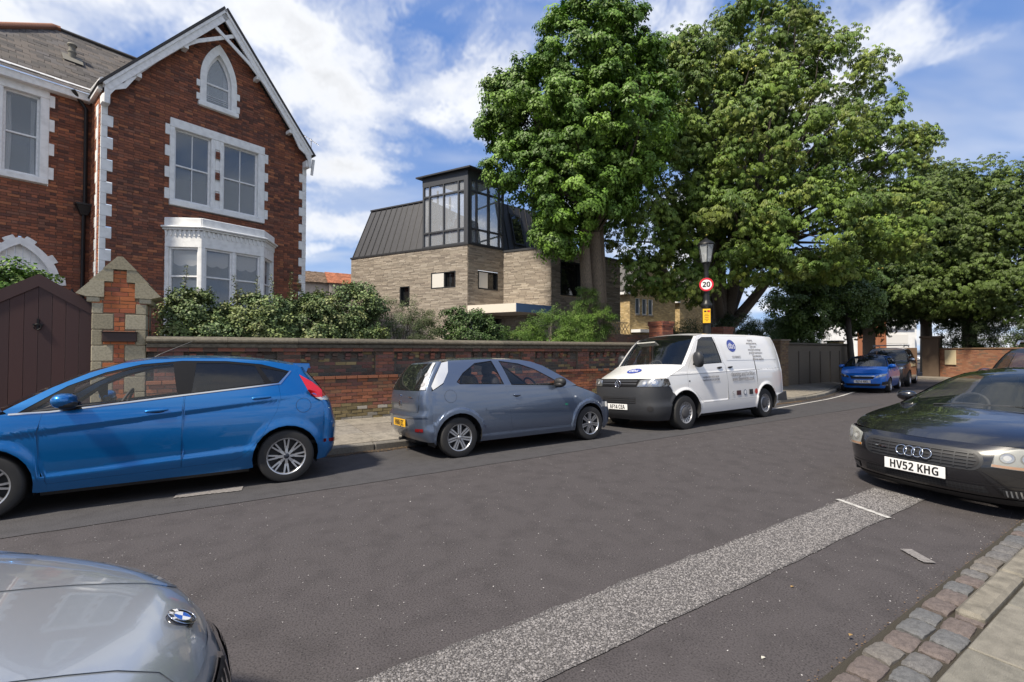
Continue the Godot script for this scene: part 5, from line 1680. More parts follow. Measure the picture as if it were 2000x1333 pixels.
func right_wall() -> void:
	var red := [L(0.34, 0.115, 0.065), L(0.26, 0.085, 0.055), L(0.40, 0.15, 0.085), L(0.20, 0.075, 0.055)]
	brick_pier("gate_pier", "orange red brick gate pier with flat top behind the van's windscreen", Vector3(12.99, 0, -10.75), 0.56, 2.55, red, "pier_red", 0)
	brick_pier("gate_pier", "darker red brick gate pier behind the van's roof, right of the lamp post", Vector3(16.6, 0, -10.85), 0.62, 2.46, [L(0.22, 0.085, 0.06), L(0.17, 0.07, 0.055), L(0.25, 0.11, 0.075)], "pier_dark", 0)
	brick_pier("wall_pier", "dull brown brick pier with stone cap at the grey wall's left end", Vector3(20.0, 0, -10.5), 0.62, 1.95, [L(0.19, 0.115, 0.065), L(0.15, 0.10, 0.065), L(0.22, 0.15, 0.08)], "pier_brown", 1)
	brick_pier("wall_pier", "yellow brick pier behind the blue city car's roof", Vector3(27.0, 0, -11.2), 0.5, 2.0, [L(0.46, 0.34, 0.16), L(0.40, 0.29, 0.14)], "pier_yellow", 1)
	# low wall and trellis beside the drive
	var dw := thing("drive_wall", "low weathered red brick wall below the wooden trellis", "wall", Vector3(10.9, 0, -11.6))
	var store := []
	var mb := MB.new()
	lay(store, mb, frame_xf(Vector3(10.9, 0, -11.6), Vector3(1, 0, -0.02)), rect(0, 0, 2.6, 2.12), [], 0.225, 0.075, 0.01, 0.01, func(_x, _y): return Vector2(rng.randi() % 3, rng.randf_range(0.75, 1.15)))
	var m2 := MB.new()
	m2.add(mb, dw.transform.affine_inverse())
	m2.box(Vector3(1.3, 1.05, -0.16), Vector3(2.56, 2.1, 0.22))
	part(dw, "mortar", m2, mats["pier_mortar"])
	set_bricks(dw, store, [L(0.20, 0.095, 0.065), L(0.16, 0.10, 0.07), L(0.13, 0.085, 0.065)], "drive_brick", 150)
	var tr := thing("trellis", "light wooden diamond trellis on the low drive wall", "trellis", Vector3(11.0, 2.1, -12.0))
	var lath := mat("lath", L(0.42, 0.30, 0.16), 0.8)
	for i in 11:
		for s in [-1.0, 1.0]:
			var x := 0.02 + i * 0.16
			var b := MB.new()
			b.box(Vector3(x, 0.22, s * 0.008), Vector3(0.018, 0.56, 0.012), Basis(Vector3(0, 0, 1), s * 0.62))
			part(tr, "lath", b, lath)
	var rl := MB.new()
	rl.box(Vector3(0.82, 0.46, 0), Vector3(1.75, 0.035, 0.04))
	part(tr, "rail", rl, lath)
	# grey brick wall with thin buttresses
	var gw := thing("grey_wall", "old grey brick wall with thin buttresses along the far pavement", "wall", Vector3(20.3, 0, -10.38))
	var s2 := []
	var mg := MB.new()
	var gx := frame_xf(Vector3(20.3, 0, -10.38), Vector3(1, 0, -0.03))
	lay(s2, mg, gx, rect(0, 0.05, 6.6, 1.8), [], 0.225, 0.075, 0.012, 0.014, func(_x, y): return Vector2((rng.randi() % 3) if y > 0.6 else 1 + rng.randi() % 3, rng.randf_range(0.75, 1.2)))
	var g2 := MB.new()
	g2.add(mg, gw.transform.affine_inverse())
	g2.box(Vector3(3.3, 0.9, -0.2), Vector3(6.6, 1.78, 0.25), Basis(Vector3.UP, 0.03))
	part(gw, "mortar", g2, mat("grey_wall_mortar", L(0.15, 0.125, 0.095), 0.95, {"tex": "stone", "scale": 1.3}))
	set_bricks(gw, s2, [L(0.21, 0.18, 0.135), L(0.17, 0.145, 0.11), L(0.24, 0.205, 0.155), L(0.12, 0.10, 0.08)], "grey_wall_brick", 300)
	for i in 6:
		var bt := MB.new()
		bt.cbox(gw.transform.affine_inverse() * (gx * Vector3(1.3 + i * 1.05, 0.78, 0.03)), Vector3(0.09, 1.5, 0.07), 0.01, gx.basis)
		part(gw, "buttress", bt, mats["grey_wall_brick_3"])
	var cpx := MB.new()
	cpx.cbox(gw.transform.affine_inverse() * (gx * Vector3(3.3, 1.84, -0.1)), Vector3(6.6, 0.1, 0.4), 0.03, gx.basis)
	part(gw, "coping", cpx, mats["coping_0"])
	# red brick wall on the right, facing down the road
	var rp := Vector3(36.3, 0, -9.6)
	var rw := thing("right_wall", "plain orange brick wall below the dark hedge at the right", "wall", rp)
	var s3 := []
	var m3 := MB.new()
	var rx := frame_xf(rp, Vector3(-0.47, 0, 0.88))
	lay(s3, m3, rx, rect(0, 0, 13.0, 1.62), [], 0.225, 0.075, 0.01, 0.012, func(x, y): return Vector2((0 if rng.randf() < 0.5 else 1 + rng.randi() % 3), rng.randf_range(0.8, 1.2)))
	var r2 := MB.new()
	r2.add(m3, rw.transform.affine_inverse())
	part(rw, "mortar", r2, mat("right_mortar", L(0.21, 0.155, 0.11), 0.95, {"tex": "stone", "scale": 1.3}))
	set_bricks(rw, s3, [L(0.30, 0.135, 0.075), L(0.25, 0.11, 0.07), L(0.33, 0.17, 0.10), L(0.20, 0.12, 0.08)], "right_brick", 300)
	var rc := MB.new()
	rc.cbox(rw.transform.affine_inverse() * (rx * Vector3(6.5, 1.66, -0.12)), Vector3(13.0, 0.08, 0.34), 0.02, rx.basis)
	part(rw, "coping", rc, mat("right_coping", L(0.20, 0.12, 0.07), 0.9, {"tex": "stone", "scale": 1.5}))
	var cp := MB.new()
	cp.box(Vector3(0, 1.15, 0), Vector3(0.75, 2.3, 0.75))
	cp.box(Vector3(0, 2.35, 0), Vector3(0.95, 0.12, 0.95))
	one("corner_pillar", "dark brown brick corner pillar at the right wall's left end", "pillar", cp, mat("pillar_dark", L(0.11, 0.075, 0.05), 0.9, {"tex": "stone", "scale": 1.5})).position = rp + Vector3(0.1, 0, -0.3)
	var bd := MB.new()
	bd.cbox(Vector3.ZERO, Vector3(0.62, 0.85, 0.06), 0.01)
	var o := one("notice_board", "plain cream panel fixed on the right wall beside the pillar", "panel", bd, mat("cream_board", L(0.50, 0.42, 0.27), 0.7))
	o.transform = Transform3D(rx.basis, rx * Vector3(0.75, 1.15, 0.05))
	# pavement in front of the right wall
	var pv := MB.new()
	pv.hexa([rx * Vector3(-0.5, -0.2, 1.9), rx * Vector3(13, -0.2, 1.9), rx * Vector3(13, -0.2, 0), rx * Vector3(-0.5, -0.2, 0), rx * Vector3(-0.5, 0.0, 1.9), rx * Vector3(13, 0.0, 1.9), rx * Vector3(13, 0.0, 0), rx * Vector3(-0.5, 0.0, 0)])
	struct("right_pavement", pv, mats["far_slab_1"])

# ---- foliage -----------------------------------------------------------------------
func leaf_quad(mb: MB, base: Vector3, dir: Vector3, up: Vector3, ln: float, wd: float, fold: float, widest := 0.6) -> void: # one pointed leaf folded along its rib
	var side := dir.cross(up).normalized()
	var nrm := side.cross(dir).normalized()
	var mid := base + dir * ln * widest - nrm * ln * 0.04
	var tip := base + dir * ln - nrm * ln * 0.20
	var l := mid + side * wd + nrm * fold
	var r := mid - side * wd + nrm * fold
	mb.tri(base, mid, l); mb.tri(mid, tip, l)
	mb.tri(base, r, mid); mb.tri(mid, r, tip)

func palmate_leaf() -> ArrayMesh: # seven drooping leaflets on one stalk, radius 1
	var b := MB.new()
	b.use_col = true
	for i in 7:
		var an := lerpf(-2.3, 2.3, i / 6.0)
		var ln := 1.0 - absf(an) * 0.16
		b.cc = Color.WHITE * rng.randf_range(0.85, 1.15)
		var dir := Vector3(sin(an), -0.55 - 0.1 * absf(an), cos(an)).normalized()
		leaf_quad(b, Vector3.ZERO, dir, Vector3.UP, ln, ln * 0.19, 0.05, 0.66)
	return b.mesh()

func spray(n: int, len: float, wide: float, spread: float) -> ArrayMesh: # a twig end with n simple leaves within radius 1
	var b := MB.new()
	b.use_col = true
	for i in n:
		var f := (i + 0.5) / n
		var an := i * 2.4
		var base := Vector3(0, 0, f * 1.2 - 0.6) + Vector3(cos(an), sin(an) * 0.6, 0) * spread
		var dir := Vector3(cos(an), sin(an) * 0.55 - 0.1, 0.55).normalized()
		b.cc = Color.WHITE * rng.randf_range(0.75, 1.2)
		leaf_quad(b, base, dir, Vector3.UP + Vector3(rng.randf_range(-0.5, 0.5), 0, rng.randf_range(-0.5, 0.5)), len, wide, 0.04, 0.5)
	return b.mesh()

func lobed_spray() -> ArrayMesh: # a twig end of maple-like leaves, each a broad lobed star
	var b := MB.new()
	b.use_col = true
	for i in 7:
		var an := i * 2.4
		var base := Vector3(cos(an) * 0.3, sin(an) * 0.25, (i - 3) * 0.2)
		b.cc = Color.WHITE * rng.randf_range(0.78, 1.2)
		var fwd := Vector3(cos(an) * 0.8, -0.35, 0.4 + sin(an) * 0.3).normalized()
		var side := fwd.cross(Vector3.UP).normalized()
		var c := base + fwd * 0.25
		var nrm := side.cross(fwd).normalized()
		var pts := []
		for q in [[-0.05, 0.0], [0.10, 0.30], [0.28, 0.16], [0.52, 0.30], [0.44, 0.10], [0.62, 0.0], [0.44, -0.10], [0.52, -0.30], [0.28, -0.16], [0.10, -0.30]]:
			pts.append(base + fwd * q[0] + side * q[1] - nrm * absf(q[1]) * 0.25)
		for k in pts.size(): b.tri(c, pts[k], pts[(k + 1) % pts.size()])
	return b.mesh()

# Leaves over clumps spread through the crown's ellipsoids. blobs: [centre, radii]
func crown(parent: Node3D, called: String, mesh: ArrayMesh, m: Material, blobs: Array, clumps: int, cr: float, per: int, size: float, droop: float, cols: Array, shell := 0.62, flat := 0.65) -> Array:
	var inv := parent.transform.affine_inverse()
	var tot := 0.0
	for b in blobs: tot += pow(b[1].x * b[1].y * b[1].z, 0.62)
	var mm := MultiMesh.new()
	mm.transform_format = MultiMesh.TRANSFORM_3D
	mm.use_colors = true
	mm.mesh = mesh
	mm.instance_count = clumps * per
	var k := 0
	var centres := []
	for i in clumps:
		var t := rng.randf() * tot
		var bl = blobs[0]
		for b in blobs:
			bl = b
			t -= pow(b[1].x * b[1].y * b[1].z, 0.62)
			if t <= 0.0: break
		var d := Vector3(rng.randfn(), rng.randfn(), rng.randfn()).normalized()
		var rr := lerpf(shell, 1.0, pow(rng.randf(), 0.6))
		var c: Vector3 = bl[0] + d * bl[1] * rr
		centres.append(c)
		var s := cr * rng.randf_range(0.6, 1.35)
		var base: Color = cols[rng.randi() % cols.size()]
		var cw := rng.randf_range(0.75, 1.25)
		for j in per:
			var e := Vector3(rng.randfn(), rng.randfn(), rng.randfn()).normalized()
			if e.y < -0.35 and rng.randf() < 0.55: e.y = -e.y
			var p := c + Vector3(e.x, e.y * flat, e.z) * s * pow(rng.randf(), 0.35)
			var nrm := (e * 0.8 + Vector3.UP * 0.7 + d * 0.45 + Vector3(rng.randf_range(-1, 1), rng.randf_range(-0.4, 0.4), rng.randf_range(-1, 1)) * 0.45).normalized()
			var fwd := (e + d * 0.5 + Vector3(rng.randf_range(-1, 1), -droop, rng.randf_range(-1, 1)) * 0.8)
			fwd = (fwd - nrm * fwd.dot(nrm)).normalized()
			var side := nrm.cross(fwd).normalized()
			var z := size * rng.randf_range(0.65, 1.25)
			mm.set_instance_transform(k, inv * Transform3D(Basis(side * z, nrm * z, fwd * z), p))
			var w := cw * rng.randf_range(0.8, 1.25)
			mm.set_instance_color(k, Color(base.r * w, base.g * w, base.b * w))
			k += 1
	var o := MultiMeshInstance3D.new()
	o.name = called
	o.multimesh = mm
	o.material_override = m
	o.set_meta("kind", "stuff")
	parent.add_child(o, true)
	return centres

func limb(mb: MB, a: Vector3, b: Vector3, r0: float, r1: float, bend: float, seg := 7) -> void:
	var path := []
	var rad := []
	var off := Vector3(rng.randf_range(-1, 1), rng.randf_range(-0.3, 0.6), rng.randf_range(-1, 1)) * bend * (b - a).length()
	for i in 8:
		var f := i / 7.0
		path.append(a.lerp(b, f) + off * sin(f * PI) + Vector3(rng.randf_range(-1, 1), 0, rng.randf_range(-1, 1)) * 0.01)
		rad.append(lerpf(r0, r1, pow(f, 0.8)))
	mb.tube(path, rad, seg, false)

func leafy(key: String, back: Color) -> StandardMaterial3D:
	return mat(key, L(1, 1, 1), 0.5, {"vc": true, "back": back, "spec": 0.4})

func trees() -> void:
	var bark := mat("bark", L(0.085, 0.07, 0.055), 0.95, {"tex": "bark", "scale": Vector3(2.5, 0.7, 2.5), "bump": "bark", "bump_cm": 2.0})
	var pale := mat("pale_bark", L(0.17, 0.135, 0.10), 0.95, {"tex": "bark", "scale": Vector3(2.5, 0.6, 2.5), "bump": "bark", "bump_cm": 2.0})
	# maple-like tree behind the wall
	var t := thing("maple_tree", "tall bright green maple tree overhanging the modern house", "tree", Vector3(10.9, 0, -11.9))
	var o := t.position
	var tk := MB.new()
	limb(tk, Vector3(0.15, 0, 0), Vector3(0.05, 5.6, 0.0), 0.33, 0.22, 0.01, 12)
	limb(tk, Vector3(-0.35, 0, 0.1), Vector3(-0.55, 5.6, 0.1), 0.26, 0.17, 0.02, 12)
	limb(tk, Vector3(0.55, 0, -0.2), Vector3(0.6, 6.0, -0.3), 0.2, 0.13, 0.02, 10)
	part(t, "trunk", tk, pale)
	var mleaf := lobed_spray()
	var mc := leafy("maple_leaf", L(0.09, 0.16, 0.015))
	var blobs := [[o + Vector3(-0.52, 11.55, 0.14), Vector3(1.80, 1.63, 1.80)], [o + Vector3(0.73, 11.70, 0.81), Vector3(1.30, 1.55, 1.30)], [o + Vector3(-1.63, 9.49, -0.69), Vector3(1.99, 1.81, 1.99)], [o + Vector3(-0.15, 8.77, 0.72), Vector3(2.19, 2.36, 2.19)], [o + Vector3(-2.79, 9.24, -1.90), Vector3(0.89, 0.64, 0.89)], [o + Vector3(-2.19, 7.56, -0.81), Vector3(1.45, 1.11, 1.45)], [o + Vector3(-1.01, 6.48, 0.42), Vector3(1.74, 1.25, 1.74)], [o + Vector3(-1.57, 5.22, 0.06), Vector3(0.86, 0.70, 0.86)], [o + Vector3(1.08, 9.30, 1.27), Vector3(1.19, 2.13, 1.19)], [o + Vector3(-0.98, 12.82, -0.16), Vector3(0.45, 0.62, 0.45)], [o + Vector3(0.44, 12.99, 0.75), Vector3(0.55, 0.45, 0.55)], [o + Vector3(-2.41, 10.22, -1.43), Vector3(0.96, 0.79, 0.96)]]
	var gcol := [L(0.088, 0.172, 0.020), L(0.105, 0.20, 0.024), L(0.070, 0.142, 0.020), L(0.125, 0.22, 0.03)]
	var cs := crown(t, "crown", mleaf, mc, blobs, 640, 0.42, 34, 0.145, 0.35, gcol, 0.5)
	crown(t, "crown_core", mleaf, mc, [[o + Vector3(-0.3, 8.4, 0.2), Vector3(1.7, 2.6, 1.4)], [o + Vector3(-1.2, 7.6, 0.0), Vector3(1.5, 1.5, 1.2)]], 110, 0.7, 26, 0.18, 0.3, gcol, 0.1)
	var lm := MB.new()
	for i in range(0, cs.size(), 9): limb(lm, Vector3([0.05, -0.5, 0.55][i % 3], 5.3 + rng.randf() * 1.5, 0), cs[i] - o, 0.075, 0.012, 0.08, 5)
	part(t, "limbs", lm, bark)
	var dead := MB.new()
	dead.use_col = true
	crown(t, "dead_leaves", mleaf, mats["maple_leaf"], [[o + Vector3(0.15, 9.6, 1.9), Vector3(0.12, 0.45, 0.15)], [o + Vector3(-1.6, 10.2, 1.6), Vector3(0.1, 0.15, 0.1)], [o + Vector3(1.3, 10.6, 1.6), Vector3(0.1, 0.2, 0.1)]], 9, 0.14, 9, 0.15, 1.2, [L(0.17, 0.05, 0.022), L(0.12, 0.04, 0.02)], 0.1)
	# the great horse chestnut
	t = thing("chestnut_tree", "huge spreading horse chestnut with drooping palmate leaves behind the van", "tree", Vector3(18.5, 0, -12.0))
	o = t.position
	tk = MB.new()
	limb(tk, Vector3(0, 0, 0), Vector3(-0.05, 2.9, 0.05), 0.55, 0.48, 0.0, 14)
	for q in [[-1.4, 6.0, 0.6, 0.24], [-0.4, 7.0, 0.2, 0.28], [0.7, 6.6, 0.4, 0.25], [1.9, 5.6, 1.6, 0.2], [2.6, 6.2, 0.2, 0.17], [-2.6, 5.2, 0.9, 0.19], [0.3, 6.6, -1.6, 0.22]]:
		limb(tk, Vector3(q[0] * 0.08, 2.5, q[2] * 0.08), Vector3(q[0], q[1], q[2]), q[3] * 1.25, q[3] * 0.75, 0.05, 10)
	part(t, "trunk", tk, bark)
	var cl := palmate_leaf()
	var cm := leafy("chestnut_leaf", L(0.09, 0.13, 0.016))
	var ccol := [L(0.112, 0.176, 0.026), L(0.092, 0.152, 0.024), L(0.135, 0.20, 0.032), L(0.078, 0.136, 0.023), L(0.15, 0.195, 0.036)]
	blobs = [[o + Vector3(-3.4, 11.4, 0.2), Vector3(1.9, 2.3, 1.6)], [o + Vector3(-2.6, 13.2, 0.4), Vector3(1.2, 1.3, 1.2)], [o + Vector3(1.02, 14.02, 1.31), Vector3(2.81, 2.27, 2.53)], [o + Vector3(-1.56, 11.76, 0.50), Vector3(2.60, 2.60, 2.34)], [o + Vector3(2.47, 11.76, 2.83), Vector3(2.74, 2.63, 2.46)], [o + Vector3(-3.58, 8.76, -0.07), Vector3(2.32, 2.52, 2.09)], [o + Vector3(-0.52, 9.09, 2.11), Vector3(3.69, 3.29, 3.32)], [o + Vector3(3.35, 9.25, 4.10), Vector3(2.34, 2.75, 2.11)], [o + Vector3(-5.22, 6.14, 0.07), Vector3(1.68, 1.62, 1.51)], [o + Vector3(-3.17, 5.75, 1.85), Vector3(2.42, 1.58, 2.18)], [o + Vector3(-0.33, 5.85, 3.66), Vector3(2.60, 1.77, 2.34)], [o + Vector3(2.78, 6.29, 4.92), Vector3(1.64, 1.64, 1.47)], [o + Vector3(-5.14, 4.29, 0.35), Vector3(1.24, 0.68, 1.12)], [o + Vector3(-3.70, 3.93, 1.03), Vector3(1.26, 0.69, 1.13)], [o + Vector3(-1.80, 4.68, 2.96), Vector3(1.75, 0.83, 1.57)], [o + Vector3(5.13, 9.71, 5.12), Vector3(0.82, 1.02, 0.74)], [o + Vector3(0.52, 15.79, 1.00), Vector3(1.25, 0.78, 1.13)], [o + Vector3(2.43, 15.20, 2.09), Vector3(1.26, 0.98, 1.13)], [o + Vector3(0.61, 4.63, 4.25), Vector3(1.30, 0.67, 1.17)]]
	cs = crown(t, "crown", cl, cm, blobs, 1250, 0.55, 26, 0.185, 0.75, ccol, 0.62)
	crown(t, "crown_core", cl, cm, [[o + Vector3(-0.6, 8.6, 1.0), Vector3(4.0, 3.4, 2.8)], [o + Vector3(0.4, 12.0, 1.2), Vector3(2.8, 2.4, 2.2)]], 240, 0.9, 22, 0.21, 0.6, ccol, 0.15)
	lm = MB.new()
	for i in range(0, cs.size(), 10):
		var c: Vector3 = cs[i] - o
		limb(lm, Vector3(c.x * 0.3, 5.2 + rng.randf() * 2.0, c.z * 0.3), c, 0.085, 0.012, 0.08, 5)
	part(t, "limbs", lm, bark)
	var ck := MB.new()
	ck.lathe([Vector2(0, -1), Vector2(0.8, -0.5), Vector2(0.9, 0.3), Vector2(0.4, 0.9), Vector2(0, 1)], 6)
	crown(t, "conkers", ck.mesh(), leafy("conker", L(0.02, 0.03, 0.0)), blobs, 70, 0.3, 3, 0.036, 0.5, [L(0.26, 0.27, 0.055), L(0.30, 0.28, 0.06)], 0.97)
	var ivy := MB.new()
	crown(t, "ivy", spray(8, 0.5, 0.22, 0.2), leafy("ivy_leaf", L(0.02, 0.04, 0.008)), [[o + Vector3(-0.3, 1.6, 0.5), Vector3(1.1, 1.5, 0.8)], [o + Vector3(1.0, 1.4, 0.6), Vector3(1.0, 1.2, 0.7)]], 70, 0.35, 24, 0.14, 0.5, [L(0.028, 0.048, 0.014), L(0.036, 0.06, 0.018)], 0.5)
	# small street tree by the grey wall
	t = thing("street_tree", "small dense green tree leaning over the grey wall", "tree", Vector3(26.3, 0, -10.1))
	o = t.position
	tk = MB.new()
	limb(tk, Vector3.ZERO, Vector3(-0.1, 3.4, -0.2), 0.17, 0.11, 0.01, 9)
	part(t, "trunk", tk, mat("dark_bark", L(0.07, 0.06, 0.05), 0.95, {"tex": "bark", "scale": 2.0}))
	var sl := spray(9, 0.62, 0.24, 0.25)
	var sm := leafy("small_leaf", L(0.035, 0.07, 0.01))
	blobs = [[o + Vector3(-1.0, 4.4, -0.8), Vector3(2.6, 2.0, 1.9)], [o + Vector3(-2.6, 3.6, -1.3), Vector3(1.6, 1.5, 1.3)], [o + Vector3(0.6, 4.3, 0.0), Vector3(1.2, 1.5, 1.2)], [o + Vector3(-1.6, 2.6, -1.6), Vector3(1.6, 0.9, 0.9)]]
	crown(t, "crown", sl, sm, blobs, 170, 0.5, 24, 0.20, 0.3, [L(0.08, 0.135, 0.026), L(0.064, 0.112, 0.024), L(0.10, 0.16, 0.032)], 0.45)
	# trees behind the right wall
	for q in [[Vector3(38.6, 0, -8.8), "broad yellowish green tree behind the right brick wall", 13.6, 4.6, L(0.07, 0.108, 0.02), 0.22, 0.0], [Vector3(43.0, 0, -12.0), "darker green tree top behind the yellowish tree at the right", 15.2, 4.4, L(0.052, 0.092, 0.022), 0.24, 0.0], [Vector3(36.6, 0, -13.2), "dark leafy tree overhanging the white garage", 10.5, 3.2, L(0.044, 0.08, 0.022), 0.21, 0.16], [Vector3(42.5, 0, -3.0), "tall tree cut by the picture's right edge", 14.6, 4.6, L(0.064, 0.10, 0.02), 0.22, 0.0]]:
		t = thing("broadleaf_tree", q[1], "tree", q[0], 0.0, "trees behind the right wall")
		o = t.position
		tk = MB.new()
		limb(tk, Vector3.ZERO, Vector3(0, 4.5, 0), 0.42, 0.3, 0.01, 10)
		part(t, "trunk", tk, pale)
		var hh: float = q[2]
		var rr: float = q[3]
		blobs = [[o + Vector3(0, hh * 0.58, 0), Vector3(rr, hh * 0.34, rr)], [o + Vector3(-rr * 0.35, hh * (0.36 + q[6]), rr * 0.2), Vector3(rr * 0.9, hh * 0.16, rr * 0.8)], [o + Vector3(rr * 0.1, hh * 0.80, 0), Vector3(rr * 0.6, hh * 0.19, rr * 0.6)], [o + Vector3(-rr * 0.6, hh * 0.6, -rr * 0.3), Vector3(rr * 0.6, hh * 0.22, rr * 0.6)], [o + Vector3(-rr * 0.75, hh * (0.36 + q[6]), 0), Vector3(rr * 0.5, hh * 0.09, rr * 0.6)]]
		var c: Color = q[4]
		crown(t, "crown", cl, cm, blobs, 560, 0.7, 30, q[5], 0.6, [c, c * 0.85, c * 1.2], 0.55)
		crown(t, "crown_core", cl, cm, [[o + Vector3(0, hh * 0.55, 0), Vector3(rr * 0.8, hh * 0.34, rr * 0.8)]], 130, 1.1, 22, q[5] * 1.2, 0.6, [c * 0.8, c], 0.1)

func shoots(t: Node3D, list: Array, mesh: ArrayMesh, m: Material, col: Color) -> void: # long upright young stems with leaves
	var mm := MultiMesh.new()
	mm.transform_format = MultiMesh.TRANSFORM_3D
	mm.use_colors = true
	mm.mesh = mesh
	mm.instance_count = list.size() * 9
	var st := MB.new()
	var k := 0
	for p in list:
		var a: Vector3 = p[0] - t.position
		var tip := a + Vector3(rng.randf_range(-0.12, 0.12), p[1], rng.randf_range(-0.08, 0.08))
		st.tube([a, a.lerp(tip, 0.5) + Vector3(0.02, 0, 0.01), tip], [0.008, 0.006, 0.003], 4, false)
		for i in 9:
			var f := (i + 1) / 9.0
			var z := lerpf(0.11, 0.055, f)
			mm.set_instance_transform(k, Transform3D(Basis(Vector3.UP, rng.randf() * TAU).scaled(Vector3.ONE * z), a.lerp(tip, f)))
			mm.set_instance_color(k, col * rng.randf_range(0.8, 1.3))
			k += 1
	part(t, "stem", st, mats["bark"])
	var o := MultiMeshInstance3D.new()
	o.name = "shoot_leaves"
	o.multimesh = mm
	o.material_override = m
	o.set_meta("kind", "stuff")
	t.add_child(o, true)

func shrub(called: String, label: String, blobs: Array, mesh: ArrayMesh, m: Material, clumps: int, cr: float, per: int, size: float, cols: Array, shell := 0.4, cat := "shrub") -> Node3D:
	var b0: Vector3 = blobs[0][0]
	var t := thing(called, label, cat, Vector3(b0.x, 0, b0.z), 0.0, "shrubs in the gardens")
	crown(t, "foliage", mesh, m, blobs, clumps, cr, per, size, 0.2, cols, shell, 0.8)
	var st := MB.new()
	for i in 7:
		var b = blobs[i % blobs.size()]
		var e: Vector3 = b[0] + Vector3(rng.randf_range(-0.6, 0.6), rng.randf_range(-0.2, 0.5), rng.randf_range(-0.5, 0.5)) * b[1] - t.position
		limb(st, Vector3(e.x * 0.5, 0.0, e.z * 0.5 - 0.1), e, 0.03, 0.008, 0.06, 5)
	part(t, "stem", st, mats["bark"])
	return t

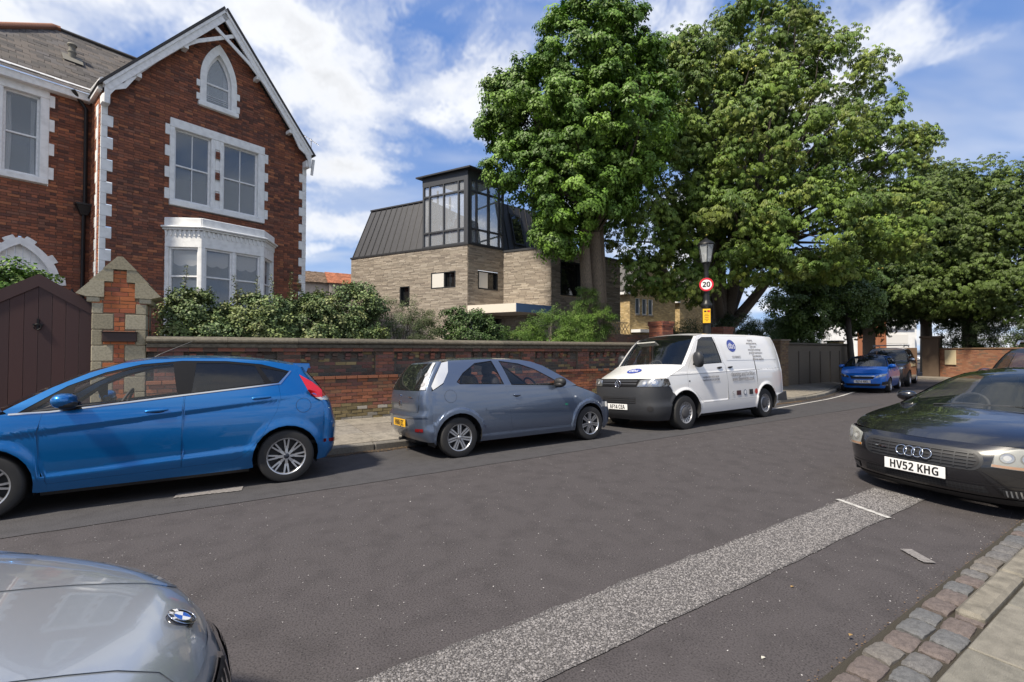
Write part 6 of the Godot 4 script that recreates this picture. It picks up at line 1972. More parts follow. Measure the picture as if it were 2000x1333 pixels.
func hedges() -> void:
	var ov := spray(8, 0.66, 0.27, 0.22)
	var fine := spray(12, 0.36, 0.12, 0.32)
	var em := leafy("oleaster_leaf", L(0.05, 0.07, 0.02))
	var ecol := [L(0.125, 0.175, 0.062), L(0.10, 0.15, 0.055), L(0.155, 0.195, 0.065), L(0.085, 0.125, 0.045), L(0.185, 0.21, 0.085)]
	var z := -11.35
	var t := shrub("oleaster_shrub", "silvery green oleaster shrub beside the gate pillar", [[Vector3(-0.35, 2.05, z), Vector3(0.75, 0.62, 0.55)], [Vector3(-0.1, 1.75, z + 0.35), Vector3(0.8, 0.4, 0.4)]], ov, em, 80, 0.26, 28, 0.10, ecol)
	shoots(t, [[Vector3(-0.62, 2.5, z), 0.75], [Vector3(-0.1, 2.5, z), 0.35], [Vector3(-0.85, 2.4, z), 0.4]], ov, em, L(0.13, 0.145, 0.06))
	t = shrub("oleaster_shrub", "silvery green oleaster shrub in front of the bay window", [[Vector3(0.75, 2.1, z), Vector3(0.75, 0.6, 0.55)], [Vector3(0.6, 1.75, z + 0.38), Vector3(0.8, 0.4, 0.35)]], ov, em, 80, 0.26, 28, 0.10, ecol)
	shoots(t, [[Vector3(0.35, 2.5, z), 0.62], [Vector3(0.65, 2.5, z), 0.66], [Vector3(1.05, 2.5, z), 0.7]], ov, em, L(0.13, 0.145, 0.06))
	t = shrub("oleaster_shrub", "silvery green oleaster shrub at the gabled house's right corner", [[Vector3(1.75, 2.2, z), Vector3(0.75, 0.68, 0.6)], [Vector3(1.7, 1.75, z + 0.3), Vector3(0.8, 0.35, 0.35)]], ov, em, 80, 0.26, 28, 0.10, ecol)
	shoots(t, [[Vector3(1.35, 2.6, z), 0.7], [Vector3(1.6, 2.6, z), 0.55], [Vector3(1.9, 2.6, z), 0.4]], ov, em, L(0.13, 0.145, 0.06))
	shrub("oleaster_shrub", "larger pale green shrub left of the modern house", [[Vector3(2.75, 2.35, z - 0.3), Vector3(0.8, 0.85, 0.7)], [Vector3(2.7, 1.85, z), Vector3(0.9, 0.4, 0.5)]], ov, em, 95, 0.28, 28, 0.10, ecol)
	shrub("olive_shrub", "open small leaved shrub with bare stems at the wall", [[Vector3(4.0, 2.35, z - 0.3), Vector3(0.75, 0.6, 0.6)], [Vector3(4.5, 2.1, z - 0.2), Vector3(0.5, 0.5, 0.5)]], fine, em, 40, 0.24, 20, 0.10, [L(0.075, 0.105, 0.04), L(0.095, 0.12, 0.05)], 0.5)
	var dm := leafy("dark_leaf", L(0.025, 0.05, 0.01))
	shrub("laurel_shrub", "dark green dense shrub in front of the modern house", [[Vector3(5.75, 2.1, z - 0.2), Vector3(0.9, 0.72, 0.7)], [Vector3(6.3, 1.85, z), Vector3(0.6, 0.5, 0.6)]], ov, dm, 60, 0.27, 24, 0.095, [L(0.04, 0.075, 0.02), L(0.05, 0.092, 0.024), L(0.065, 0.112, 0.03)])
	var bm := leafy("bright_leaf", L(0.07, 0.14, 0.015))
	var bcol := [L(0.10, 0.185, 0.028), L(0.082, 0.155, 0.026), L(0.13, 0.21, 0.04)]
	shrub("garden_plant", "low lime green plants below the canopy", [[Vector3(7.4, 1.75, z - 0.2), Vector3(0.9, 0.35, 0.5)], [Vector3(8.0, 1.95, z - 0.4), Vector3(0.5, 0.5, 0.5)]], fine, bm, 42, 0.2, 24, 0.10, bcol, 0.3, "plant")
	shrub("garden_bush", "bright green bushy climber right of the canopy", [[Vector3(9.0, 2.15, z - 0.3), Vector3(0.85, 0.75, 0.7)], [Vector3(9.7, 2.0, z - 0.1), Vector3(0.7, 0.6, 0.6)], [Vector3(9.3, 1.8, z + 0.2), Vector3(1.1, 0.35, 0.4)]], fine, bm, 90, 0.26, 26, 0.105, bcol)
	shrub("garden_bush", "second bright green bush before the maple's trunk", [[Vector3(10.75, 2.5, z - 0.2), Vector3(0.8, 0.55, 0.5)], [Vector3(10.3, 2.9, z - 0.3), Vector3(0.45, 0.7, 0.5)]], fine, bm, 60, 0.26, 24, 0.105, bcol)
	shrub("gate_plant", "bright green plant showing above the maroon gate", [[Vector3(-3.25, 2.75, -12.2), Vector3(0.55, 0.4, 0.5)]], ov, bm, 26, 0.2, 20, 0.10, bcol, 0.3, "plant")
	shrub("garden_bush", "dark bush between the gate piers behind the lamp post", [[Vector3(14.9, 1.9, -11.8), Vector3(1.1, 0.8, 0.7)], [Vector3(16.2, 1.9, -12.0), Vector3(0.9, 0.9, 0.7)]], fine, dm, 60, 0.3, 24, 0.13, [L(0.03, 0.055, 0.018), L(0.045, 0.075, 0.024)])
	shrub("garden_bush", "green bush above the wall behind the van's tail", [[Vector3(19.8, 2.3, -12.4), Vector3(1.6, 1.1, 1.0)], [Vector3(22.4, 2.2, -12.4), Vector3(1.6, 1.0, 1.0)], [Vector3(25.4, 2.3, -12.8), Vector3(1.7, 1.2, 1.0)], [Vector3(28.4, 2.4, -13.4), Vector3(1.7, 1.3, 1.0)]], fine, leafy("small_leaf", L(0.035, 0.07, 0.01)), 220, 0.4, 26, 0.16, [L(0.055, 0.10, 0.024), L(0.07, 0.115, 0.03), L(0.042, 0.075, 0.02)])
	shrub("ivy_hedge", "dark ivy covered hedge on top of the right brick wall", [[Vector3(37.0, 2.3, -8.3), Vector3(1.2, 1.0, 1.6)], [Vector3(35.8, 2.3, -5.2), Vector3(1.2, 1.1, 2.0)], [Vector3(34.6, 2.3, -2.0), Vector3(1.2, 1.1, 2.0)]], fine, dm, 150, 0.5, 24, 0.22, [L(0.026, 0.044, 0.014), L(0.038, 0.06, 0.02), L(0.05, 0.078, 0.024)], 0.4, "hedge")
	# a red poppy in the border
	var pp := thing("poppy", "single red flower above the wall coping", "flower", Vector3(8.35, 0, -11.05))
	var s := MB.new()
	s.tube([Vector3(0, 0.3, 0), Vector3(0.01, 1.9, 0)], [0.006, 0.004], 4)
	part(pp, "stem", s, bm)
	var fl := MB.new()
	for i in 5:
		var an := TAU * i / 5.0
		leaf_quad(fl, Vector3(0.01, 1.9, 0), Vector3(cos(an), 0.5, sin(an)).normalized(), Vector3.UP, 0.075, 0.04, 0.01)
	part(pp, "petals", fl, mat("poppy_red", L(0.5, 0.03, 0.015), 0.6))

# ---- lamp post -----------------------------------------------------------------------
func lamp_post() -> void:
	var t := thing("lamp_post", "black cast iron lamp post with lantern rising behind the van", "lamp post", Vector3(11.73, 0.0, -8.1))
	var iron := mat("lamp_iron", L(0.016, 0.017, 0.018), 0.42, {"metal": 0.3, "tex": "fine", "scale": 3.0})
	var c := MB.new()
	c.lathe([Vector2(0.19, 0), Vector2(0.19, 0.5), Vector2(0.16, 0.6), Vector2(0.14, 1.1), Vector2(0.17, 1.15), Vector2(0.12, 1.25), Vector2(0.11, 2.35), Vector2(0.13, 2.4), Vector2(0.11, 2.6), Vector2(0.105, 2.72), Vector2(0.15, 2.78), Vector2(0.16, 2.86), Vector2(0.11, 2.92), Vector2(0.085, 3.0), Vector2(0.075, 3.45), Vector2(0.06, 3.7), Vector2(0.07, 3.76), Vector2(0.055, 3.82), Vector2(0.08, 3.95), Vector2(0.10, 4.02), Vector2(0.10, 4.04), Vector2(0, 4.05)], 14)
	part(t, "column", c, iron)
	var f := MB.new()
	var q := 6
	for i in q:
		var a0 := TAU * i / q + 0.3
		var a1 := TAU * (i + 1) / q + 0.3
		var lo0 := Vector3(cos(a0) * 0.13, 4.05, sin(a0) * 0.13)
		var hi0 := Vector3(cos(a0) * 0.22, 4.56, sin(a0) * 0.22)
		var lo1 := Vector3(cos(a1) * 0.13, 4.05, sin(a1) * 0.13)
		var hi1 := Vector3(cos(a1) * 0.22, 4.56, sin(a1) * 0.22)
		f.tube([lo0, hi0], [0.011, 0.011], 5)
		f.tube([lo0, lo1], [0.013, 0.013], 5)
		f.tube([hi0, hi1], [0.015, 0.015], 5)
		var g := MB.new()
		g.quad_o(lo0, lo1, hi1, hi0, Vector3(0, 4.3, 0))
		part(t, "lantern_pane", g, mat("lamp_glass", L(0.55, 0.58, 0.60), 0.12, {"alpha": 0.45}))
	f.lathe([Vector2(0.245, 4.56), Vector2(0.235, 4.585), Vector2(0.20, 4.63), Vector2(0.12, 4.68), Vector2(0.07, 4.71), Vector2(0.03, 4.75), Vector2(0.0, 4.76)], 12)
	part(t, "lantern_frame", f, iron)
	var bl := MB.new()
	bl.lathe([Vector2(0, 4.12), Vector2(0.035, 4.14), Vector2(0.05, 4.3), Vector2(0.05, 4.45), Vector2(0.02, 4.5), Vector2(0, 4.5)], 8)
	part(t, "lamp_fitting", bl, mat("lamp_white", L(0.5, 0.5, 0.48), 0.5))
	# 20 sign
	var face := Vector3(-0.82, 0, 0.57).normalized()
	var bs := Basis(Vector3.UP.cross(face), Vector3.UP, face)
	var sg := thing("speed_sign", "round white 20 speed sign with red ring on the lamp post", "sign", Vector3(11.73, 3.41, -8.1))
	var d := MB.new()
	d.lathe([Vector2(0, 0), Vector2(0.188, 0), Vector2(0.188, 0.008), Vector2(0, 0.008)], 32, Transform3D(bs * Basis(Vector3.RIGHT, PI / 2), face * 0.12))
	part(sg, "plate", d, mat("sign_white", L(0.72, 0.72, 0.72), 0.4))
	var rg := MB.new()
	rg.lathe([Vector2(0.142, 0.0), Vector2(0.188, 0.0), Vector2(0.188, 0.004), Vector2(0.142, 0.004), Vector2(0.142, 0.0)], 32, Transform3D(bs * Basis(Vector3.RIGHT, PI / 2), face * 0.13))
	part(sg, "ring", rg, mat("sign_red", L(0.52, 0.012, 0.03), 0.4))
	var tx := part(sg, "numerals", text_mesh("20", 0.20), mat("sign_black", L(0.01, 0.01, 0.01), 0.5))
	tx.transform = Transform3D(bs, face * 0.134)
	# yellow notice
	var yn := thing("notice_plate", "yellow notice plate strapped to the lamp post", "sign", Vector3(11.73, 2.52, -8.1))
	var y := MB.new()
	y.cbox(face * 0.15, Vector3(0.20, 0.40, 0.006), 0.002, bs)
	part(yn, "plate", y, mat("sign_yellow", L(0.72, 0.40, 0.012), 0.45))
	var rows := ["ZONE", "Permit", "holders", "only", "KD"]
	for i in rows.size():
		pass
	var cam := MB.new()
	cam.box(bs * Vector3(-0.035, 0.13, 0.155), Vector3(0.06, 0.045, 0.004), bs)
	cam.box(bs * Vector3(0.03, 0.13, 0.155), Vector3(0.022, 0.05, 0.004), bs)
	part(yn, "symbol", cam, mats["sign_black"])
	var rdt := MB.new()
	rdt.lathe([Vector2(0, 0), Vector2(0.03, 0), Vector2(0.03, 0.003), Vector2(0, 0.003)], 12, Transform3D(bs * Basis(Vector3.RIGHT, PI / 2), bs * Vector3(0.06, 0.13, 0.154)))
	part(yn, "symbol", rdt, mats["sign_red"])
	for i in 5:
		var ln := MB.new()
		ln.box(bs * Vector3(0.0, 0.05 - i * 0.047, 0.155), Vector3([0.09, 0.13, 0.10, 0.12, 0.06][i], 0.014, 0.003), bs)
		part(yn, "text_line", ln, mat("notice_text", L(0.10, 0.06, 0.01), 0.6))

# ---- cars: shared shapes ------------------------------------------------------------
# Car axes: x forwards from the rear axle, y up, z to the car's right. Half-width W(x, y) shapes the sides.
func tab(t: Array, x: float) -> float: # smooth interpolation through [x, y] pairs
	var n := t.size()
	if x <= t[0][0]: return t[0][1]
	if x >= t[n - 1][0]: return t[n - 1][1]
	var i := 0
	while x > t[i + 1][0]: i += 1
	var x0: float = t[i][0]; var x1: float = t[i + 1][0]
	var y0: float = t[i][1]; var y1: float = t[i + 1][1]
	var h := x1 - x0
	var s := (y1 - y0) / h
	var m0: float = s if i == 0 else (y1 - t[i - 1][1]) / (x1 - t[i - 1][0])
	var m1: float = s if i == n - 2 else (t[i + 2][1] - y0) / (t[i + 2][0] - x0)
	var u := (x - x0) / h
	var u2 := u * u
	var u3 := u2 * u
	return y0 * (2 * u3 - 3 * u2 + 1) + h * m0 * (u3 - 2 * u2 + u) + y1 * (3 * u2 - 2 * u3) + h * m1 * (u3 - u2)

func W(c: Dictionary, x: float, y: float) -> float:
	var w := tab(c.wy, y) - tab(c.wx, x)
	if c.has("bump"): w += c.bump.call(x, y)
	return w

func V2(a: Array) -> PackedVector2Array:
	var p := PackedVector2Array()
	for q in a: p.append(Vector2(q[0], q[1]))
	return p

func vspans(poly: PackedVector2Array, holes: Array, x: float) -> Array:
	var sw := func(p: PackedVector2Array) -> PackedVector2Array:
		var r := PackedVector2Array()
		for q in p: r.append(Vector2(q.y, q.x))
		return r
	var hs := []
	for h in holes: hs.append(sw.call(h))
	return spans(sw.call(poly), hs, x)

func side_mesh(c: Dictionary, poly: PackedVector2Array, holes: Array, off: float) -> MB: # polygon in the side view laid on the right flank
	var xs := []
	var lo := 1e9
	var hi := -1e9
	for q in poly:
		lo = minf(lo, q.x); hi = maxf(hi, q.x)
		xs.append(q.x)
	for h in holes:
		for q in h: if q.x > lo and q.x < hi: xs.append(q.x)
	var n := int((hi - lo) / 0.05) + 1
	for i in n + 1: xs.append(lerpf(lo, hi, float(i) / n))
	xs.sort()
	var mb := MB.new()
	var e := 0.002
	var nor := func(x: float, y: float) -> Vector3:
		return Vector3(-(W(c, x + e, y) - W(c, x - e, y)) / (2 * e), -(W(c, x, y + e) - W(c, x, y - e)) / (2 * e), 1.0).normalized()
	for i in xs.size() - 1:
		var xa: float = xs[i]
		var xb: float = xs[i + 1]
		if xb - xa < 0.0006: continue
		var sa := vspans(poly, holes, xa + 0.0002)
		var sb := vspans(poly, holes, xb - 0.0002)
		if sa.size() != sb.size():
			sa = vspans(poly, holes, (xa + xb) * 0.5)
			sb = sa
		for k in sa.size():
			var m := clampi(int(ceil(maxf(sa[k][1] - sa[k][0], sb[k][1] - sb[k][0]) / 0.024)), 1, 40)
			for j in m:
				var p := []
				var nn := []
				for q in [[xa, sa[k], j], [xb, sb[k], j], [xb, sb[k], j + 1], [xa, sa[k], j + 1]]:
					var y := lerpf(q[1][0], q[1][1], float(q[2]) / m)
					p.append(Vector3(q[0], y, W(c, q[0], y) + off))
					nn.append(nor.call(q[0], y))
				mb.trin(p[0], p[1], p[2], nn[0], nn[1], nn[2])
				mb.trin(p[0], p[2], p[3], nn[0], nn[2], nn[3])
	return mb

func both(t: Node3D, called: String, mb: MB, m: Material) -> Array: # right part and its mirror image
	var r := part(t, called, mb, m)
	var l := MB.new()
	l.add(mb, Transform3D(Basis.from_scale(Vector3(1, 1, -1)), Vector3.ZERO))
	return [r, part(t, called, l, m)]

func flank(t: Node3D, c: Dictionary, called: String, poly: Array, m: Material, off := 0.0, holes := []) -> Array:
	return both(t, called, side_mesh(c, V2(poly), holes, off), m)

func grown(poly: Array, d: float) -> PackedVector2Array:
	var r := Geometry2D.offset_polygon(V2(poly), d)
	return r[0] if r.size() else V2(poly)

func arc(cx: float, cy: float, r: float, d0: float, d1: float, n := 14) -> Array:
	var a := []
	for i in n + 1:
		var th := deg_to_rad(lerpf(d0, d1, float(i) / n))
		a.append([cx + cos(th) * r, cy + sin(th) * r])
	return a

# sheet between an edge curve on the flanks and a centre-line curve; both lists of [x, y]
func cross_mesh(c: Dictionary, edge: Array, mid: Array, p := 2.2, off := 0.0, u0 := -1.0, u1 := 1.0, cols := 18) -> MB:
	var rows := []
	var n := 16
	var et := _arc_table(edge)
	var ct := _arc_table(mid)
	for i in n + 1:
		var f := float(i) / n
		var e := _along(et, f)
		var m := _along(ct, f)
		var w := W(c, e.x, e.y)
		var line := PackedVector3Array()
		for j in cols + 1:
			var u := lerpf(u0, u1, float(j) / cols)
			var b := pow(absf(u), p)
			line.append(Vector3(lerpf(m.x, e.x, b), lerpf(m.y, e.y, b) + off, u * (w + off)))
		rows.append(line)
	var mb := MB.new()
	mb.grid(rows)
	if mb.n.size() and mb.n[mb.n.size() / 2].y < 0: mb._flip(0)
	return mb

func _arc_table(a: Array) -> Array:
	var xs := []
	var ys := []
	var s := 0.0
	for i in a.size():
		if i > 0: s += Vector2(a[i][0] - a[i - 1][0], a[i][1] - a[i - 1][1]).length()
		xs.append([s, a[i][0]])
		ys.append([s, a[i][1]])
	return [xs, ys, s]

func _along(t: Array, f: float) -> Vector2:
	return Vector2(tab(t[0], f * t[2]), tab(t[1], f * t[2]))

# end of the car: e = {xe: [[y, x]], xc: [[y, x]], n}; wraps from flank to flank
func end_x(c: Dictionary, e: Dictionary, z: float, y: float) -> float:
	var xe := tab(e.xe, y)
	var s := clampf(absf(z) / maxf(W(c, xe, y), 0.01), 0.0, 1.0)
	return xe + (tab(e.xc, y) - xe) * pow(1.0 - pow(s, e.n), 1.0 / e.n)

func end_mesh(c: Dictionary, e: Dictionary, y0: float, y1: float, off := 0.0) -> MB:
	var rows := []
	var n := int((y1 - y0) / 0.04) + 2
	var front: bool = tab(e.xc, y0) > tab(e.xe, y0)
	var p: float = 2.0 / e.n
	for i in n + 1:
		var y := lerpf(y0, y1, float(i) / n)
		var xe := tab(e.xe, y)
		var xc := tab(e.xc, y) + (off if front else -off)
		var w := W(c, xe, y) + off
		var line := PackedVector3Array()
		for j in 37:
			var th := lerpf(-PI / 2, PI / 2, j / 36.0)
			line.append(Vector3(xe + (xc - xe) * pow(maxf(cos(th), 0.0), p), y, signf(sin(th)) * w * pow(absf(sin(th)), p)))
		rows.append(line)
	var mb := MB.new()
	mb.grid(rows)
	var k := mb.n.size() / 2
	if (mb.n[k].x < 0) == front: mb._flip(0)
	return mb

func end_panel(c: Dictionary, e: Dictionary, poly: Array, off: float) -> MB: # polygon in the end view (z, y) laid on the end
	var mb := MB.new()
	var pv := V2(poly)
	var xs := []
	var lo := 1e9
	var hi := -1e9
	for q in pv:
		lo = minf(lo, q.x); hi = maxf(hi, q.x)
		xs.append(q.x)
	var n := int((hi - lo) / 0.03) + 1
	for i in n + 1: xs.append(lerpf(lo, hi, float(i) / n))
	xs.sort()
	var front: bool = tab(e.xc, pv[0].y) > tab(e.xe, pv[0].y)
	var s := 1.0 if front else -1.0
	var pt := func(z: float, y: float) -> Vector3: return Vector3(end_x(c, e, z, y), y, z)
	var nor := func(z: float, y: float) -> Vector3:
		var d := 0.004
		var v: Vector3 = (pt.call(z, y + d) - pt.call(z, y - d)).cross(pt.call(z + d, y) - pt.call(z - d, y)).normalized()
		return v if v.x * s > 0 else -v
	for i in xs.size() - 1:
		if xs[i + 1] - xs[i] < 0.0006: continue
		var sa := vspans(pv, [], xs[i] + 0.0002)
		var sb := vspans(pv, [], xs[i + 1] - 0.0002)
		if sa.size() != sb.size(): continue
		for k in sa.size():
			var m := clampi(int(ceil((sa[k][1] - sa[k][0]) / 0.05)), 1, 12)
			for j in m:
				var p := []
				var nn := []
				for q in [[xs[i], sa[k], j], [xs[i + 1], sb[k], j], [xs[i + 1], sb[k], j + 1], [xs[i], sa[k], j + 1]]:
					var y := lerpf(q[1][0], q[1][1], float(q[2]) / m)
					var v: Vector3 = nor.call(q[0], y)
					nn.append(v)
					p.append(pt.call(q[0], y) + v * off)
				if (p[1] - p[0]).cross(p[2] - p[0]).x * s > 0:
					mb.trin(p[0], p[1], p[2], nn[0], nn[1], nn[2]); mb.trin(p[0], p[2], p[3], nn[0], nn[2], nn[3])
				else:
					mb.trin(p[0], p[2], p[1], nn[0], nn[2], nn[1]); mb.trin(p[0], p[3], p[2], nn[0], nn[3], nn[2])
	return mb

func ends(t: Node3D, c: Dictionary, e: Dictionary, called: String, poly: Array, m: Material, off: float, twin := true) -> Array:
	var mb := end_panel(c, e, poly, off)
	return both(t, called, mb, m) if twin else [part(t, called, mb, m)]

func paint(key: String, col: Color, metal := 0.5, rough := 0.32) -> StandardMaterial3D:
	return mat(key, col, rough, {"metal": metal, "coat": 1.0, "coat_rough": 0.02})

func wheel(t: Node3D, x: float, y: float, z: float, r: float, rim: float, wd: float, style: String, rimcol: Material) -> void:
	var s := signf(z)
	var turn := Basis.IDENTITY if s > 0 else Basis(Vector3.UP, PI)
	var ax := Basis(Vector3.RIGHT, PI / 2)
	var ty := MB.new()
	ty.lathe([Vector2(rim * 0.97, 0.0), Vector2(rim, wd * 0.02), Vector2(r * 0.93, wd * 0.03), Vector2(r * 0.985, -wd * 0.08), Vector2(r, -wd * 0.2), Vector2(r, -wd * 0.8), Vector2(r * 0.97, -wd * 0.97), Vector2(rim, -wd)].map(func(q): return Vector2(q.x, q.y)), 40, Transform3D(ax, Vector3.ZERO))
	var w := part(t, "wheel", ty, mat("tyre", L(0.018, 0.018, 0.019), 0.75, {"tex": "fine", "scale": 4.0, "world": false}))
	w.transform = Transform3D(turn, Vector3(x, y, z))
	var b := MB.new()
	b.lathe([Vector2(rim * 0.90, -wd * 0.7), Vector2(rim * 0.90, -0.03), Vector2(rim * 0.92, -0.004), Vector2(rim * 0.985, 0.004), Vector2(rim, 0.0)], 40, Transform3D(ax, Vector3.ZERO))
	part(w, "rim", b, rimcol)
	var back := MB.new()
	back.lathe([Vector2(0.0, -wd * 0.45), Vector2(rim * 0.9, -wd * 0.45)], 24, Transform3D(ax, Vector3.ZERO))
	part(w, "brake_disc", back, mat("wheel_dark", L(0.025, 0.025, 0.027), 0.6))
	var bar := func(m: MB, a: float, r0: float, r1: float, o0: float, o1: float, w0: float, w1: float, z0: float, z1: float) -> void:
		var d := Vector2(cos(a), sin(a))
		var n := Vector2(-d.y, d.x)
		var q := []
		for e in [[r0, o0 - w0, z0], [r1, o1 - w1, z1], [r1, o1 + w1, z1], [r0, o0 + w0, z0]]:
			var p: Vector2 = d * e[0] + n * e[1]
			q.append(Vector3(p.x, p.y, e[2]))
		var dn := Vector3(0, 0, -0.03)
		m.hexa([q[0] + dn, q[1] + dn, q[2] + dn, q[3] + dn, q[0], q[1], q[2], q[3]])
	var count := {"y8": 8, "twin7": 7, "five": 5, "steel": 18}[style] as int
	for k in count:
		var a := TAU * k / count + PI / 2
		var sp := MB.new()
		if style == "y8":
			bar.call(sp, a, 0.03, rim * 0.55, 0.0, 0.0, 0.014, 0.017, -0.012, -0.014)
			for q in [-1.0, 1.0]: bar.call(sp, a, rim * 0.42, rim * 0.94, q * 0.010, q * rim * 0.12, 0.010, 0.0085, -0.0125, -0.006)
		elif style == "twin7":
			for q in [-1.0, 1.0]: bar.call(sp, a, 0.03, rim * 0.94, q * 0.014, q * 0.0185, 0.010, 0.0125, -0.010, -0.008)
		elif style == "five":
			bar.call(sp, a, 0.02, rim * 0.94, 0.0, 0.0, 0.03, 0.024, -0.012, -0.008)
		else:
			bar.call(sp, a, rim * 0.62, rim * 0.93, 0.0, 0.0, 0.018, 0.02, -0.03, -0.012)
		part(w, "spoke", sp, rimcol)
	var cap := MB.new()
	if style == "steel":
		cap.lathe([Vector2(0.0, 0.012), Vector2(rim * 0.3, 0.010), Vector2(rim * 0.5, 0.0), Vector2(rim * 0.56, -0.025)].map(func(q): return q), 24, Transform3D(ax, Vector3.ZERO))
		cap._flip(0)
		part(w, "hub_cap", cap, mat("hub_dark", L(0.06, 0.06, 0.065), 0.55))
		var ring := MB.new()
		ring.lathe([Vector2(rim * 0.55, -0.03), Vector2(rim * 0.60, -0.012), Vector2(rim * 0.66, -0.028)], 24, Transform3D(ax, Vector3.ZERO))
		part(w, "hub_ring", ring, rimcol)
	else:
		cap.lathe([Vector2(0.0, 0.004), Vector2(0.022, 0.003), Vector2(0.028, -0.004), Vector2(0.034, -0.02)], 16, Transform3D(ax, Vector3.ZERO))
		cap._flip(0)
		part(w, "hub_cap", cap, mat("cap_dark", L(0.03, 0.035, 0.05), 0.3, {"metal": 0.4}) if style == "y8" else rimcol)
		for k in 4:
			var nut := MB.new()
			var a := TAU * k / 4 + 0.4
			nut.lathe([Vector2(0.0, 0.0), Vector2(0.008, -0.001), Vector2(0.009, -0.02)], 6, Transform3D(ax, Vector3(cos(a) * 0.05, sin(a) * 0.05, -0.004)))
			part(w, "wheel_nut", nut, mats["wheel_dark"])

func plate(t: Node3D, text: String, at: Vector3, face: Basis, yellow := false) -> void:
	var b := MB.new()
	b.cbox(Vector3.ZERO, Vector3(0.52, 0.111, 0.008), 0.003)
	var o := part(t, "number_plate", b, mat("plate_yellow", L(0.72, 0.40, 0.015), 0.35) if yellow else mat("plate_white", L(0.72, 0.72, 0.72), 0.35))
	o.transform = Transform3D(face, at)
	if text == "": return
	var tx := part(o, "characters", text_mesh(text, 0.112), mat("plate_black", L(0.008, 0.008, 0.009), 0.4))
	tx.transform = Transform3D(Basis.from_scale(Vector3(0.80, 1.0, 1.0)), Vector3(0, 0, 0.005))

func blob(mb: MB, c: Vector3, r: Vector3, p := 2.6, bs := Basis.IDENTITY) -> void: # rounded box-like ellipsoid
	var rows := []
	for i in 11:
		var ph := lerpf(-PI / 2, PI / 2, i / 10.0)
		var line := PackedVector3Array()
		for j in 17:
			var th := TAU * j / 16.0
			var d := Vector3(cos(ph) * cos(th), sin(ph), cos(ph) * sin(th))
			var k := pow(pow(absf(d.x), p) + pow(absf(d.y), p) + pow(absf(d.z), p), -1.0 / p)
			line.append(c + bs * (d * k * r))
		rows.append(line)
	mb.grid(rows, true)

func place(t: Node3D, at: Vector3, f: Vector3, roll: float, hw: float) -> void: # at: contact of the rear wheel on the camera's side
	var fw := f.normalized()
	var r := fw.cross(Vector3.UP)
	var th := -roll if fw.x > 0 else roll
	r = r.rotated(fw, th)
	var u := r.cross(fw)
	var sg := 1.0 if r.z > 0 else -1.0
	t.transform = Transform3D(Basis(fw, u, r), at - r * sg * hw)

# interior, floor, wheel wells and wheels common to all
func innards(t: Node3D, c: Dictionary) -> void:
	var black := mat("car_black", L(0.012, 0.012, 0.013), 0.8)
	var seat := mat("seat_cloth", L(0.03, 0.03, 0.033), 0.9)
	var b := MB.new()
	b.box(Vector3(c.wb * 0.5, 0.27, 0), Vector3(c.wb - c.wr * 2.3, 0.16, 1.36))
	b.box(Vector3(c.wb * 0.5, 0.30, 0), Vector3(c.wb + 0.7, 0.12, 0.86))
	part(t, "underbody", b, black)
	for x in [0.0, c.wb]:
		var wl := MB.new()
		var rr: float = c.ar + 0.012
		for s in [-1.0, 1.0]:
			var rows := []
			for k in 2:
				var line := PackedVector3Array()
				for i in 19:
					var th := deg_to_rad(lerpf(-20, 200, i / 18.0))
					var px: float = x + cos(th) * rr
					var py: float = c.ay + sin(th) * rr
					line.append(Vector3(px, py, s * ((W(c, px, py) - 0.004) if k == 0 else 0.42)))
				rows.append(line)
			wl.grid(rows)
			var ctr := Vector3(x, c.ay, s * 0.42)
			for i in 18: wl.tri_o(ctr, rows[1][i], rows[1][i + 1], Vector3(x, c.ay, 0))
		part(t, "wheel_well", wl, black)
	for x in [0.0, c.wb]:
		for s in [-1.0, 1.0]: wheel(t, x, c.wr, s * c.track, c.wr, c.rim, c.get("tw", 0.19), c.style, c.rimcol)
	if not c.get("cabin", true): return
	var fl := MB.new()
	fl.box(Vector3(c.dash - 1.2, 0.42, 0), Vector3(2.4, 0.04, 1.3))
	fl.hexa([Vector3(c.dash - 0.05, 0.5, -0.66), Vector3(c.dash + 0.5, 0.5, -0.66), Vector3(c.dash + 0.5, 0.5, 0.66), Vector3(c.dash - 0.05, 0.5, 0.66), Vector3(c.dash - 0.02, c.belt - 0.03, -0.64), Vector3(c.dash + 0.45, c.belt - 0.06, -0.64), Vector3(c.dash + 0.45, c.belt - 0.06, 0.64), Vector3(c.dash - 0.02, c.belt - 0.03, 0.64)])
	part(t, "dashboard", fl, mat("dash", L(0.02, 0.02, 0.021), 0.7))
	var rows := [c.dash - 0.95] if c.get("seats", 2) == 1 else [c.dash - 0.95, c.dash - 1.75]
	for x in rows:
		for z in [-0.36, 0.36]:
			var s := MB.new()
			blob(s, Vector3(x + 0.22, c.belt - 0.46, z), Vector3(0.27, 0.10, 0.24), 3.5)
			blob(s, Vector3(x - 0.08, c.belt - 0.13, z), Vector3(0.09, 0.36, 0.23), 3.5, Basis(Vector3(0, 0, 1), 0.22))
			blob(s, Vector3(x - 0.19, c.belt + 0.28, z), Vector3(0.05, 0.10, 0.13), 3.0)
			part(t, "seat", s, seat)
	var sw := MB.new()
	var path := []
	var rad := []
	for k in 21:
		path.append(Vector3(0, cos(TAU * k / 20.0) * 0.18, sin(TAU * k / 20.0) * 0.18))
		rad.append(0.016)
	sw.tube(path, rad, 7, false)
	sw.box(Vector3(0.03, 0, 0), Vector3(0.06, 0.06, 0.30))
	var o := part(t, "steering_wheel", sw, mat("dash", L(0.02, 0.02, 0.021), 0.7))
	o.transform = Transform3D(Basis(Vector3(0, 0, 1), 0.45), Vector3(c.dash - 0.28, c.belt - 0.03, 0.36))

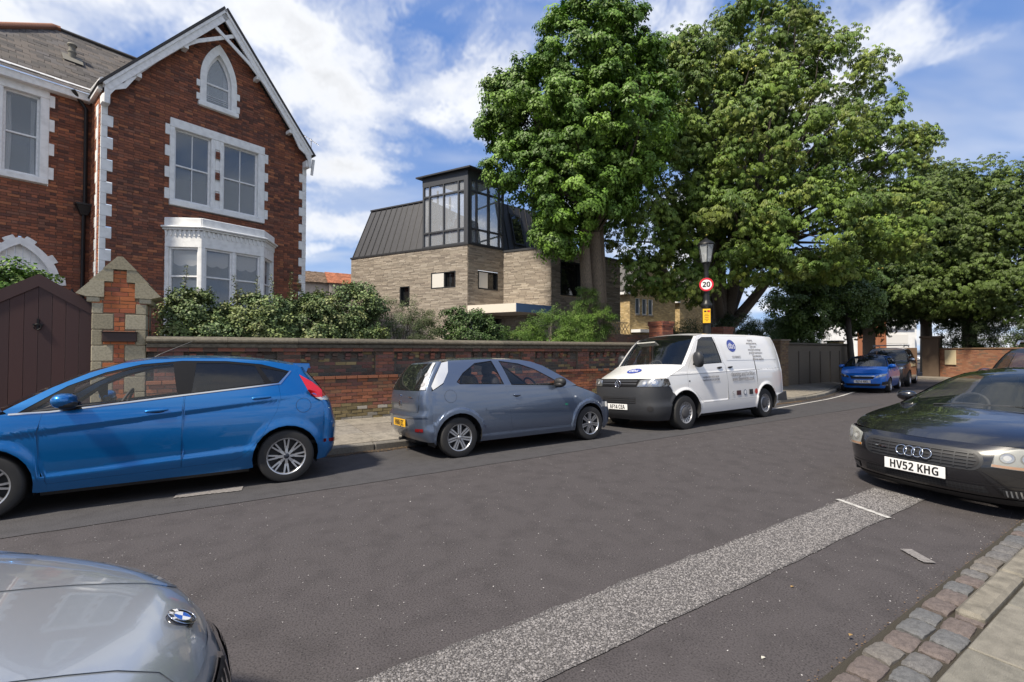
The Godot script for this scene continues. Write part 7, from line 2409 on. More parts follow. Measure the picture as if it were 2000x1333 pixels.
# body sides, doors, window frames and glass from side-view outlines
func shell(t: Node3D, c: Dictionary) -> void:
	var gap := []
	for d in c.doors: gap.append(grown(d, 0.0018))
	flank(t, c, "body_side", c.body, c.paint, 0.0, gap)
	for d in c.doors: flank(t, c, "door", d, c.paint)
	var liner := mat("liner", L(0.016, 0.016, 0.017), 0.85)
	for d in c.doors: flank(t, c, "door_lining", d, liner, -0.045)
	if c.has("upper"): flank(t, c, "pillar_frame", c.upper, c.paint, 0.0, [V2(c.dlo)])
	var trim := mat("black_trim", L(0.008, 0.008, 0.009), 0.35, {"spec": 0.32})
	if c.has("dlo"): flank(t, c, "window_trim", c.dlo, trim, -0.004, c.glass.map(func(g): return V2(g)))
	var i := 0
	for g in c.get("glass", []):
		flank(t, c, "side_window", g, c.glass_mat[i] if i < c.glass_mat.size() else c.glass_mat[0], -0.008)
		i += 1
	var ws := part(t, "windscreen", cross_mesh(c, c.ws_e, c.ws_c, 2.4, -0.003, -0.96, 0.96), c.glass_mat[0])
	part(t, "windscreen_surround", cross_mesh(c, c.ws_e, c.ws_c, 2.4, -0.009, -0.999, -0.93, 3), trim)
	part(t, "windscreen_surround", cross_mesh(c, c.ws_e, c.ws_c, 2.4, -0.009, 0.93, 0.999, 3), trim)
	part(t, "roof", cross_mesh(c, c.roof_e, c.roof_c, 2.2), c.paint)
	part(t, "bonnet", cross_mesh(c, c.bon_e, c.bon_c, c.get("bon_p", 2.2)), c.paint)

func handle(t: Node3D, c: Dictionary, x: float, y: float, m: Material, l := 0.1) -> void:
	var b := MB.new()
	blob(b, Vector3(x, y, W(c, x, y) + 0.012), Vector3(l, 0.017, 0.016), 2.6, Basis(Vector3(0, 0, 1), -0.06))
	var h: Array = both(t, "door_handle", b, m)
	var d := MB.new()
	blob(d, Vector3(x, y - 0.012, W(c, x, y)), Vector3(l * 0.72, 0.022, 0.006), 2.2)
	both(t, "handle_recess", d, mat("handle_dark", L(0.012, 0.012, 0.014), 0.6))

func mirror(t: Node3D, c: Dictionary, x: float, y: float, m: Material, size := Vector3(0.075, 0.075, 0.11)) -> void:
	var z := W(c, x, y) + size.z * 0.95
	var b := MB.new()
	blob(b, Vector3(x + 0.02, y, z), size, 2.5, Basis(Vector3.UP, 0.2))
	var o: Array = both(t, "door_mirror", b, m)
	var f := MB.new()
	f.tube([Vector3(x, y - size.y * 0.6, W(c, x, y) - 0.02), Vector3(x + 0.01, y - size.y * 0.7, z)], [0.03, 0.035], 8)
	blob(f, Vector3(x, y - size.y * 0.55, z), Vector3(size.x * 0.85, size.y * 0.6, size.z * 0.85), 2.4)
	both(t, "mirror_foot", f, mat("black_plastic", L(0.014, 0.014, 0.015), 0.55))

func glass(key: String, a: float, tint := L(0.02, 0.025, 0.025)) -> StandardMaterial3D:
	return mat(key, tint, 0.01, {"alpha": a, "spec": 0.52})

func arched(c: Dictionary, rear: Array, front: Array, top: Array) -> Array: # outline of a body side: rear edge, arches and sill, front edge, top line back to the rear
	var p := []
	p.append_array(rear)
	p.append_array(arc(0.0, c.ay, c.ar, 195, -15))
	p.append([c.ar + 0.03, c.sill])
	p.append([c.wb - c.ar - 0.03, c.sill])
	p.append_array(arc(c.wb, c.ay, c.ar, 195, c.get("arch_end", -15)))
	p.append_array(front)
	p.append_array(top)
	return p

const REAR := Basis(Vector3(0, 0, 1), Vector3(0, 1, 0), Vector3(-1, 0, 0))
const FRONT := Basis(Vector3(0, 0, -1), Vector3(0, 1, 0), Vector3(1, 0, 0))

func ring_cap(t: Node3D, c: Dictionary, x: float, y: float, r: float, m: Material) -> void:
	flank(t, c, "fuel_flap_gap", arc(x, y, r + 0.004, 0, 350, 20), mats["handle_dark"], 0.0012)
	flank(t, c, "fuel_flap", arc(x, y, r, 0, 350, 20), m, 0.0024)

func cars() -> void:
	var chrome := mat("chrome", L(0.62, 0.63, 0.65), 0.08, {"metal": 1.0})
	var silver := mat("alloy", L(0.50, 0.51, 0.53), 0.28, {"metal": 0.85})
	mat("handle_dark", L(0.012, 0.012, 0.014), 0.6)
	blue_hatchback(chrome, silver)
	grey_hatchback(chrome, silver)
	white_van(chrome)
	black_coupe(chrome, silver)
	silver_roadster(chrome)
	distant_cars(chrome, silver)

func blue_hatchback(chrome: Material, silver: Material) -> void:
	var t := thing("parked_car", "bright blue five door hatchback parked nearest the gate", "car", Vector3.ZERO, 0.0, "cars parked along the street")
	var c := {"wb": 2.489, "ay": 0.305, "ar": 0.355, "wr": 0.303, "rim": 0.212, "track": 0.835, "sill": 0.205, "style": "y8", "rimcol": silver, "dash": 1.95, "belt": 1.0, "paint": paint("blue_paint", L(0.0015, 0.135, 0.40), 0.65, 0.3)}
	c.wy = [[0.1, 0.72], [0.2, 0.785], [0.35, 0.838], [0.55, 0.853], [0.75, 0.855], [0.9, 0.842], [1.0, 0.817], [1.1, 0.768], [1.25, 0.685], [1.38, 0.605], [1.45, 0.555], [1.52, 0.48]]
	c.wx = [[-0.7, 0.30], [-0.5, 0.12], [-0.3, 0.05], [0.0, 0.012], [0.8, 0.0], [1.8, 0.0], [2.4, 0.02], [2.8, 0.06], [3.05, 0.14], [3.3, 0.34]]
	c.bump = func(x: float, y: float) -> float:
		var yc := 1.0 - (x - 0.066) * 0.098
		var f := smoothstep(-0.25, 0.2, x) * (1.0 - smoothstep(2.2, 2.6, x))
		var yl := 0.37 + (2.1 - x) * 0.05
		var b := 0.016 * smoothstep(yc - 0.06, yc - 0.01, y) * f + 0.018 * (1.0 - smoothstep(yl - 0.045, yl + 0.02, y)) * f
		for w in [0.0, 2.489]:
			var d := Vector2(x - w, y - 0.305).length()
			b += 0.016 * (1.0 - smoothstep(0.355, 0.46, d)) * smoothstep(0.25, 0.4, y)
		return b
	var belt := [[2.32, 0.945], [2.045, 0.951], [1.763, 0.978], [1.019, 1.055], [0.076, 1.146]]
	c.body = arched(c, [[-0.42, 0.22]], [[2.95, 0.22], [2.95, 0.80]], [[2.75, 0.885], [2.5, 0.935], [2.33, 0.957]] + belt + [[-0.06, 1.305], [-0.15, 1.33], [-0.148, 1.26], [-0.266, 1.0], [-0.42, 0.935]])
	c.doors = [[[2.088, 0.947], [1.763, 0.975], [1.0, 1.053], [1.014, 0.66], [1.012, 0.305], [2.045, 0.285], [2.10, 0.435], [2.123, 0.764]], [[0.986, 1.053], [0.085, 1.14], [0.065, 1.0], [0.105, 0.84], [0.265, 0.551], [0.40, 0.40], [0.47, 0.35], [0.54, 0.322], [1.003, 0.305], [1.005, 0.66]]]
	c.upper = [[2.33, 0.957], [2.36, 0.985], [2.05, 1.19], [1.80, 1.325], [1.55, 1.42], [1.3, 1.46], [1.0, 1.475], [0.6, 1.468], [0.2, 1.432], [-0.15, 1.365], [-0.15, 1.33], [-0.06, 1.305], [0.076, 1.146], [1.019, 1.055], [1.763, 0.978], [2.045, 0.951], [2.32, 0.945]]
	c.dlo = [[2.27, 0.955], [1.943, 1.2], [1.675, 1.327], [1.388, 1.408], [1.035, 1.442], [0.616, 1.434], [0.255, 1.391], [-0.045, 1.30], [0.085, 1.158], [1.019, 1.068], [1.763, 0.99], [2.1, 0.958]]
	c.glass = [[[1.90, 0.992], [1.885, 1.20], [1.675, 1.30], [1.388, 1.382], [1.115, 1.412], [1.06, 1.075]], [[2.17, 0.968], [1.99, 1.12], [1.955, 0.985]], [[0.935, 1.088], [0.90, 1.415], [0.616, 1.408], [0.325, 1.372], [0.225, 1.165]], [[0.16, 1.172], [0.275, 1.355], [-0.015, 1.285], [0.075, 1.178]]]
	var clear := glass("clear_glass", 0.14)
	var tint := glass("privacy_glass", 0.86, L(0.008, 0.009, 0.011))
	c.glass_mat = [clear, clear, tint, tint]
	c.ws_e = [[2.36, 0.985], [2.05, 1.19], [1.80, 1.325], [1.55, 1.42]]
	c.ws_c = [[2.52, 1.02], [2.15, 1.23], [1.85, 1.37], [1.50, 1.485]]
	c.roof_e = [[1.55, 1.42], [1.3, 1.46], [1.0, 1.475], [0.6, 1.468], [0.2, 1.432], [-0.15, 1.365]]
	c.roof_c = [[1.50, 1.485], [1.25, 1.515], [0.95, 1.525], [0.5, 1.51], [0.1, 1.465], [-0.2, 1.41]]
	c.bon_e = [[2.95, 0.80], [2.75, 0.885], [2.5, 0.935], [2.36, 0.982]]
	c.bon_c = [[3.16, 0.80], [2.95, 0.90], [2.7, 0.965], [2.52, 1.015]]
	shell(t, c)
	innards(t, c)
	var fe := {"xe": [[0.1, 2.95], [0.9, 2.95]], "xc": [[0.15, 3.18], [0.3, 3.29], [0.5, 3.31], [0.65, 3.28], [0.8, 3.17]], "n": 2.6}
	part(t, "front_bumper", end_mesh(c, fe, 0.18, 0.80), c.paint)
	ends(t, c, fe, "grille", [[-0.42, 0.30], [0.42, 0.30], [0.36, 0.52], [-0.36, 0.52]], mats["black_trim"], 0.004, false)
	ends(t, c, fe, "headlight", [[0.45, 0.66], [0.80, 0.70], [0.80, 0.79], [0.52, 0.76]], chrome, 0.004)
	var re := {"xe": [[0.2, -0.40], [0.9, -0.41], [1.0, -0.265], [1.26, -0.148], [1.34, -0.15]], "xc": [[0.2, -0.50], [0.32, -0.60], [0.5, -0.63], [0.62, -0.635], [0.75, -0.60], [0.9, -0.56], [1.0, -0.51], [1.15, -0.41], [1.34, -0.25]], "n": 2.8}
	part(t, "tailgate", end_mesh(c, re, 0.22, 1.35), c.paint)
	ends(t, c, re, "rear_window", [[-0.56, 1.03], [0.56, 1.03], [0.46, 1.31], [-0.46, 1.31]], tint, 0.004, false)
	var red := mat("tail_red", L(0.55, 0.008, 0.012), 0.12, {"coat": 1.0})
	var lens := mat("lamp_clear", L(0.62, 0.63, 0.64), 0.1, {"coat": 1.0, "metal": 0.3})
	for s in flank(t, c, "tail_light", [[-0.152, 1.255], [-0.268, 1.003], [-0.405, 0.945], [-0.405, 1.06], [-0.30, 1.16]], red, 0.006): pass
	ends(t, c, re, "tail_light", [[0.50, 1.0], [0.78, 0.95], [0.80, 1.05], [0.62, 1.12], [0.56, 1.06]], red, 0.006)
	ends(t, c, re, "reverse_light", [[0.52, 0.945], [0.80, 0.925], [0.80, 0.965], [0.54, 0.995]], lens, 0.007)
	ends(t, c, re, "reflector", [[0.60, 0.40], [0.78, 0.42], [0.78, 0.46], [0.62, 0.45]], mat("reflector_red", L(0.16, 0.01, 0.012), 0.2), 0.004)
	var sp := MB.new()
	sp.hexa([Vector3(-0.10, 1.36, -0.57), Vector3(-0.10, 1.36, 0.57), Vector3(-0.30, 1.335, 0.52), Vector3(-0.30, 1.335, -0.52), Vector3(-0.10, 1.40, -0.54), Vector3(-0.10, 1.40, 0.54), Vector3(-0.29, 1.395, 0.50), Vector3(-0.29, 1.395, -0.50)])
	sp.hexa([Vector3(-0.15, 1.26, 0.50), Vector3(-0.24, 1.27, 0.50), Vector3(-0.24, 1.27, 0.56), Vector3(-0.15, 1.26, 0.585), Vector3(-0.13, 1.38, 0.49), Vector3(-0.29, 1.385, 0.48), Vector3(-0.29, 1.385, 0.52), Vector3(-0.13, 1.385, 0.565)])
	sp.hexa([Vector3(-0.15, 1.26, -0.50), Vector3(-0.24, 1.27, -0.50), Vector3(-0.24, 1.27, -0.56), Vector3(-0.15, 1.26, -0.585), Vector3(-0.13, 1.38, -0.49), Vector3(-0.29, 1.385, -0.48), Vector3(-0.29, 1.385, -0.52), Vector3(-0.13, 1.385, -0.565)])
	part(t, "spoiler", sp, c.paint)
	var strip := []
	for p in belt: strip.append([p[0], p[1] + 0.016])
	strip.append([-0.052, 1.312])
	var low := [[-0.066, 1.30], [0.062, 1.142]]
	var rb := belt.duplicate()
	rb.reverse()
	strip.append_array(low + rb)
	flank(t, c, "chrome_strip", strip, chrome, 0.007)
	for h in [[1.225, 0.918], [0.263, 1.0]]: handle(t, c, h[0], h[1], c.paint)
	ring_cap(t, c, -0.185, 0.885, 0.082, c.paint)
	mirror(t, c, 1.90, 1.06, c.paint, Vector3(0.085, 0.07, 0.125))
	flank(t, c, "sill", [[0.38, 0.17], [2.10, 0.17], [2.10, 0.207], [0.38, 0.207]], mats["black_plastic"], -0.02)
	var an := MB.new()
	an.tube([Vector3(1.34, 1.51, 0), Vector3(1.28, 1.55, 0), Vector3(0.98, 1.70, 0)], [0.010, 0.006, 0.004], 5)
	part(t, "aerial", an, mats["black_plastic"])
	place(t, Vector3(0.697, 0, -6.006), Vector3(-1, 0, -0.0175), deg_to_rad(3.0), 0.83)

func grey_hatchback(chrome: Material, silver: Material) -> void:
	var t := thing("parked_car", "grey three door hatchback with yellow rear plate parked before the van", "car", Vector3.ZERO, 0.0, "cars parked along the street")
	var c := {"wb": 2.491, "ay": 0.29, "ar": 0.35, "wr": 0.29, "rim": 0.195, "track": 0.80, "sill": 0.20, "style": "twin7", "rimcol": silver, "dash": 1.85, "belt": 0.97, "paint": paint("grey_paint", L(0.105, 0.135, 0.195), 0.6, 0.3)}
	c.wy = [[0.1, 0.70], [0.2, 0.77], [0.35, 0.815], [0.55, 0.826], [0.75, 0.822], [0.9, 0.803], [1.0, 0.777], [1.1, 0.735], [1.25, 0.665], [1.38, 0.585], [1.44, 0.53], [1.5, 0.45]]
	c.wx = [[-0.65, 0.30], [-0.5, 0.13], [-0.35, 0.06], [-0.1, 0.015], [0.3, 0.0], [1.9, 0.0], [2.4, 0.02], [2.7, 0.06], [2.95, 0.14], [3.2, 0.36]]
	c.bump = func(x: float, y: float) -> float:
		var b := 0.0
		for w in [0.0, 2.491]:
			var d := Vector2(x - w, y - 0.29).length()
			b += 0.022 * (1.0 - smoothstep(0.40, 0.425, d)) * smoothstep(0.15, 0.3, y)
		return b + 0.012 * (1.0 - smoothstep(0.26, 0.31, y))
	var belt := [[2.1, 0.945], [1.95, 0.945], [0.924, 0.992], [0.80, 1.0], [0.03, 1.035], [-0.03, 1.055]]
	c.body = arched(c, [[-0.40, 0.27]], [[2.90, 0.20], [2.92, 0.62]], [[2.78, 0.735], [2.6, 0.815], [2.42, 0.875], [2.22, 0.94]] + belt + [[-0.20, 1.07], [-0.392, 0.962], [-0.40, 0.80]])
	c.doors = [[[1.92, 0.942], [0.935, 0.986], [0.80, 0.992], [0.852, 0.643], [0.872, 0.43], [0.90, 0.345], [2.04, 0.285], [2.09, 0.40], [2.122, 0.653], [2.05, 0.89]]]
	c.upper = [[2.1, 0.945], [2.22, 0.955], [1.93, 1.13], [1.62, 1.30], [1.42, 1.37], [1.2, 1.405], [0.85, 1.42], [0.45, 1.42], [0.1, 1.41], [-0.065, 1.405], [-0.105, 1.24], [-0.213, 1.08], [-0.20, 1.07], [-0.03, 1.055], [0.03, 1.035], [0.80, 1.0], [0.924, 0.992], [1.95, 0.945]]
	var d1 := [[-0.005, 1.085], [0.12, 1.215], [0.365, 1.362], [0.675, 1.397], [0.785, 1.022], [0.04, 1.05]]
	var d2 := [[0.805, 1.395], [1.152, 1.345], [1.43, 1.25], [1.72, 1.095], [1.95, 0.957], [0.915, 1.006]]
	c.dlo = d1
	c.glass = [Array(grown(d1, -0.014)).map(func(q): return [q.x, q.y])]
	var clear := glass("clear_glass", 0.14)
	c.glass_mat = [clear]
	c.ws_e = [[2.22, 0.955], [1.93, 1.13], [1.62, 1.30], [1.42, 1.37]]
	c.ws_c = [[2.40, 0.985], [2.05, 1.18], [1.70, 1.36], [1.40, 1.43]]
	c.roof_e = [[1.42, 1.37], [1.2, 1.405], [0.85, 1.42], [0.45, 1.42], [0.1, 1.41], [-0.10, 1.395]]
	c.roof_c = [[1.40, 1.43], [1.15, 1.455], [0.8, 1.465], [0.4, 1.46], [0.0, 1.44], [-0.26, 1.40]]
	c.bon_e = [[2.92, 0.62], [2.78, 0.735], [2.6, 0.815], [2.42, 0.88], [2.22, 0.95]]
	c.bon_c = [[3.12, 0.66], [2.98, 0.78], [2.78, 0.87], [2.58, 0.935], [2.40, 0.98]]
	var up = c.upper
	c.erase("upper")
	shell(t, c)
	flank(t, c, "pillar_frame", up, c.paint, 0.0, [V2(d1), V2(d2)])
	var g2: Array = Array(grown(d2, -0.014)).map(func(q): return [q.x, q.y])
	flank(t, c, "window_trim", d2, mats["black_trim"], -0.004, [V2(g2)])
	flank(t, c, "side_window", g2, clear, -0.008)
	innards(t, c)
	var fe := {"xe": [[0.1, 2.90], [0.7, 2.92]], "xc": [[0.12, 3.06], [0.25, 3.2], [0.45, 3.23], [0.6, 3.17], [0.67, 3.12]], "n": 2.5}
	part(t, "front_bumper", end_mesh(c, fe, 0.16, 0.64), c.paint)
	ends(t, c, fe, "headlight", [[0.42, 0.52], [0.78, 0.55], [0.76, 0.635], [0.48, 0.62]], mat("lamp_clear", L(0.62, 0.63, 0.64), 0.1), 0.004)
	var re := {"xe": [[0.25, -0.38], [0.95, -0.39], [1.08, -0.36], [1.2, -0.30], [1.39, -0.16]], "xc": [[0.25, -0.48], [0.33, -0.56], [0.45, -0.61], [0.60, -0.625], [0.645, -0.62], [0.66, -0.585], [0.8, -0.60], [0.95, -0.575], [1.1, -0.50], [1.25, -0.40], [1.40, -0.27]], "n": 3.0}
	part(t, "rear_body", end_mesh(c, re, 0.25, 1.395), c.paint)
	ends(t, c, re, "tailgate_gap", [[-0.58, 0.66], [0.58, 0.66], [0.625, 0.76], [0.61, 1.0], [-0.61, 1.0], [-0.625, 0.76]], mats["handle_dark"], 0.002, false)
	ends(t, c, re, "tailgate", [[-0.575, 0.666], [0.575, 0.666], [0.62, 0.76], [0.605, 1.0], [-0.605, 1.0], [-0.62, 0.76]], c.paint, 0.005, false)
	ends(t, c, re, "rear_window", [[-0.59, 0.975], [0.59, 0.975], [0.55, 1.2], [0.47, 1.365], [-0.47, 1.365], [-0.55, 1.2]], mat("dark_rear_glass", L(0.010, 0.012, 0.012), 0.02, {"spec": 0.7}), 0.009, false)
	var lens := mat("lamp_clear", L(0.62, 0.63, 0.64), 0.1)
	flank(t, c, "tail_light", [[-0.065, 1.395], [-0.105, 1.24], [-0.213, 1.078], [-0.37, 0.985], [-0.385, 1.04], [-0.29, 1.20], [-0.17, 1.375]], lens, 0.004)
	ends(t, c, re, "tail_light", [[0.60, 0.985], [0.685, 0.985], [0.625, 1.2], [0.535, 1.37], [0.48, 1.375], [0.56, 1.2]], lens, 0.012)
	for q in [[1.06, 0.05], [1.2, 0.045]]: ends(t, c, re, "lamp_element", arc(0.615 - (q[0] - 1.06) * 0.35, q[0], q[1] * 0.6, 0, 350, 14), mat("lamp_grey", L(0.36, 0.36, 0.37), 0.2), 0.016)
	ends(t, c, re, "reflector", [[0.52, 0.395], [0.70, 0.40], [0.70, 0.445], [0.54, 0.44]], mat("reflector_red", L(0.16, 0.01, 0.012), 0.2), 0.004)
	ends(t, c, re, "bumper_strip", [[0.28, 0.585], [0.74, 0.60], [0.74, 0.622], [0.28, 0.612]], c.paint, 0.014)
	plate(t, "HN06 JZC", Vector3(-0.632, 0.50, 0.02), REAR, true)
	var em := MB.new()
	em.lathe([Vector2(0.040, 0.0), Vector2(0.046, 0.006), Vector2(0.052, 0.0)], 20, Transform3D(REAR * Basis(Vector3.RIGHT, PI / 2), Vector3(-0.612, 0.785, 0)))
	em.box(Vector3(-0.612, 0.79, 0.0), Vector3(0.008, 0.06, 0.025), Basis(Vector3.RIGHT, 0.5))
	em.box(Vector3(-0.612, 0.775, -0.01), Vector3(0.008, 0.02, 0.06), Basis(Vector3.RIGHT, -0.4))
	part(t, "emblem", em, chrome)
	var hd := MB.new()
	hd.cbox(Vector3(-0.60, 0.90, 0), Vector3(0.02, 0.035, 0.05), 0.01)
	hd.cbox(Vector3(-0.597, 0.885, 0.40), Vector3(0.006, 0.012, 0.14), 0.003)
	part(t, "tailgate_badge", hd, chrome)
	flank(t, c, "rubbing_strip", [[0.43, 0.652], [2.035, 0.582], [2.035, 0.615], [0.43, 0.685]], c.paint, 0.012)
	flank(t, c, "badge", [[1.93, 0.635], [1.99, 0.632], [1.99, 0.665], [1.93, 0.668]], mat("badge_green", L(0.02, 0.22, 0.14), 0.4), 0.003)
	flank(t, c, "side_repeater", [[2.14, 0.755], [2.18, 0.753], [2.18, 0.78], [2.14, 0.782]], lens, 0.006)
	ring_cap(t, c, -0.127, 0.885, 0.088, c.paint)
	handle(t, c, 0.985, 0.85, c.paint, 0.065)
	mirror(t, c, 1.78, 1.02, mats["black_plastic"], Vector3(0.075, 0.075, 0.11))
	var ex := MB.new()
	ex.tube([Vector3(-0.5, 0.20, -0.4), Vector3(-0.2, 0.2, -0.4)], [0.025, 0.025], 8)
	ex.box(Vector3(-0.25, 0.24, -0.2), Vector3(0.3, 0.14, 0.5))
	part(t, "exhaust", ex, mats["wheel_dark"])
	place(t, Vector3(2.962, 0, -6.03), Vector3(1, 0, 0.005), deg_to_rad(3.0), 0.80)

func label_text(t: Node3D, s: String, x: float, y: float, c: Dictionary, size: float, m: Material, bold := true, sx := 1.0) -> void: # lettering on the van's left flank
	var z := W(c, x, y)
	var dz := (W(c, x, y + 0.05) - W(c, x, y - 0.05)) / 0.1
	var up := Vector3(0, 1, -dz).normalized()
	var o := part(t, "lettering", text_mesh(s, size, 0.002, bold), m)
	o.transform = Transform3D(Basis(Vector3(-1, 0, 0), up, Vector3(-1, 0, 0).cross(up)) * Basis.from_scale(Vector3(sx, 1, 1)), Vector3(x, y, -z - 0.003))

func white_van(chrome: Material) -> void:
	var t := thing("panel_van", "white panel van with blue oval logo and dark front bumper", "van", Vector3.ZERO, 0.0, "cars parked along the street")
	var steel := mat("steel_wheel", L(0.36, 0.36, 0.37), 0.4, {"metal": 0.6})
	var c := {"wb": 3.0, "ay": 0.35, "ar": 0.425, "wr": 0.335, "rim": 0.21, "tw": 0.21, "track": 0.90, "sill": 0.28, "style": "steel", "rimcol": steel, "dash": 2.55, "belt": 1.25, "seats": 1, "arch_end": 50, "paint": paint("white_paint", L(0.72, 0.72, 0.72), 0.0, 0.3)}
	c.wy = [[0.1, 0.84], [0.25, 0.90], [0.45, 0.935], [0.8, 0.945], [1.1, 0.94], [1.3, 0.915], [1.5, 0.88], [1.7, 0.835], [1.83, 0.79], [1.9, 0.75], [1.97, 0.66]]
	c.wx = [[-1.0, 0.16], [-0.85, 0.06], [-0.5, 0.01], [0.0, 0.0], [2.4, 0.0], [2.9, 0.03], [3.3, 0.07], [3.6, 0.13], [3.9, 0.35]]
	c.bump = func(x: float, y: float) -> float:
		var b := 0.0
		for w in [0.0, 3.0]:
			var d := Vector2(x - w, y - 0.35).length()
			b += 0.02 * (1.0 - smoothstep(0.43, 0.49, d)) * smoothstep(0.2, 0.4, y)
		return b - 0.008 * smoothstep(1.10, 1.13, y) + 0.014 * (1.0 - smoothstep(0.50, 0.53, y))
	var apillar := [[2.93, 1.255], [2.68, 1.53], [2.48, 1.74], [2.33, 1.865]]
	c.body = arched(c, [[-0.84, 0.42]], [[3.42, 0.86], [3.50, 1.02]], [[3.3, 1.095], [3.1, 1.17]] + apillar + [[2.1, 1.90], [1.0, 1.915], [0.0, 1.915], [-0.72, 1.885], [-0.80, 1.4], [-0.84, 1.1], [-0.86, 0.6]])
	var fd := [[2.46, 0.50], [1.60, 0.50], [1.57, 0.92], [1.60, 1.23], [1.66, 1.30], [1.77, 1.865], [2.22, 1.865], [2.42, 1.74], [2.80, 1.27], [2.90, 1.12], [2.90, 0.84], [2.66, 0.70], [2.54, 0.58]]
	var sd := [[1.585, 0.50], [0.46, 0.50], [0.41, 0.60], [0.36, 0.75], [0.40, 1.87], [1.755, 1.867], [1.645, 1.30], [1.585, 1.23], [1.555, 0.92]]
	var win := [[2.70, 1.255], [2.47, 1.61], [2.35, 1.775], [2.18, 1.835], [1.80, 1.845], [1.69, 1.285]]
	var clear := glass("clear_glass", 0.14)
	flank(t, c, "body_side", c.body, c.paint, 0.0, [grown(fd, 0.003), grown(sd, 0.003)])
	flank(t, c, "door", fd, c.paint, 0.0, [V2(win)])
	flank(t, c, "sliding_door", sd, c.paint)
	var lin := mat("liner", L(0.016, 0.016, 0.017), 0.85)
	flank(t, c, "door_lining", fd, lin, -0.05, [V2(win)])
	flank(t, c, "door_lining", sd, lin, -0.05)
	mat("black_trim", L(0.008, 0.008, 0.009), 0.35, {"spec": 0.32})
	var wg := Array(grown(win, -0.018)).map(func(q): return [q.x, q.y])
	flank(t, c, "window_trim", win, mats["black_trim"], -0.004, [V2(wg)])
	flank(t, c, "side_window", wg, clear, -0.008)
	c.ws_e = apillar
	c.ws_c = [[3.05, 1.29], [2.80, 1.55], [2.58, 1.78], [2.40, 1.91]]
	part(t, "windscreen", cross_mesh(c, c.ws_e, c.ws_c, 2.6, -0.003, -0.95, 0.95), clear)
	for u in [[-0.999, -0.93], [0.93, 0.999]]: part(t, "windscreen_surround", cross_mesh(c, c.ws_e, c.ws_c, 2.6, -0.008, u[0], u[1], 3), c.paint)
	part(t, "roof", cross_mesh(c, [[2.33, 1.865], [2.1, 1.90], [1.0, 1.915], [0.0, 1.915], [-0.72, 1.885]], [[2.40, 1.91], [2.1, 1.955], [1.0, 1.975], [0.0, 1.975], [-0.80, 1.95]], 2.4), c.paint)
	part(t, "bonnet", cross_mesh(c, [[3.50, 1.02], [3.3, 1.10], [3.1, 1.18], [2.93, 1.26]], [[3.80, 1.0], [3.6, 1.09], [3.3, 1.2], [3.05, 1.295]], 2.4), c.paint)
	innards(t, c)
	var bh := MB.new()
	bh.box(Vector3(1.45, 1.1, 0), Vector3(0.05, 1.5, 1.5))
	part(t, "bulkhead", bh, mats["liner"])
	var plastic := mat("van_plastic", L(0.026, 0.028, 0.033), 0.5, {"tex": "fine", "scale": 3.0, "world": false})
	var fe := {"xe": [[0.2, 3.42], [0.86, 3.42], [1.03, 3.50]], "xc": [[0.2, 3.80], [0.35, 3.90], [0.6, 3.92], [0.85, 3.90], [0.95, 3.85], [1.03, 3.78]], "n": 3.0}
	part(t, "front_bumper", end_mesh(c, fe, 0.22, 0.86), plastic)
	flank(t, c, "bumper_corner", [[3.28, 0.69]] + arc(3.0, 0.35, 0.425, 48, -12, 8) + [[3.43, 0.24], [3.43, 0.86], [3.40, 0.86]], plastic, 0.001)
	part(t, "front_panel", end_mesh(c, fe, 0.86, 1.02), mats["black_trim"])
	ends(t, c, fe, "grille", [[-0.43, 0.868], [0.43, 0.868], [0.45, 0.995], [-0.45, 0.995]], mats["black_trim"], 0.006, false)
	for y in [0.905, 0.955]: ends(t, c, fe, "grille_bar", [[-0.44, y], [0.44, y], [0.44, y + 0.022], [-0.44, y + 0.022]], plastic, 0.018, false)
	ends(t, c, fe, "grille", [[-0.43, 0.545], [0.43, 0.545], [0.43, 0.665], [-0.43, 0.665]], mats["handle_dark"], 0.004, false)
	for y in [0.56, 0.60, 0.64]: ends(t, c, fe, "grille_bar", [[-0.42, y], [0.42, y], [0.42, y + 0.014], [-0.42, y + 0.014]], plastic, 0.012, false)
	ends(t, c, fe, "headlight", [[0.46, 0.868], [0.86, 0.868], [0.905, 0.90], [0.905, 1.015], [0.62, 1.005], [0.50, 0.985]], mat("lamp_base", L(0.30, 0.31, 0.32), 0.15, {"metal": 0.9}), 0.004)
	for q in [[0.60, 0.93, 0.048], [0.75, 0.945, 0.055]]:
		ends(t, c, fe, "lamp_element", arc(q[0], q[1], q[2], 0, 350, 16), chrome, 0.012)
		ends(t, c, fe, "lamp_element", arc(q[0], q[1], q[2] * 0.55, 0, 350, 12), mats["lamp_clear"], 0.018)
	ends(t, c, fe, "headlight_cover", [[0.46, 0.868], [0.86, 0.868], [0.905, 0.90], [0.905, 1.015], [0.62, 1.005], [0.50, 0.985]], glass("lamp_cover", 0.1, L(0.5, 0.5, 0.5)), 0.024)
	flank(t, c, "headlight", [[3.43, 0.872], [3.46, 0.872], [3.52, 1.01], [3.49, 1.01]], mats["lamp_base"], 0.004)
	ends(t, c, fe, "fog_light", arc(0.70, 0.45, 0.055, 0, 350, 16), mats["handle_dark"], 0.006)
	var em := MB.new()
	var ex := Transform3D(FRONT, Vector3(3.905, 0.928, 0))
	var ring := []
	var rr := []
	for k in 29:
		ring.append(ex * Vector3(cos(TAU * k / 28.0) * 0.074, sin(TAU * k / 28.0) * 0.074, 0))
		rr.append(0.007)
	em.tube(ring, rr, 6, false)
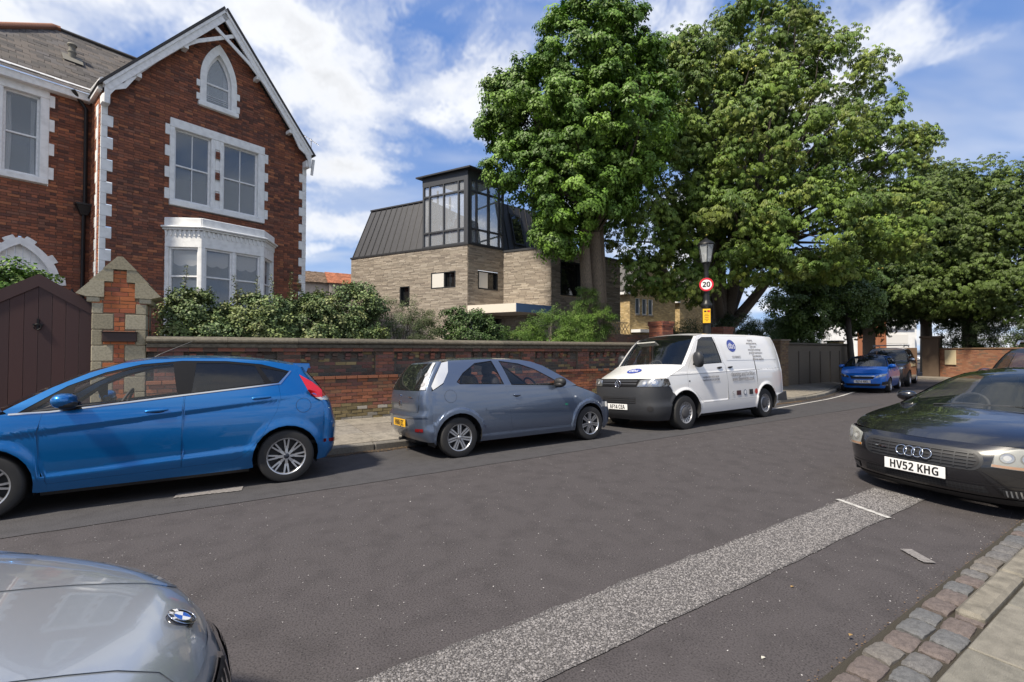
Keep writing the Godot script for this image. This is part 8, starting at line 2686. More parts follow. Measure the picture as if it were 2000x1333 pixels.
	for s in [[-0.032, 0.062, 0.0, 0.008], [0.032, 0.062, 0.0, 0.008], [-0.062, 0.036, -0.028, -0.064], [0.062, 0.036, 0.028, -0.064], [-0.028, -0.064, 0.0, -0.006], [0.028, -0.064, 0.0, -0.006]]: em.tube([ex * Vector3(s[0], s[1], 0), ex * Vector3(s[2], s[3], 0)], [0.006, 0.006], 5)
	part(t, "emblem", em, chrome)
	plate(t, "AF14 CEA", Vector3(3.925, 0.47, 0.02), FRONT)
	var re := {"xe": [[0.3, -0.84], [0.6, -0.86], [1.1, -0.84], [1.4, -0.80], [1.885, -0.72]], "xc": [[0.3, -0.95], [0.6, -0.97], [1.1, -0.95], [1.4, -0.92], [1.885, -0.80]], "n": 5.0}
	part(t, "rear_doors", end_mesh(c, re, 0.42, 1.885), c.paint)
	ends(t, c, re, "tail_light", [[0.70, 0.95], [0.84, 0.95], [0.78, 1.45], [0.66, 1.45]], mats["tail_red"], 0.004)
	var rbm := MB.new()
	rbm.cbox(Vector3(-0.95, 0.45, 0), Vector3(0.14, 0.22, 1.78), 0.04)
	for s in [-1.0, 1.0]: rbm.hexa([Vector3(-0.95, 0.34, s * 0.80), Vector3(-0.95, 0.34, s * 0.94), Vector3(-0.52, 0.36, s * 0.955), Vector3(-0.52, 0.36, s * 0.80), Vector3(-0.95, 0.56, s * 0.80), Vector3(-0.95, 0.56, s * 0.93), Vector3(-0.52, 0.50, s * 0.955), Vector3(-0.52, 0.50, s * 0.80)])
	part(t, "rear_bumper", rbm, plastic)
	for s in flank(t, c, "side_line", [[3.40, 1.062], [-0.80, 1.132], [-0.80, 1.14], [3.40, 1.07]], mat("groove", L(0.16, 0.16, 0.165), 0.7), 0.0015): pass
	flank(t, c, "side_panel", [[1.50, 1.335], [1.63, 1.83], [0.45, 1.845], [0.43, 1.335]], c.paint, 0.005)
	flank(t, c, "side_panel", [[0.34, 1.335], [0.34, 1.845], [-0.50, 1.835], [-0.66, 1.335]], c.paint, 0.005)
	for h in [[1.83, 1.19], [1.43, 1.19]]: handle(t, c, h[0], h[1], mats["black_plastic"] if mats.has("black_plastic") else plastic, 0.09)
	mirror(t, c, 2.62, 1.38, plastic, Vector3(0.08, 0.15, 0.11))
	flank(t, c, "side_repeater", [[2.84, 0.93], [2.88, 0.93], [2.88, 0.955], [2.84, 0.955]], mats["black_trim"], 0.004)
	# signwriting on the left flank and bonnet
	var ink := mat("van_ink", L(0.17, 0.17, 0.185), 0.5)
	var navy := mat("logo_blue", L(0.035, 0.06, 0.30), 0.4)
	var logo := func(x: float, y: float, rx: float, ry: float) -> Array:
		var a := []
		for k in 24: a.append([x + cos(TAU * k / 24.0) * rx, y + sin(TAU * k / 24.0) * ry])
		return a
	var ov := MB.new()
	ov.add(side_mesh(c, V2(logo.call(1.20, 1.655, 0.165, 0.135)), [], 0.009), Transform3D(Basis.from_scale(Vector3(1, 1, -1)), Vector3.ZERO))
	part(t, "logo_oval", ov, navy)
	var wt := mat("logo_white", L(0.75, 0.75, 0.76), 0.4)
	c.wy = c.wy.map(func(q): return [q[0], q[1] + 0.008])
	label_text(t, "dbs", 1.20, 1.65, c, 0.17, wt, false)
	label_text(t, "D B SERVICES", 1.10, 1.405, c, 0.07, ink, false, 0.8)
	var yy := 1.79
	for s in ["cleaning", "window cleaning", "floor care", "security & concierge", "grounds maintenance", "housekeeping", "janitorial supplies"]:
		label_text(t, s, 0.36 - (1.79 - yy) * 0.35, yy, c, 0.062, ink, false, 0.95)
		yy -= 0.073
	label_text(t, "London 020 8253 5646", 2.18, 1.005, c, 0.055, ink, false)
	label_text(t, "Southern 01329 280280", 2.18, 0.945, c, 0.055, ink, false)
	label_text(t, "cleaning and facilities", 0.96, 1.035, c, 0.115, ink, false, 0.88)
	label_text(t, "www.dbservices.co.uk", 0.96, 0.93, c, 0.105, ink, false, 0.85)
	label_text(t, "S", 1.40, 0.62, c, 0.15, mat("pale_ink", L(0.35, 0.36, 0.38), 0.5), false)
	var q := 0
	for b in [[1.18, 0.085, 0.05, L(0.07, 0.025, 0.03)], [0.93, 0.07, 0.06, L(0.12, 0.16, 0.24)], [0.68, 0.075, 0.055, L(0.02, 0.02, 0.025)], [0.46, 0.06, 0.06, L(0.50, 0.05, 0.04)]]:
		var bd := MB.new()
		var poly := V2([[b[0] - b[1], 0.63 - b[2]], [b[0] + b[1], 0.63 - b[2]], [b[0] + b[1], 0.63 + b[2]], [b[0] - b[1], 0.63 + b[2]]]) if q in [0, 2] else V2(logo.call(b[0], 0.63, b[2], b[2]))
		bd.add(side_mesh(c, poly, [], 0.002), Transform3D(Basis.from_scale(Vector3(1, 1, -1)), Vector3.ZERO))
		part(t, "sticker", bd, mat("sticker_%d" % q, b[3], 0.45))
		if q == 1: # light centre
			var b2 := MB.new()
			b2.add(side_mesh(c, V2(logo.call(b[0], 0.63, b[2] * 0.7, b[2] * 0.7)), [], 0.004), Transform3D(Basis.from_scale(Vector3(1, 1, -1)), Vector3.ZERO))
			part(t, "sticker", b2, wt)
		q += 1
	var bl := MB.new()
	var lx := Transform3D(Basis(Vector3(0, 0, -1), Vector3(-0.93, 0.37, 0).normalized(), Vector3(0.37, 0.93, 0).normalized()), Vector3(3.42, 1.165, -0.02))
	bl.prism(V2(logo.call(0.0, 0.0, 0.17, 0.12)), 0.0, 0.006, lx)
	part(t, "logo_oval", bl, navy)
	var bt := part(t, "lettering", text_mesh("dbs", 0.15, 0.003, false), wt)
	bt.transform = Transform3D(lx.basis, lx * Vector3(0, 0.0, 0.009))
	var sv := MB.new() # folded sun visor behind the windscreen
	sv.box(Vector3(2.42, 1.76, 0.42), Vector3(0.14, 0.03, 0.50), Basis(Vector3(0, 0, 1), 0.5))
	part(t, "sun_visor", sv, mat("visor", L(0.5, 0.5, 0.47), 0.8))
	place(t, Vector3(10.72, 0, -5.85), Vector3(-1, 0, 0.033), deg_to_rad(3.0), 0.93)

func black_coupe(chrome: Material, silver: Material) -> void:
	var t := thing("parked_coupe", "black sports coupe with four ring badge facing the camera at right", "car", Vector3.ZERO, 0.0, "cars parked along the street")
	var c := {"wb": 2.422, "ay": 0.31, "ar": 0.355, "wr": 0.31, "rim": 0.225, "tw": 0.21, "track": 0.86, "sill": 0.19, "style": "five", "rimcol": silver, "dash": 1.65, "belt": 0.88, "paint": paint("black_paint", L(0.006, 0.006, 0.008), 0.0, 0.25)}
	c.wy = [[0.1, 0.74], [0.2, 0.82], [0.4, 0.87], [0.6, 0.882], [0.75, 0.875], [0.85, 0.84], [0.95, 0.77], [1.1, 0.66], [1.25, 0.53], [1.34, 0.40]]
	c.wx = [[-0.8, 0.35], [-0.6, 0.15], [-0.3, 0.03], [0.0, 0.0], [0.8, 0.015], [1.8, 0.015], [2.4, 0.0], [2.6, 0.015], [2.8, 0.05], [3.2, 0.33]]
	c.body = arched(c, [[-0.50, 0.28]], [[2.83, 0.22], [2.84, 0.66]], [[2.65, 0.735], [2.4, 0.79], [2.1, 0.845], [1.95, 0.875], [1.85, 0.885], [0.3, 0.925], [-0.3, 0.90], [-0.50, 0.84]])
	c.doors = [[[1.86, 0.882], [0.62, 0.914], [0.55, 0.60], [0.60, 0.32], [1.90, 0.30], [1.97, 0.60]]]
	c.upper = [[1.95, 0.875], [1.96, 0.888], [1.65, 1.05], [1.38, 1.19], [1.15, 1.26], [0.8, 1.29], [0.4, 1.26], [0.0, 1.14], [-0.35, 0.98], [-0.45, 0.87], [-0.3, 0.90], [0.3, 0.925], [1.85, 0.885]]
	c.dlo = [[1.84, 0.905], [1.55, 1.07], [1.15, 1.22], [0.8, 1.245], [0.4, 1.21], [0.05, 1.08], [-0.05, 0.945], [0.3, 0.935]]
	c.glass = [[[1.74, 0.925], [1.52, 1.05], [1.15, 1.20], [0.8, 1.225], [0.5, 1.20], [0.42, 0.945]]]
	var clear := glass("coupe_glass", 0.22, L(0.02, 0.03, 0.03))
	c.glass_mat = [clear]
	c.ws_e = [[1.96, 0.888], [1.65, 1.05], [1.38, 1.19], [1.15, 1.26]]
	c.ws_c = [[2.18, 0.905], [1.86, 1.08], [1.52, 1.25], [1.12, 1.335]]
	c.roof_e = [[1.15, 1.26], [0.8, 1.29], [0.4, 1.26], [0.0, 1.14], [-0.35, 0.98], [-0.5, 0.86]]
	c.roof_c = [[1.12, 1.335], [0.8, 1.348], [0.3, 1.31], [-0.1, 1.2], [-0.5, 1.02], [-0.66, 0.92]]
	c.bon_e = [[2.84, 0.66], [2.65, 0.737], [2.4, 0.793], [2.1, 0.85], [1.96, 0.886]]
	c.bon_c = [[3.18, 0.665], [2.95, 0.765], [2.65, 0.835], [2.35, 0.88], [2.15, 0.91]]
	c.bon_p = 2.4
	shell(t, c)
	innards(t, c)
	var dark: Material = mats["handle_dark"]
	var fe := {"xe": [[0.1, 2.80], [0.7, 2.84]], "xc": [[0.10, 3.05], [0.16, 3.18], [0.22, 3.245], [0.35, 3.29], [0.5, 3.285], [0.6, 3.24], [0.67, 3.17]], "n": 2.25}
	part(t, "front_bumper", end_mesh(c, fe, 0.12, 0.668), c.paint)
	var frame := mat("grille_grey", L(0.022, 0.023, 0.026), 0.5)
	var oval := func(hw: float, y0: float, y1: float, r: float) -> Array:
		var a := []
		for k in 32:
			var th := TAU * k / 32.0
			a.append([signf(cos(th)) * ((hw - r) + r * absf(cos(th))) if absf(cos(th)) > 0.02 else 0.0, (y0 + y1) * 0.5 + sin(th) * (y1 - y0) * 0.5])
		return a
	ends(t, c, fe, "grille_surround", oval.call(0.50, 0.425, 0.615, 0.10), frame, 0.005, false)
	ends(t, c, fe, "grille_opening", oval.call(0.475, 0.445, 0.595, 0.09), dark, 0.008, false)
	for k in 5: ends(t, c, fe, "grille_bar", [[-0.455 + absf(k - 2) * 0.012, 0.458 + k * 0.029], [0.455 - absf(k - 2) * 0.012, 0.458 + k * 0.029], [0.455 - absf(k - 2) * 0.012, 0.470 + k * 0.029], [-0.455 + absf(k - 2) * 0.012, 0.470 + k * 0.029]], frame, 0.016, false)
	for k in 10:
		var z := -0.405 + k * 0.09
		ends(t, c, fe, "grille_bar", [[z, 0.45], [z + 0.010, 0.45], [z + 0.010, 0.59], [z, 0.59]], frame, 0.018, false)
	var rings := MB.new()
	for k in 4:
		var zc := 0.105 - k * 0.07
		var path := []
		var rad := []
		for j in 25:
			var z := zc + cos(TAU * j / 24.0) * 0.047
			var y := 0.525 + sin(TAU * j / 24.0) * 0.047
			path.append(Vector3(end_x(c, fe, z, y) + 0.03 + 0.003 * (k % 2), y, z))
			rad.append(0.0055)
		rings.tube(path, rad, 6, false)
	part(t, "ring_badge", rings, chrome)
	ends(t, c, fe, "model_badge", [[0.25, 0.513], [0.36, 0.513], [0.36, 0.525], [0.25, 0.525]], chrome, 0.024, false)
	var hl := [[0.545, 0.485], [0.80, 0.47], [0.868, 0.50], [0.855, 0.655], [0.68, 0.655], [0.56, 0.615]]
	ends(t, c, fe, "headlight", hl, mat("coupe_lamp", L(0.26, 0.27, 0.26), 0.35, {"metal": 0.15}), 0.004)
	ends(t, c, fe, "indicator", [[0.548, 0.487], [0.80, 0.473], [0.866, 0.50], [0.866, 0.52], [0.80, 0.497], [0.55, 0.508]], mat("amber", L(0.42, 0.16, 0.03), 0.25), 0.008)
	for q in [[0.63, 0.57, 0.045], [0.755, 0.575, 0.058]]:
		ends(t, c, fe, "lamp_element", arc(q[0], q[1], q[2], 0, 350, 18), mats["wheel_dark"], 0.009)
		ends(t, c, fe, "lamp_element", arc(q[0], q[1], q[2] * 0.86, 0, 350, 18), chrome, 0.013)
		ends(t, c, fe, "lamp_element", arc(q[0], q[1], q[2] * 0.5, 0, 350, 14), mats["lamp_clear"], 0.018)
	ends(t, c, fe, "headlight_cover", hl, glass("hazy_cover", 0.30, L(0.45, 0.45, 0.42)), 0.026)
	ends(t, c, fe, "lower_grille", [[-0.52, 0.225], [0.52, 0.225], [0.50, 0.295], [-0.50, 0.295]], dark, 0.004, false)
	for k in 34:
		var z := -0.49 + k * 0.029
		ends(t, c, fe, "grille_mesh", [[z, 0.228], [z + 0.009, 0.228], [z + 0.009, 0.292], [z, 0.292]], frame, 0.010, false)
	for y in [0.245, 0.27]: ends(t, c, fe, "grille_mesh", [[-0.50, y], [0.50, y], [0.50, y + 0.006], [-0.50, y + 0.006]], frame, 0.012, false)
	ends(t, c, fe, "side_intake", [[0.60, 0.215], [0.80, 0.215], [0.81, 0.285], [0.60, 0.285]], dark, 0.004)
	for k in 8:
		var z := 0.615 + k * 0.024
		ends(t, c, fe, "grille_mesh", [[z, 0.22], [z + 0.009, 0.22], [z + 0.009, 0.28], [z, 0.28]], silver, 0.009)
	ends(t, c, fe, "bumper_seam", [[-0.86, 0.312], [0.86, 0.312], [0.86, 0.317], [-0.86, 0.317]], dark, 0.0025, false)
	ends(t, c, fe, "bumper_lip", [[-0.84, 0.125], [0.84, 0.125], [0.84, 0.19], [-0.84, 0.19]], mats["black_plastic"], 0.006, false)
	plate(t, "HV52 KHG", Vector3(3.305, 0.365, 0.0), FRONT)
	for z in [-1.0, 1.0]: # wipers
		var wp := MB.new()
		wp.tube([Vector3(2.12, 0.915, z * 0.1 + 0.28), Vector3(2.09, 0.945, z * 0.1), Vector3(2.04, 0.955, z * 0.1 - 0.38)], [0.010, 0.009, 0.006], 5)
		part(t, "wiper", wp, mats["black_plastic"])
	mirror(t, c, 1.72, 0.965, c.paint, Vector3(0.07, 0.065, 0.105))
	handle(t, c, 0.75, 0.80, silver, 0.08)
	var re := {"xe": [[0.2, -0.48], [0.86, -0.50]], "xc": [[0.2, -0.70], [0.5, -0.77], [0.86, -0.68]], "n": 2.4}
	part(t, "rear_bumper", end_mesh(c, re, 0.22, 0.87), c.paint)
	var f := Vector3(-0.985, 0, -0.174).normalized()
	var r := f.cross(Vector3.UP)
	t.transform = Transform3D(Basis(f, Vector3.UP, r), Vector3(6.0, -0.01, -1.79) - f * 3.29)

func silver_roadster(chrome: Material) -> void:
	var t := thing("parked_roadster", "silver car bonnet with blue and white roundel at lower left", "car", Vector3(-3.27, -0.02, -1.755), 0.0, "cars parked along the street")
	var sil := mat("alloy", L(0.5, 0.5, 0.5), 0.3)
	var c := {"wb": 2.5, "ay": 0.31, "ar": 0.36, "wr": 0.31, "rim": 0.22, "track": 0.86, "sill": 0.19, "style": "five", "rimcol": sil, "dash": 1.25, "belt": 0.9, "paint": paint("silver_paint", L(0.44, 0.475, 0.515), 0.65, 0.30)}
	c.wy = [[0.1, 0.74], [0.2, 0.82], [0.4, 0.875], [0.6, 0.885], [0.7, 0.88], [0.78, 0.86], [0.85, 0.825], [0.95, 0.75], [1.1, 0.64], [1.28, 0.50], [1.36, 0.40]]
	c.wx = [[-0.8, 0.3], [-0.5, 0.08], [0.0, 0.0], [2.2, 0.0], [2.5, 0.02], [2.8, 0.09], [3.2, 0.35]]
	c.body = arched(c, [[-0.55, 0.28]], [[2.55, 0.66]], [[2.55, 0.795], [2.25, 0.83], [2.0, 0.857], [1.7, 0.892], [1.5, 0.90], [0.2, 0.91], [-0.55, 0.86]])
	c.doors = [[[1.45, 0.88], [0.35, 0.90], [0.38, 0.6], [0.42, 0.30], [1.40, 0.28], [1.50, 0.60]]]
	c.upper = [[1.5, 0.885], [1.55, 0.90], [1.2, 1.12], [0.95, 1.22], [0.4, 1.27], [0.0, 1.20], [-0.45, 0.96], [-0.5, 0.87], [0.2, 0.91]]
	c.dlo = [[1.42, 0.91], [1.15, 1.09], [0.92, 1.19], [0.4, 1.23], [0.1, 1.16], [-0.1, 0.95], [0.2, 0.925]]
	c.glass = [[[1.35, 0.925], [1.12, 1.075], [0.90, 1.17], [0.4, 1.20], [0.2, 1.15], [0.05, 0.945]]]
	var g := glass("coupe_glass", 0.22)
	c.glass_mat = [g]
	c.ws_e = [[1.55, 0.925], [1.2, 1.12], [0.95, 1.22]]
	c.ws_c = [[1.80, 0.955], [1.45, 1.15], [1.0, 1.32]]
	c.roof_e = [[0.95, 1.22], [0.4, 1.27], [0.0, 1.20], [-0.45, 0.96]]
	c.roof_c = [[1.0, 1.32], [0.4, 1.34], [-0.1, 1.26], [-0.6, 0.98]]
	c.bon_e = [[2.55, 0.795], [2.50, 0.806], [2.42, 0.815], [2.25, 0.83], [2.0, 0.857], [1.7, 0.892], [1.55, 0.92]]
	c.bon_c = [[3.255, 0.655], [3.19, 0.737], [3.08, 0.778], [2.88, 0.822], [2.55, 0.868], [2.15, 0.915], [1.80, 0.95]]
	c.bon_p = 2.4
	shell(t, c)
	innards(t, c)
	for s in [-1.0, 1.0]:
		part(t, "bonnet_gap", cross_mesh(c, c.bon_e, c.bon_c, 2.4, 0.0015, s * 0.87 - 0.003, s * 0.87 + 0.003, 1), mats["handle_dark"])
		part(t, "bonnet_crease", cross_mesh(c, c.bon_e, c.bon_c, 2.4, 0.003, s * 0.30 - 0.012, s * 0.30 + 0.012, 2), c.paint)
	var fe := {"xe": [[0.1, 2.55], [0.76, 2.55]], "xc": [[0.12, 3.18], [0.25, 3.28], [0.4, 3.31], [0.55, 3.30], [0.62, 3.28], [0.66, 3.255], [0.755, 3.20]], "n": 1.72}
	part(t, "front_bumper", end_mesh(c, fe, 0.15, 0.66), c.paint)
	var nose := end_mesh(c, fe, 0.655, 0.757)
	ends(t, c, fe, "headlight", [[0.46, 0.57], [0.78, 0.60], [0.82, 0.66], [0.56, 0.655]], mats["lamp_clear"], 0.004)
	ends(t, c, fe, "kidney_frame", [[0.02, 0.43], [0.20, 0.46], [0.24, 0.60], [0.05, 0.63], [0.02, 0.61]], chrome, 0.010)
	ends(t, c, fe, "kidney_opening", [[0.032, 0.445], [0.19, 0.472], [0.226, 0.592], [0.055, 0.617], [0.032, 0.60]], mats["handle_dark"], 0.014)
	for k in 5: ends(t, c, fe, "kidney_slat", [[0.05 + k * 0.034, 0.46 + k * 0.004], [0.060 + k * 0.034, 0.462 + k * 0.004], [0.060 + k * 0.036, 0.60 - k * 0.004], [0.05 + k * 0.036, 0.60 - k * 0.004]], chrome, 0.018)
	ends(t, c, fe, "lower_intake", [[-0.35, 0.2], [0.35, 0.2], [0.32, 0.33], [-0.32, 0.33]], mats["handle_dark"], 0.004, false)
	# roundel
	var rx := Transform3D(Basis(Vector3(0, 0, -1), Vector3(-0.86, 0.51, 0).normalized(), Vector3(0.51, 0.86, 0).normalized()), Vector3(3.186, 0.742, 0.0))
	var ax := Basis(Vector3.RIGHT, PI / 2)
	var base := MB.new()
	base.lathe([Vector2(0.0, 0.004), Vector2(0.039, 0.003), Vector2(0.041, -0.012)], 32, Transform3D(rx.basis * ax, rx.origin))
	base._flip(0)
	var rd := part(t, "roundel", base, mat("roundel_black", L(0.01, 0.01, 0.012), 0.2, {"coat": 1.0}))
	var rim := MB.new()
	for r in [0.0405, 0.0245]:
		var path := []
		var rad := []
		for k in 33:
			path.append(rx * Vector3(cos(TAU * k / 32.0) * r, sin(TAU * k / 32.0) * r, 0.004))
			rad.append(0.0016)
		rim.tube(path, rad, 5, false)
	part(rd, "roundel_rim", rim, chrome)
	for k in 4:
		var q := MB.new()
		var pts := PackedVector2Array([Vector2.ZERO])
		for j in 9: pts.append(Vector2(cos(PI / 2 * (k + j / 8.0)), sin(PI / 2 * (k + j / 8.0))) * 0.0235)
		q.prism(pts, 0.003, 0.0055, rx)
		part(rd, "roundel_quarter", q, mat("roundel_blue", L(0.01, 0.10, 0.45), 0.2) if k % 2 == 1 else mat("roundel_white", L(0.75, 0.76, 0.78), 0.2))
	var i := 0
	for ch in ["B", "M", "W"]:
		var an := deg_to_rad(140.0 - i * 50.0)
		var o := part(rd, "letter", text_mesh(ch, 0.017, 0.001), mats["roundel_white"])
		o.transform = rx * Transform3D(Basis(Vector3(0, 0, 1), an - PI / 2), Vector3(cos(an) * 0.0325, sin(an) * 0.0325, 0.005))
		i += 1
	var re := {"xe": [[0.2, -0.53], [0.86, -0.55]], "xc": [[0.2, -0.70], [0.5, -0.78], [0.86, -0.70]], "n": 2.4}
	part(t, "rear_bumper", end_mesh(c, re, 0.22, 0.87), c.paint)

# a car of ordinary outline from a few measures; s: wb, fo, ro, hw, H, belt, bh (bonnet at screen), nh (nose), cowl, rf (roof front), rr (roof rear), rb (rear base)
func plain(t: Node3D, s: Dictionary, pm: Material, silver: Material, chrome: Material) -> Dictionary:
	var H: float = s.H
	var hw: float = s.hw
	var b: float = s.belt
	var ex: float = s.wb + s.fo - 0.32
	var rx: float = -s.ro + 0.22
	var c := {"wb": s.wb, "ay": s.wr, "ar": s.wr + 0.055, "wr": s.wr, "rim": s.wr * 0.68, "track": hw - 0.03, "sill": 0.2 + (0.06 if H > 1.6 else 0.0), "style": "five", "rimcol": silver, "dash": s.cowl - 0.45, "belt": b, "paint": pm}
	c.wy = [[0.1, hw - 0.12], [0.22, hw - 0.06], [0.4, hw - 0.015], [0.65, hw], [b - 0.12, hw - 0.02], [b, hw - 0.06], [(b + H) * 0.5, hw - 0.16], [H - 0.09, hw - 0.27], [H, hw - 0.42]]
	c.wx = [[-s.ro, 0.2], [-s.ro + 0.2, 0.06], [0.0, 0.005], [1.0, 0.0], [s.wb, 0.02], [s.wb + 0.35, 0.09], [s.wb + s.fo, 0.36]]
	var ne := [ex, s.nh]
	var top := H - 0.07
	c.body = arched(c, [[rx, 0.28]], [[ex, 0.22], ne], [[lerpf(ex, s.cowl, 0.5), lerpf(s.nh, s.bh, 0.6)], [s.cowl, s.bh - 0.03], [s.cowl - 0.1, b], [s.rb + 0.05, b + 0.06], [rx, b - 0.1]])
	var mid := lerpf(s.rb, s.cowl, 0.52)
	c.doors = [[[s.cowl - 0.22, b - 0.005], [mid + 0.012, b + 0.02], [mid, 0.34], [s.wb - c.ar - 0.02, 0.31], [s.wb - c.ar - 0.01, 0.6]], [[mid - 0.012, b + 0.02], [0.25, b + 0.05], [0.30, 0.70], [c.ar + 0.08, 0.36], [mid - 0.02, 0.33]]]
	c.ws_e = [[s.cowl, s.bh], [lerpf(s.cowl, s.rf, 0.55), lerpf(s.bh, top, 0.62)], [s.rf, top]]
	c.ws_c = [[s.cowl + 0.16, s.bh + 0.02], [lerpf(s.cowl, s.rf, 0.55) + 0.06, lerpf(s.bh, H, 0.62)], [s.rf - 0.02, H - 0.01]]
	c.roof_e = [[s.rf, top], [lerpf(s.rf, s.rr, 0.5), top + 0.02], [s.rr, top - 0.03]]
	c.roof_c = [[s.rf - 0.02, H - 0.01], [lerpf(s.rf, s.rr, 0.5), H + 0.01], [s.rr - 0.06, H - 0.03]]
	c.bon_e = [ne, [lerpf(ex, s.cowl, 0.5), lerpf(s.nh, s.bh, 0.62)], [s.cowl, s.bh]]
	c.bon_c = [[s.wb + s.fo - 0.1, s.nh + 0.01], [lerpf(ex, s.cowl, 0.5) + 0.14, lerpf(s.nh, s.bh, 0.72) + 0.02], [s.cowl + 0.16, s.bh + 0.02]]
	c.upper = [[s.cowl - 0.1, b], [s.cowl, s.bh]] + c.ws_e.slice(1) + c.roof_e.slice(1) + [[s.rb - 0.04, b + 0.06], [s.rb + 0.05, b + 0.06]]
	c.dlo = [[s.cowl - 0.2, b + 0.02], [lerpf(s.cowl, s.rf, 0.6) - 0.08, lerpf(b, top, 0.68) - 0.02], [s.rf - 0.1, top - 0.05], [s.rr + 0.1, top - 0.07], [s.rb + 0.14, b + 0.09]]
	c.glass = [[[s.cowl - 0.3, b + 0.035], [lerpf(s.cowl, s.rf, 0.6) - 0.12, lerpf(b, top, 0.62) - 0.02], [s.rf - 0.12, top - 0.07], [mid + 0.05, top - 0.07], [mid + 0.05, b + 0.05]], [[mid - 0.05, b + 0.05], [mid - 0.05, top - 0.07], [s.rr + 0.16, top - 0.09], [s.rb + 0.2, b + 0.09]]]
	c.glass_mat = [glass("plain_glass", 0.35, L(0.02, 0.025, 0.028))]
	shell(t, c)
	innards(t, c)
	c.fe = {"xe": [[0.1, ex], [1.2, ex]], "xc": [[0.15, s.wb + s.fo - 0.14], [0.3, s.wb + s.fo - 0.02], [0.5, s.wb + s.fo], [s.nh - 0.06, s.wb + s.fo - 0.03], [s.nh + 0.01, s.wb + s.fo - 0.1]], "n": 2.6}
	part(t, "front_bumper", end_mesh(c, c.fe, 0.18, s.nh), pm)
	c.re = {"xe": [[0.2, rx], [b - 0.1, rx], [b + 0.06, s.rb - 0.04], [top - 0.03, s.rr]], "xc": [[0.2, -s.ro + 0.1], [0.5, -s.ro], [b - 0.1, -s.ro + 0.04], [b + 0.06, s.rb - 0.2], [H - 0.03, s.rr - 0.06]], "n": 3.0}
	part(t, "tailgate", end_mesh(c, c.re, 0.22, top - 0.03), pm)
	ends(t, c, c.re, "rear_window", [[-hw + 0.24, b + 0.08], [hw - 0.24, b + 0.08], [hw - 0.36, top - 0.1], [-hw + 0.36, top - 0.1]], mat("dark_rear_glass", L(0.010, 0.012, 0.012), 0.02), 0.006, false)
	ends(t, c, c.re, "tail_light", [[hw - 0.2, b - 0.22], [hw - 0.06, b - 0.22], [hw - 0.09, b + 0.02], [hw - 0.2, b + 0.02]], mats["tail_red"], 0.006)
	mirror(t, c, s.cowl - 0.3, b + 0.07, pm if s.get("mp", true) else chrome)
	for h in [[mid + 0.2, b - 0.12], [0.42, b - 0.10]]: handle(t, c, h[0], h[1], pm, 0.08)
	return c

func face(t: Node3D, c: Dictionary, hw: float, y: float, chrome: Material, text: String) -> void: # grille, lamps and plate of an ordinary front
	ends(t, c, c.fe, "grille", [[-0.34, y - 0.10], [0.34, y - 0.10], [0.38, y], [-0.38, y]], mats["handle_dark"], 0.006, false)
	ends(t, c, c.fe, "grille_strip", [[-0.38, y - 0.005], [0.38, y - 0.005], [0.40, y + 0.02], [-0.40, y + 0.02]], chrome, 0.014, false)
	ends(t, c, c.fe, "lower_intake", [[-0.50, 0.26], [0.50, 0.26], [0.56, 0.35], [-0.56, 0.35]], mats["handle_dark"], 0.005, false)
	ends(t, c, c.fe, "headlight", [[0.40, y - 0.06], [hw - 0.16, y - 0.01], [hw - 0.05, y + 0.085], [hw - 0.16, y + 0.085], [0.44, y + 0.02]], mats["lamp_base"], 0.006)
	ends(t, c, c.fe, "lamp_element", arc(hw - 0.25, y + 0.02, 0.04, 0, 350, 12), mats["lamp_clear"], 0.012)
	ends(t, c, c.fe, "fog_lamp", [[hw - 0.24, 0.30], [hw - 0.05, 0.30], [hw - 0.08, 0.44], [hw - 0.2, 0.42]], mats["handle_dark"], 0.006)
	ends(t, c, c.fe, "fog_lamp_trim", [[hw - 0.22, 0.29], [hw - 0.06, 0.29], [hw - 0.05, 0.312], [hw - 0.22, 0.312]], chrome, 0.012)
	plate(t, text, Vector3(end_x(c, c.fe, 0.0, 0.43) + 0.014, 0.43, 0), FRONT)

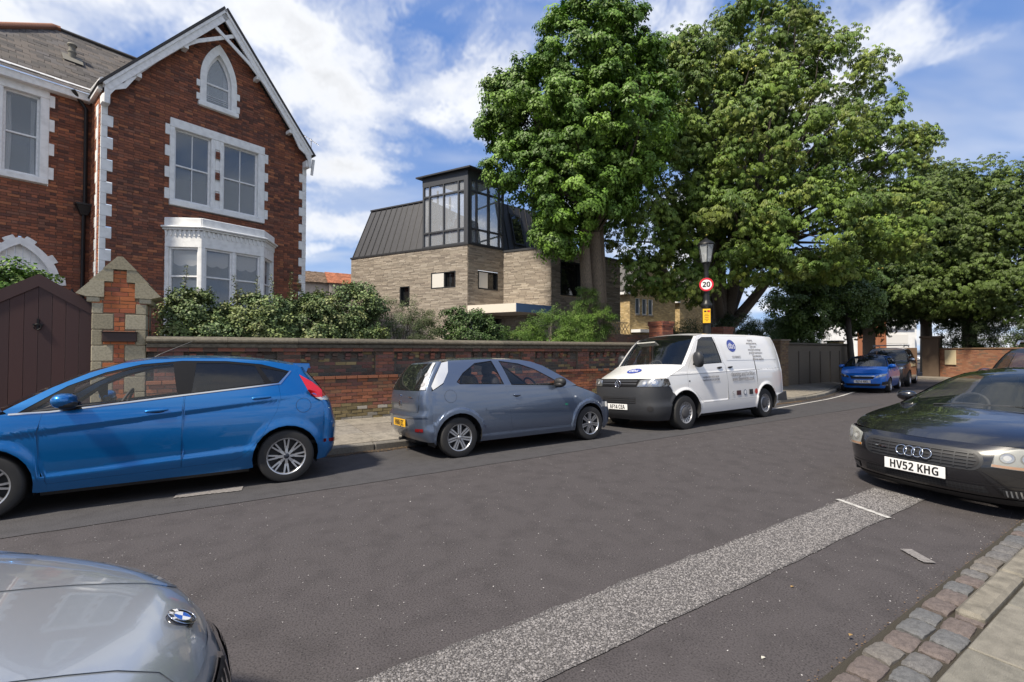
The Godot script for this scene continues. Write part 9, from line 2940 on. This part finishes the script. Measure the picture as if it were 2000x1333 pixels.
func distant_cars(chrome: Material, silver: Material) -> void:
	var t := thing("parked_car", "small bright blue city car facing us beyond the van", "car", Vector3.ZERO, 0.0, "cars parked along the street")
	var c := plain(t, {"wb": 2.34, "fo": 0.66, "ro": 0.48, "hw": 0.80, "H": 1.45, "belt": 0.94, "bh": 0.98, "nh": 0.74, "cowl": 2.32, "rf": 1.55, "rr": -0.1, "rb": -0.28, "wr": 0.28}, paint("city_blue", L(0.006, 0.145, 0.60), 0.2, 0.3), silver, chrome)
	face(t, c, 0.80, 0.63, chrome, "GJ16 NKL")
	place(t, Vector3(24.1, -0.06, -7.62), Vector3(-0.982, 0, 0.19), deg_to_rad(1.5), 0.76)
	t = thing("parked_car", "dark grey off roader with roof rails behind the blue city car", "car", Vector3.ZERO, 0.0, "cars parked along the street")
	c = plain(t, {"wb": 2.65, "fo": 0.85, "ro": 0.9, "hw": 0.90, "H": 1.78, "belt": 1.14, "bh": 1.16, "nh": 0.95, "cowl": 2.45, "rf": 1.75, "rr": -0.55, "rb": -0.68, "wr": 0.36, "mp": false}, paint("dark_grey_paint", L(0.045, 0.04, 0.042), 0.4, 0.35), silver, chrome)
	face(t, c, 0.90, 0.82, chrome, "")
	var rl := MB.new()
	for z in [-0.58, 0.58]: rl.tube([Vector3(1.5, 1.80, z), Vector3(1.3, 1.87, z), Vector3(-0.3, 1.87, z), Vector3(-0.5, 1.80, z)], [0.02, 0.02, 0.02, 0.02], 6)
	for x in [1.1, 0.0]: rl.tube([Vector3(x, 1.90, -0.66), Vector3(x, 1.90, 0.66)], [0.022, 0.022], 6)
	part(t, "roof_rack", rl, silver)
	place(t, Vector3(29.2, -0.08, -8.55), Vector3(-0.98, 0, 0.20), deg_to_rad(1.0), 0.87)
	t = thing("parked_car", "dark maroon car with roof rails behind the black coupe", "car", Vector3.ZERO, 0.0, "cars parked along the street")
	c = plain(t, {"wb": 2.6, "fo": 0.85, "ro": 0.85, "hw": 0.88, "H": 1.66, "belt": 1.05, "bh": 1.08, "nh": 0.85, "cowl": 2.3, "rf": 1.5, "rr": -0.5, "rb": -0.66, "wr": 0.33}, paint("maroon_paint", L(0.055, 0.022, 0.032), 0.4, 0.3), silver, chrome)
	face(t, c, 0.88, 0.72, chrome, "")
	rl = MB.new()
	for z in [-0.56, 0.56]:
		rl.tube([Vector3(1.3, 1.68, z), Vector3(1.1, 1.76, z), Vector3(-0.2, 1.76, z), Vector3(-0.4, 1.68, z)], [0.025, 0.025, 0.025, 0.025], 6)
	part(t, "roof_rail", rl, silver)
	t.transform = Transform3D(Basis(Vector3(-1, 0, 0), Vector3.UP, Vector3(0, 0, -1)), Vector3(15.6, -0.02, -1.95))
	t = thing("parked_car", "silver car far off between the brick walls", "car", Vector3.ZERO, 0.0, "cars parked along the street")
	c = plain(t, {"wb": 2.6, "fo": 0.85, "ro": 0.85, "hw": 0.88, "H": 1.46, "belt": 0.94, "bh": 0.98, "nh": 0.74, "cowl": 2.3, "rf": 1.5, "rr": -0.3, "rb": -0.6, "wr": 0.31}, paint("far_silver", L(0.42, 0.43, 0.45), 0.4, 0.35), silver, chrome)
	face(t, c, 0.88, 0.62, chrome, "")
	t.transform = Transform3D(Basis(Vector3(-0.94, 0, 0.34), Vector3.UP, Vector3(-0.34, 0, -0.94)), Vector3(84.0, -0.1, -24.2))
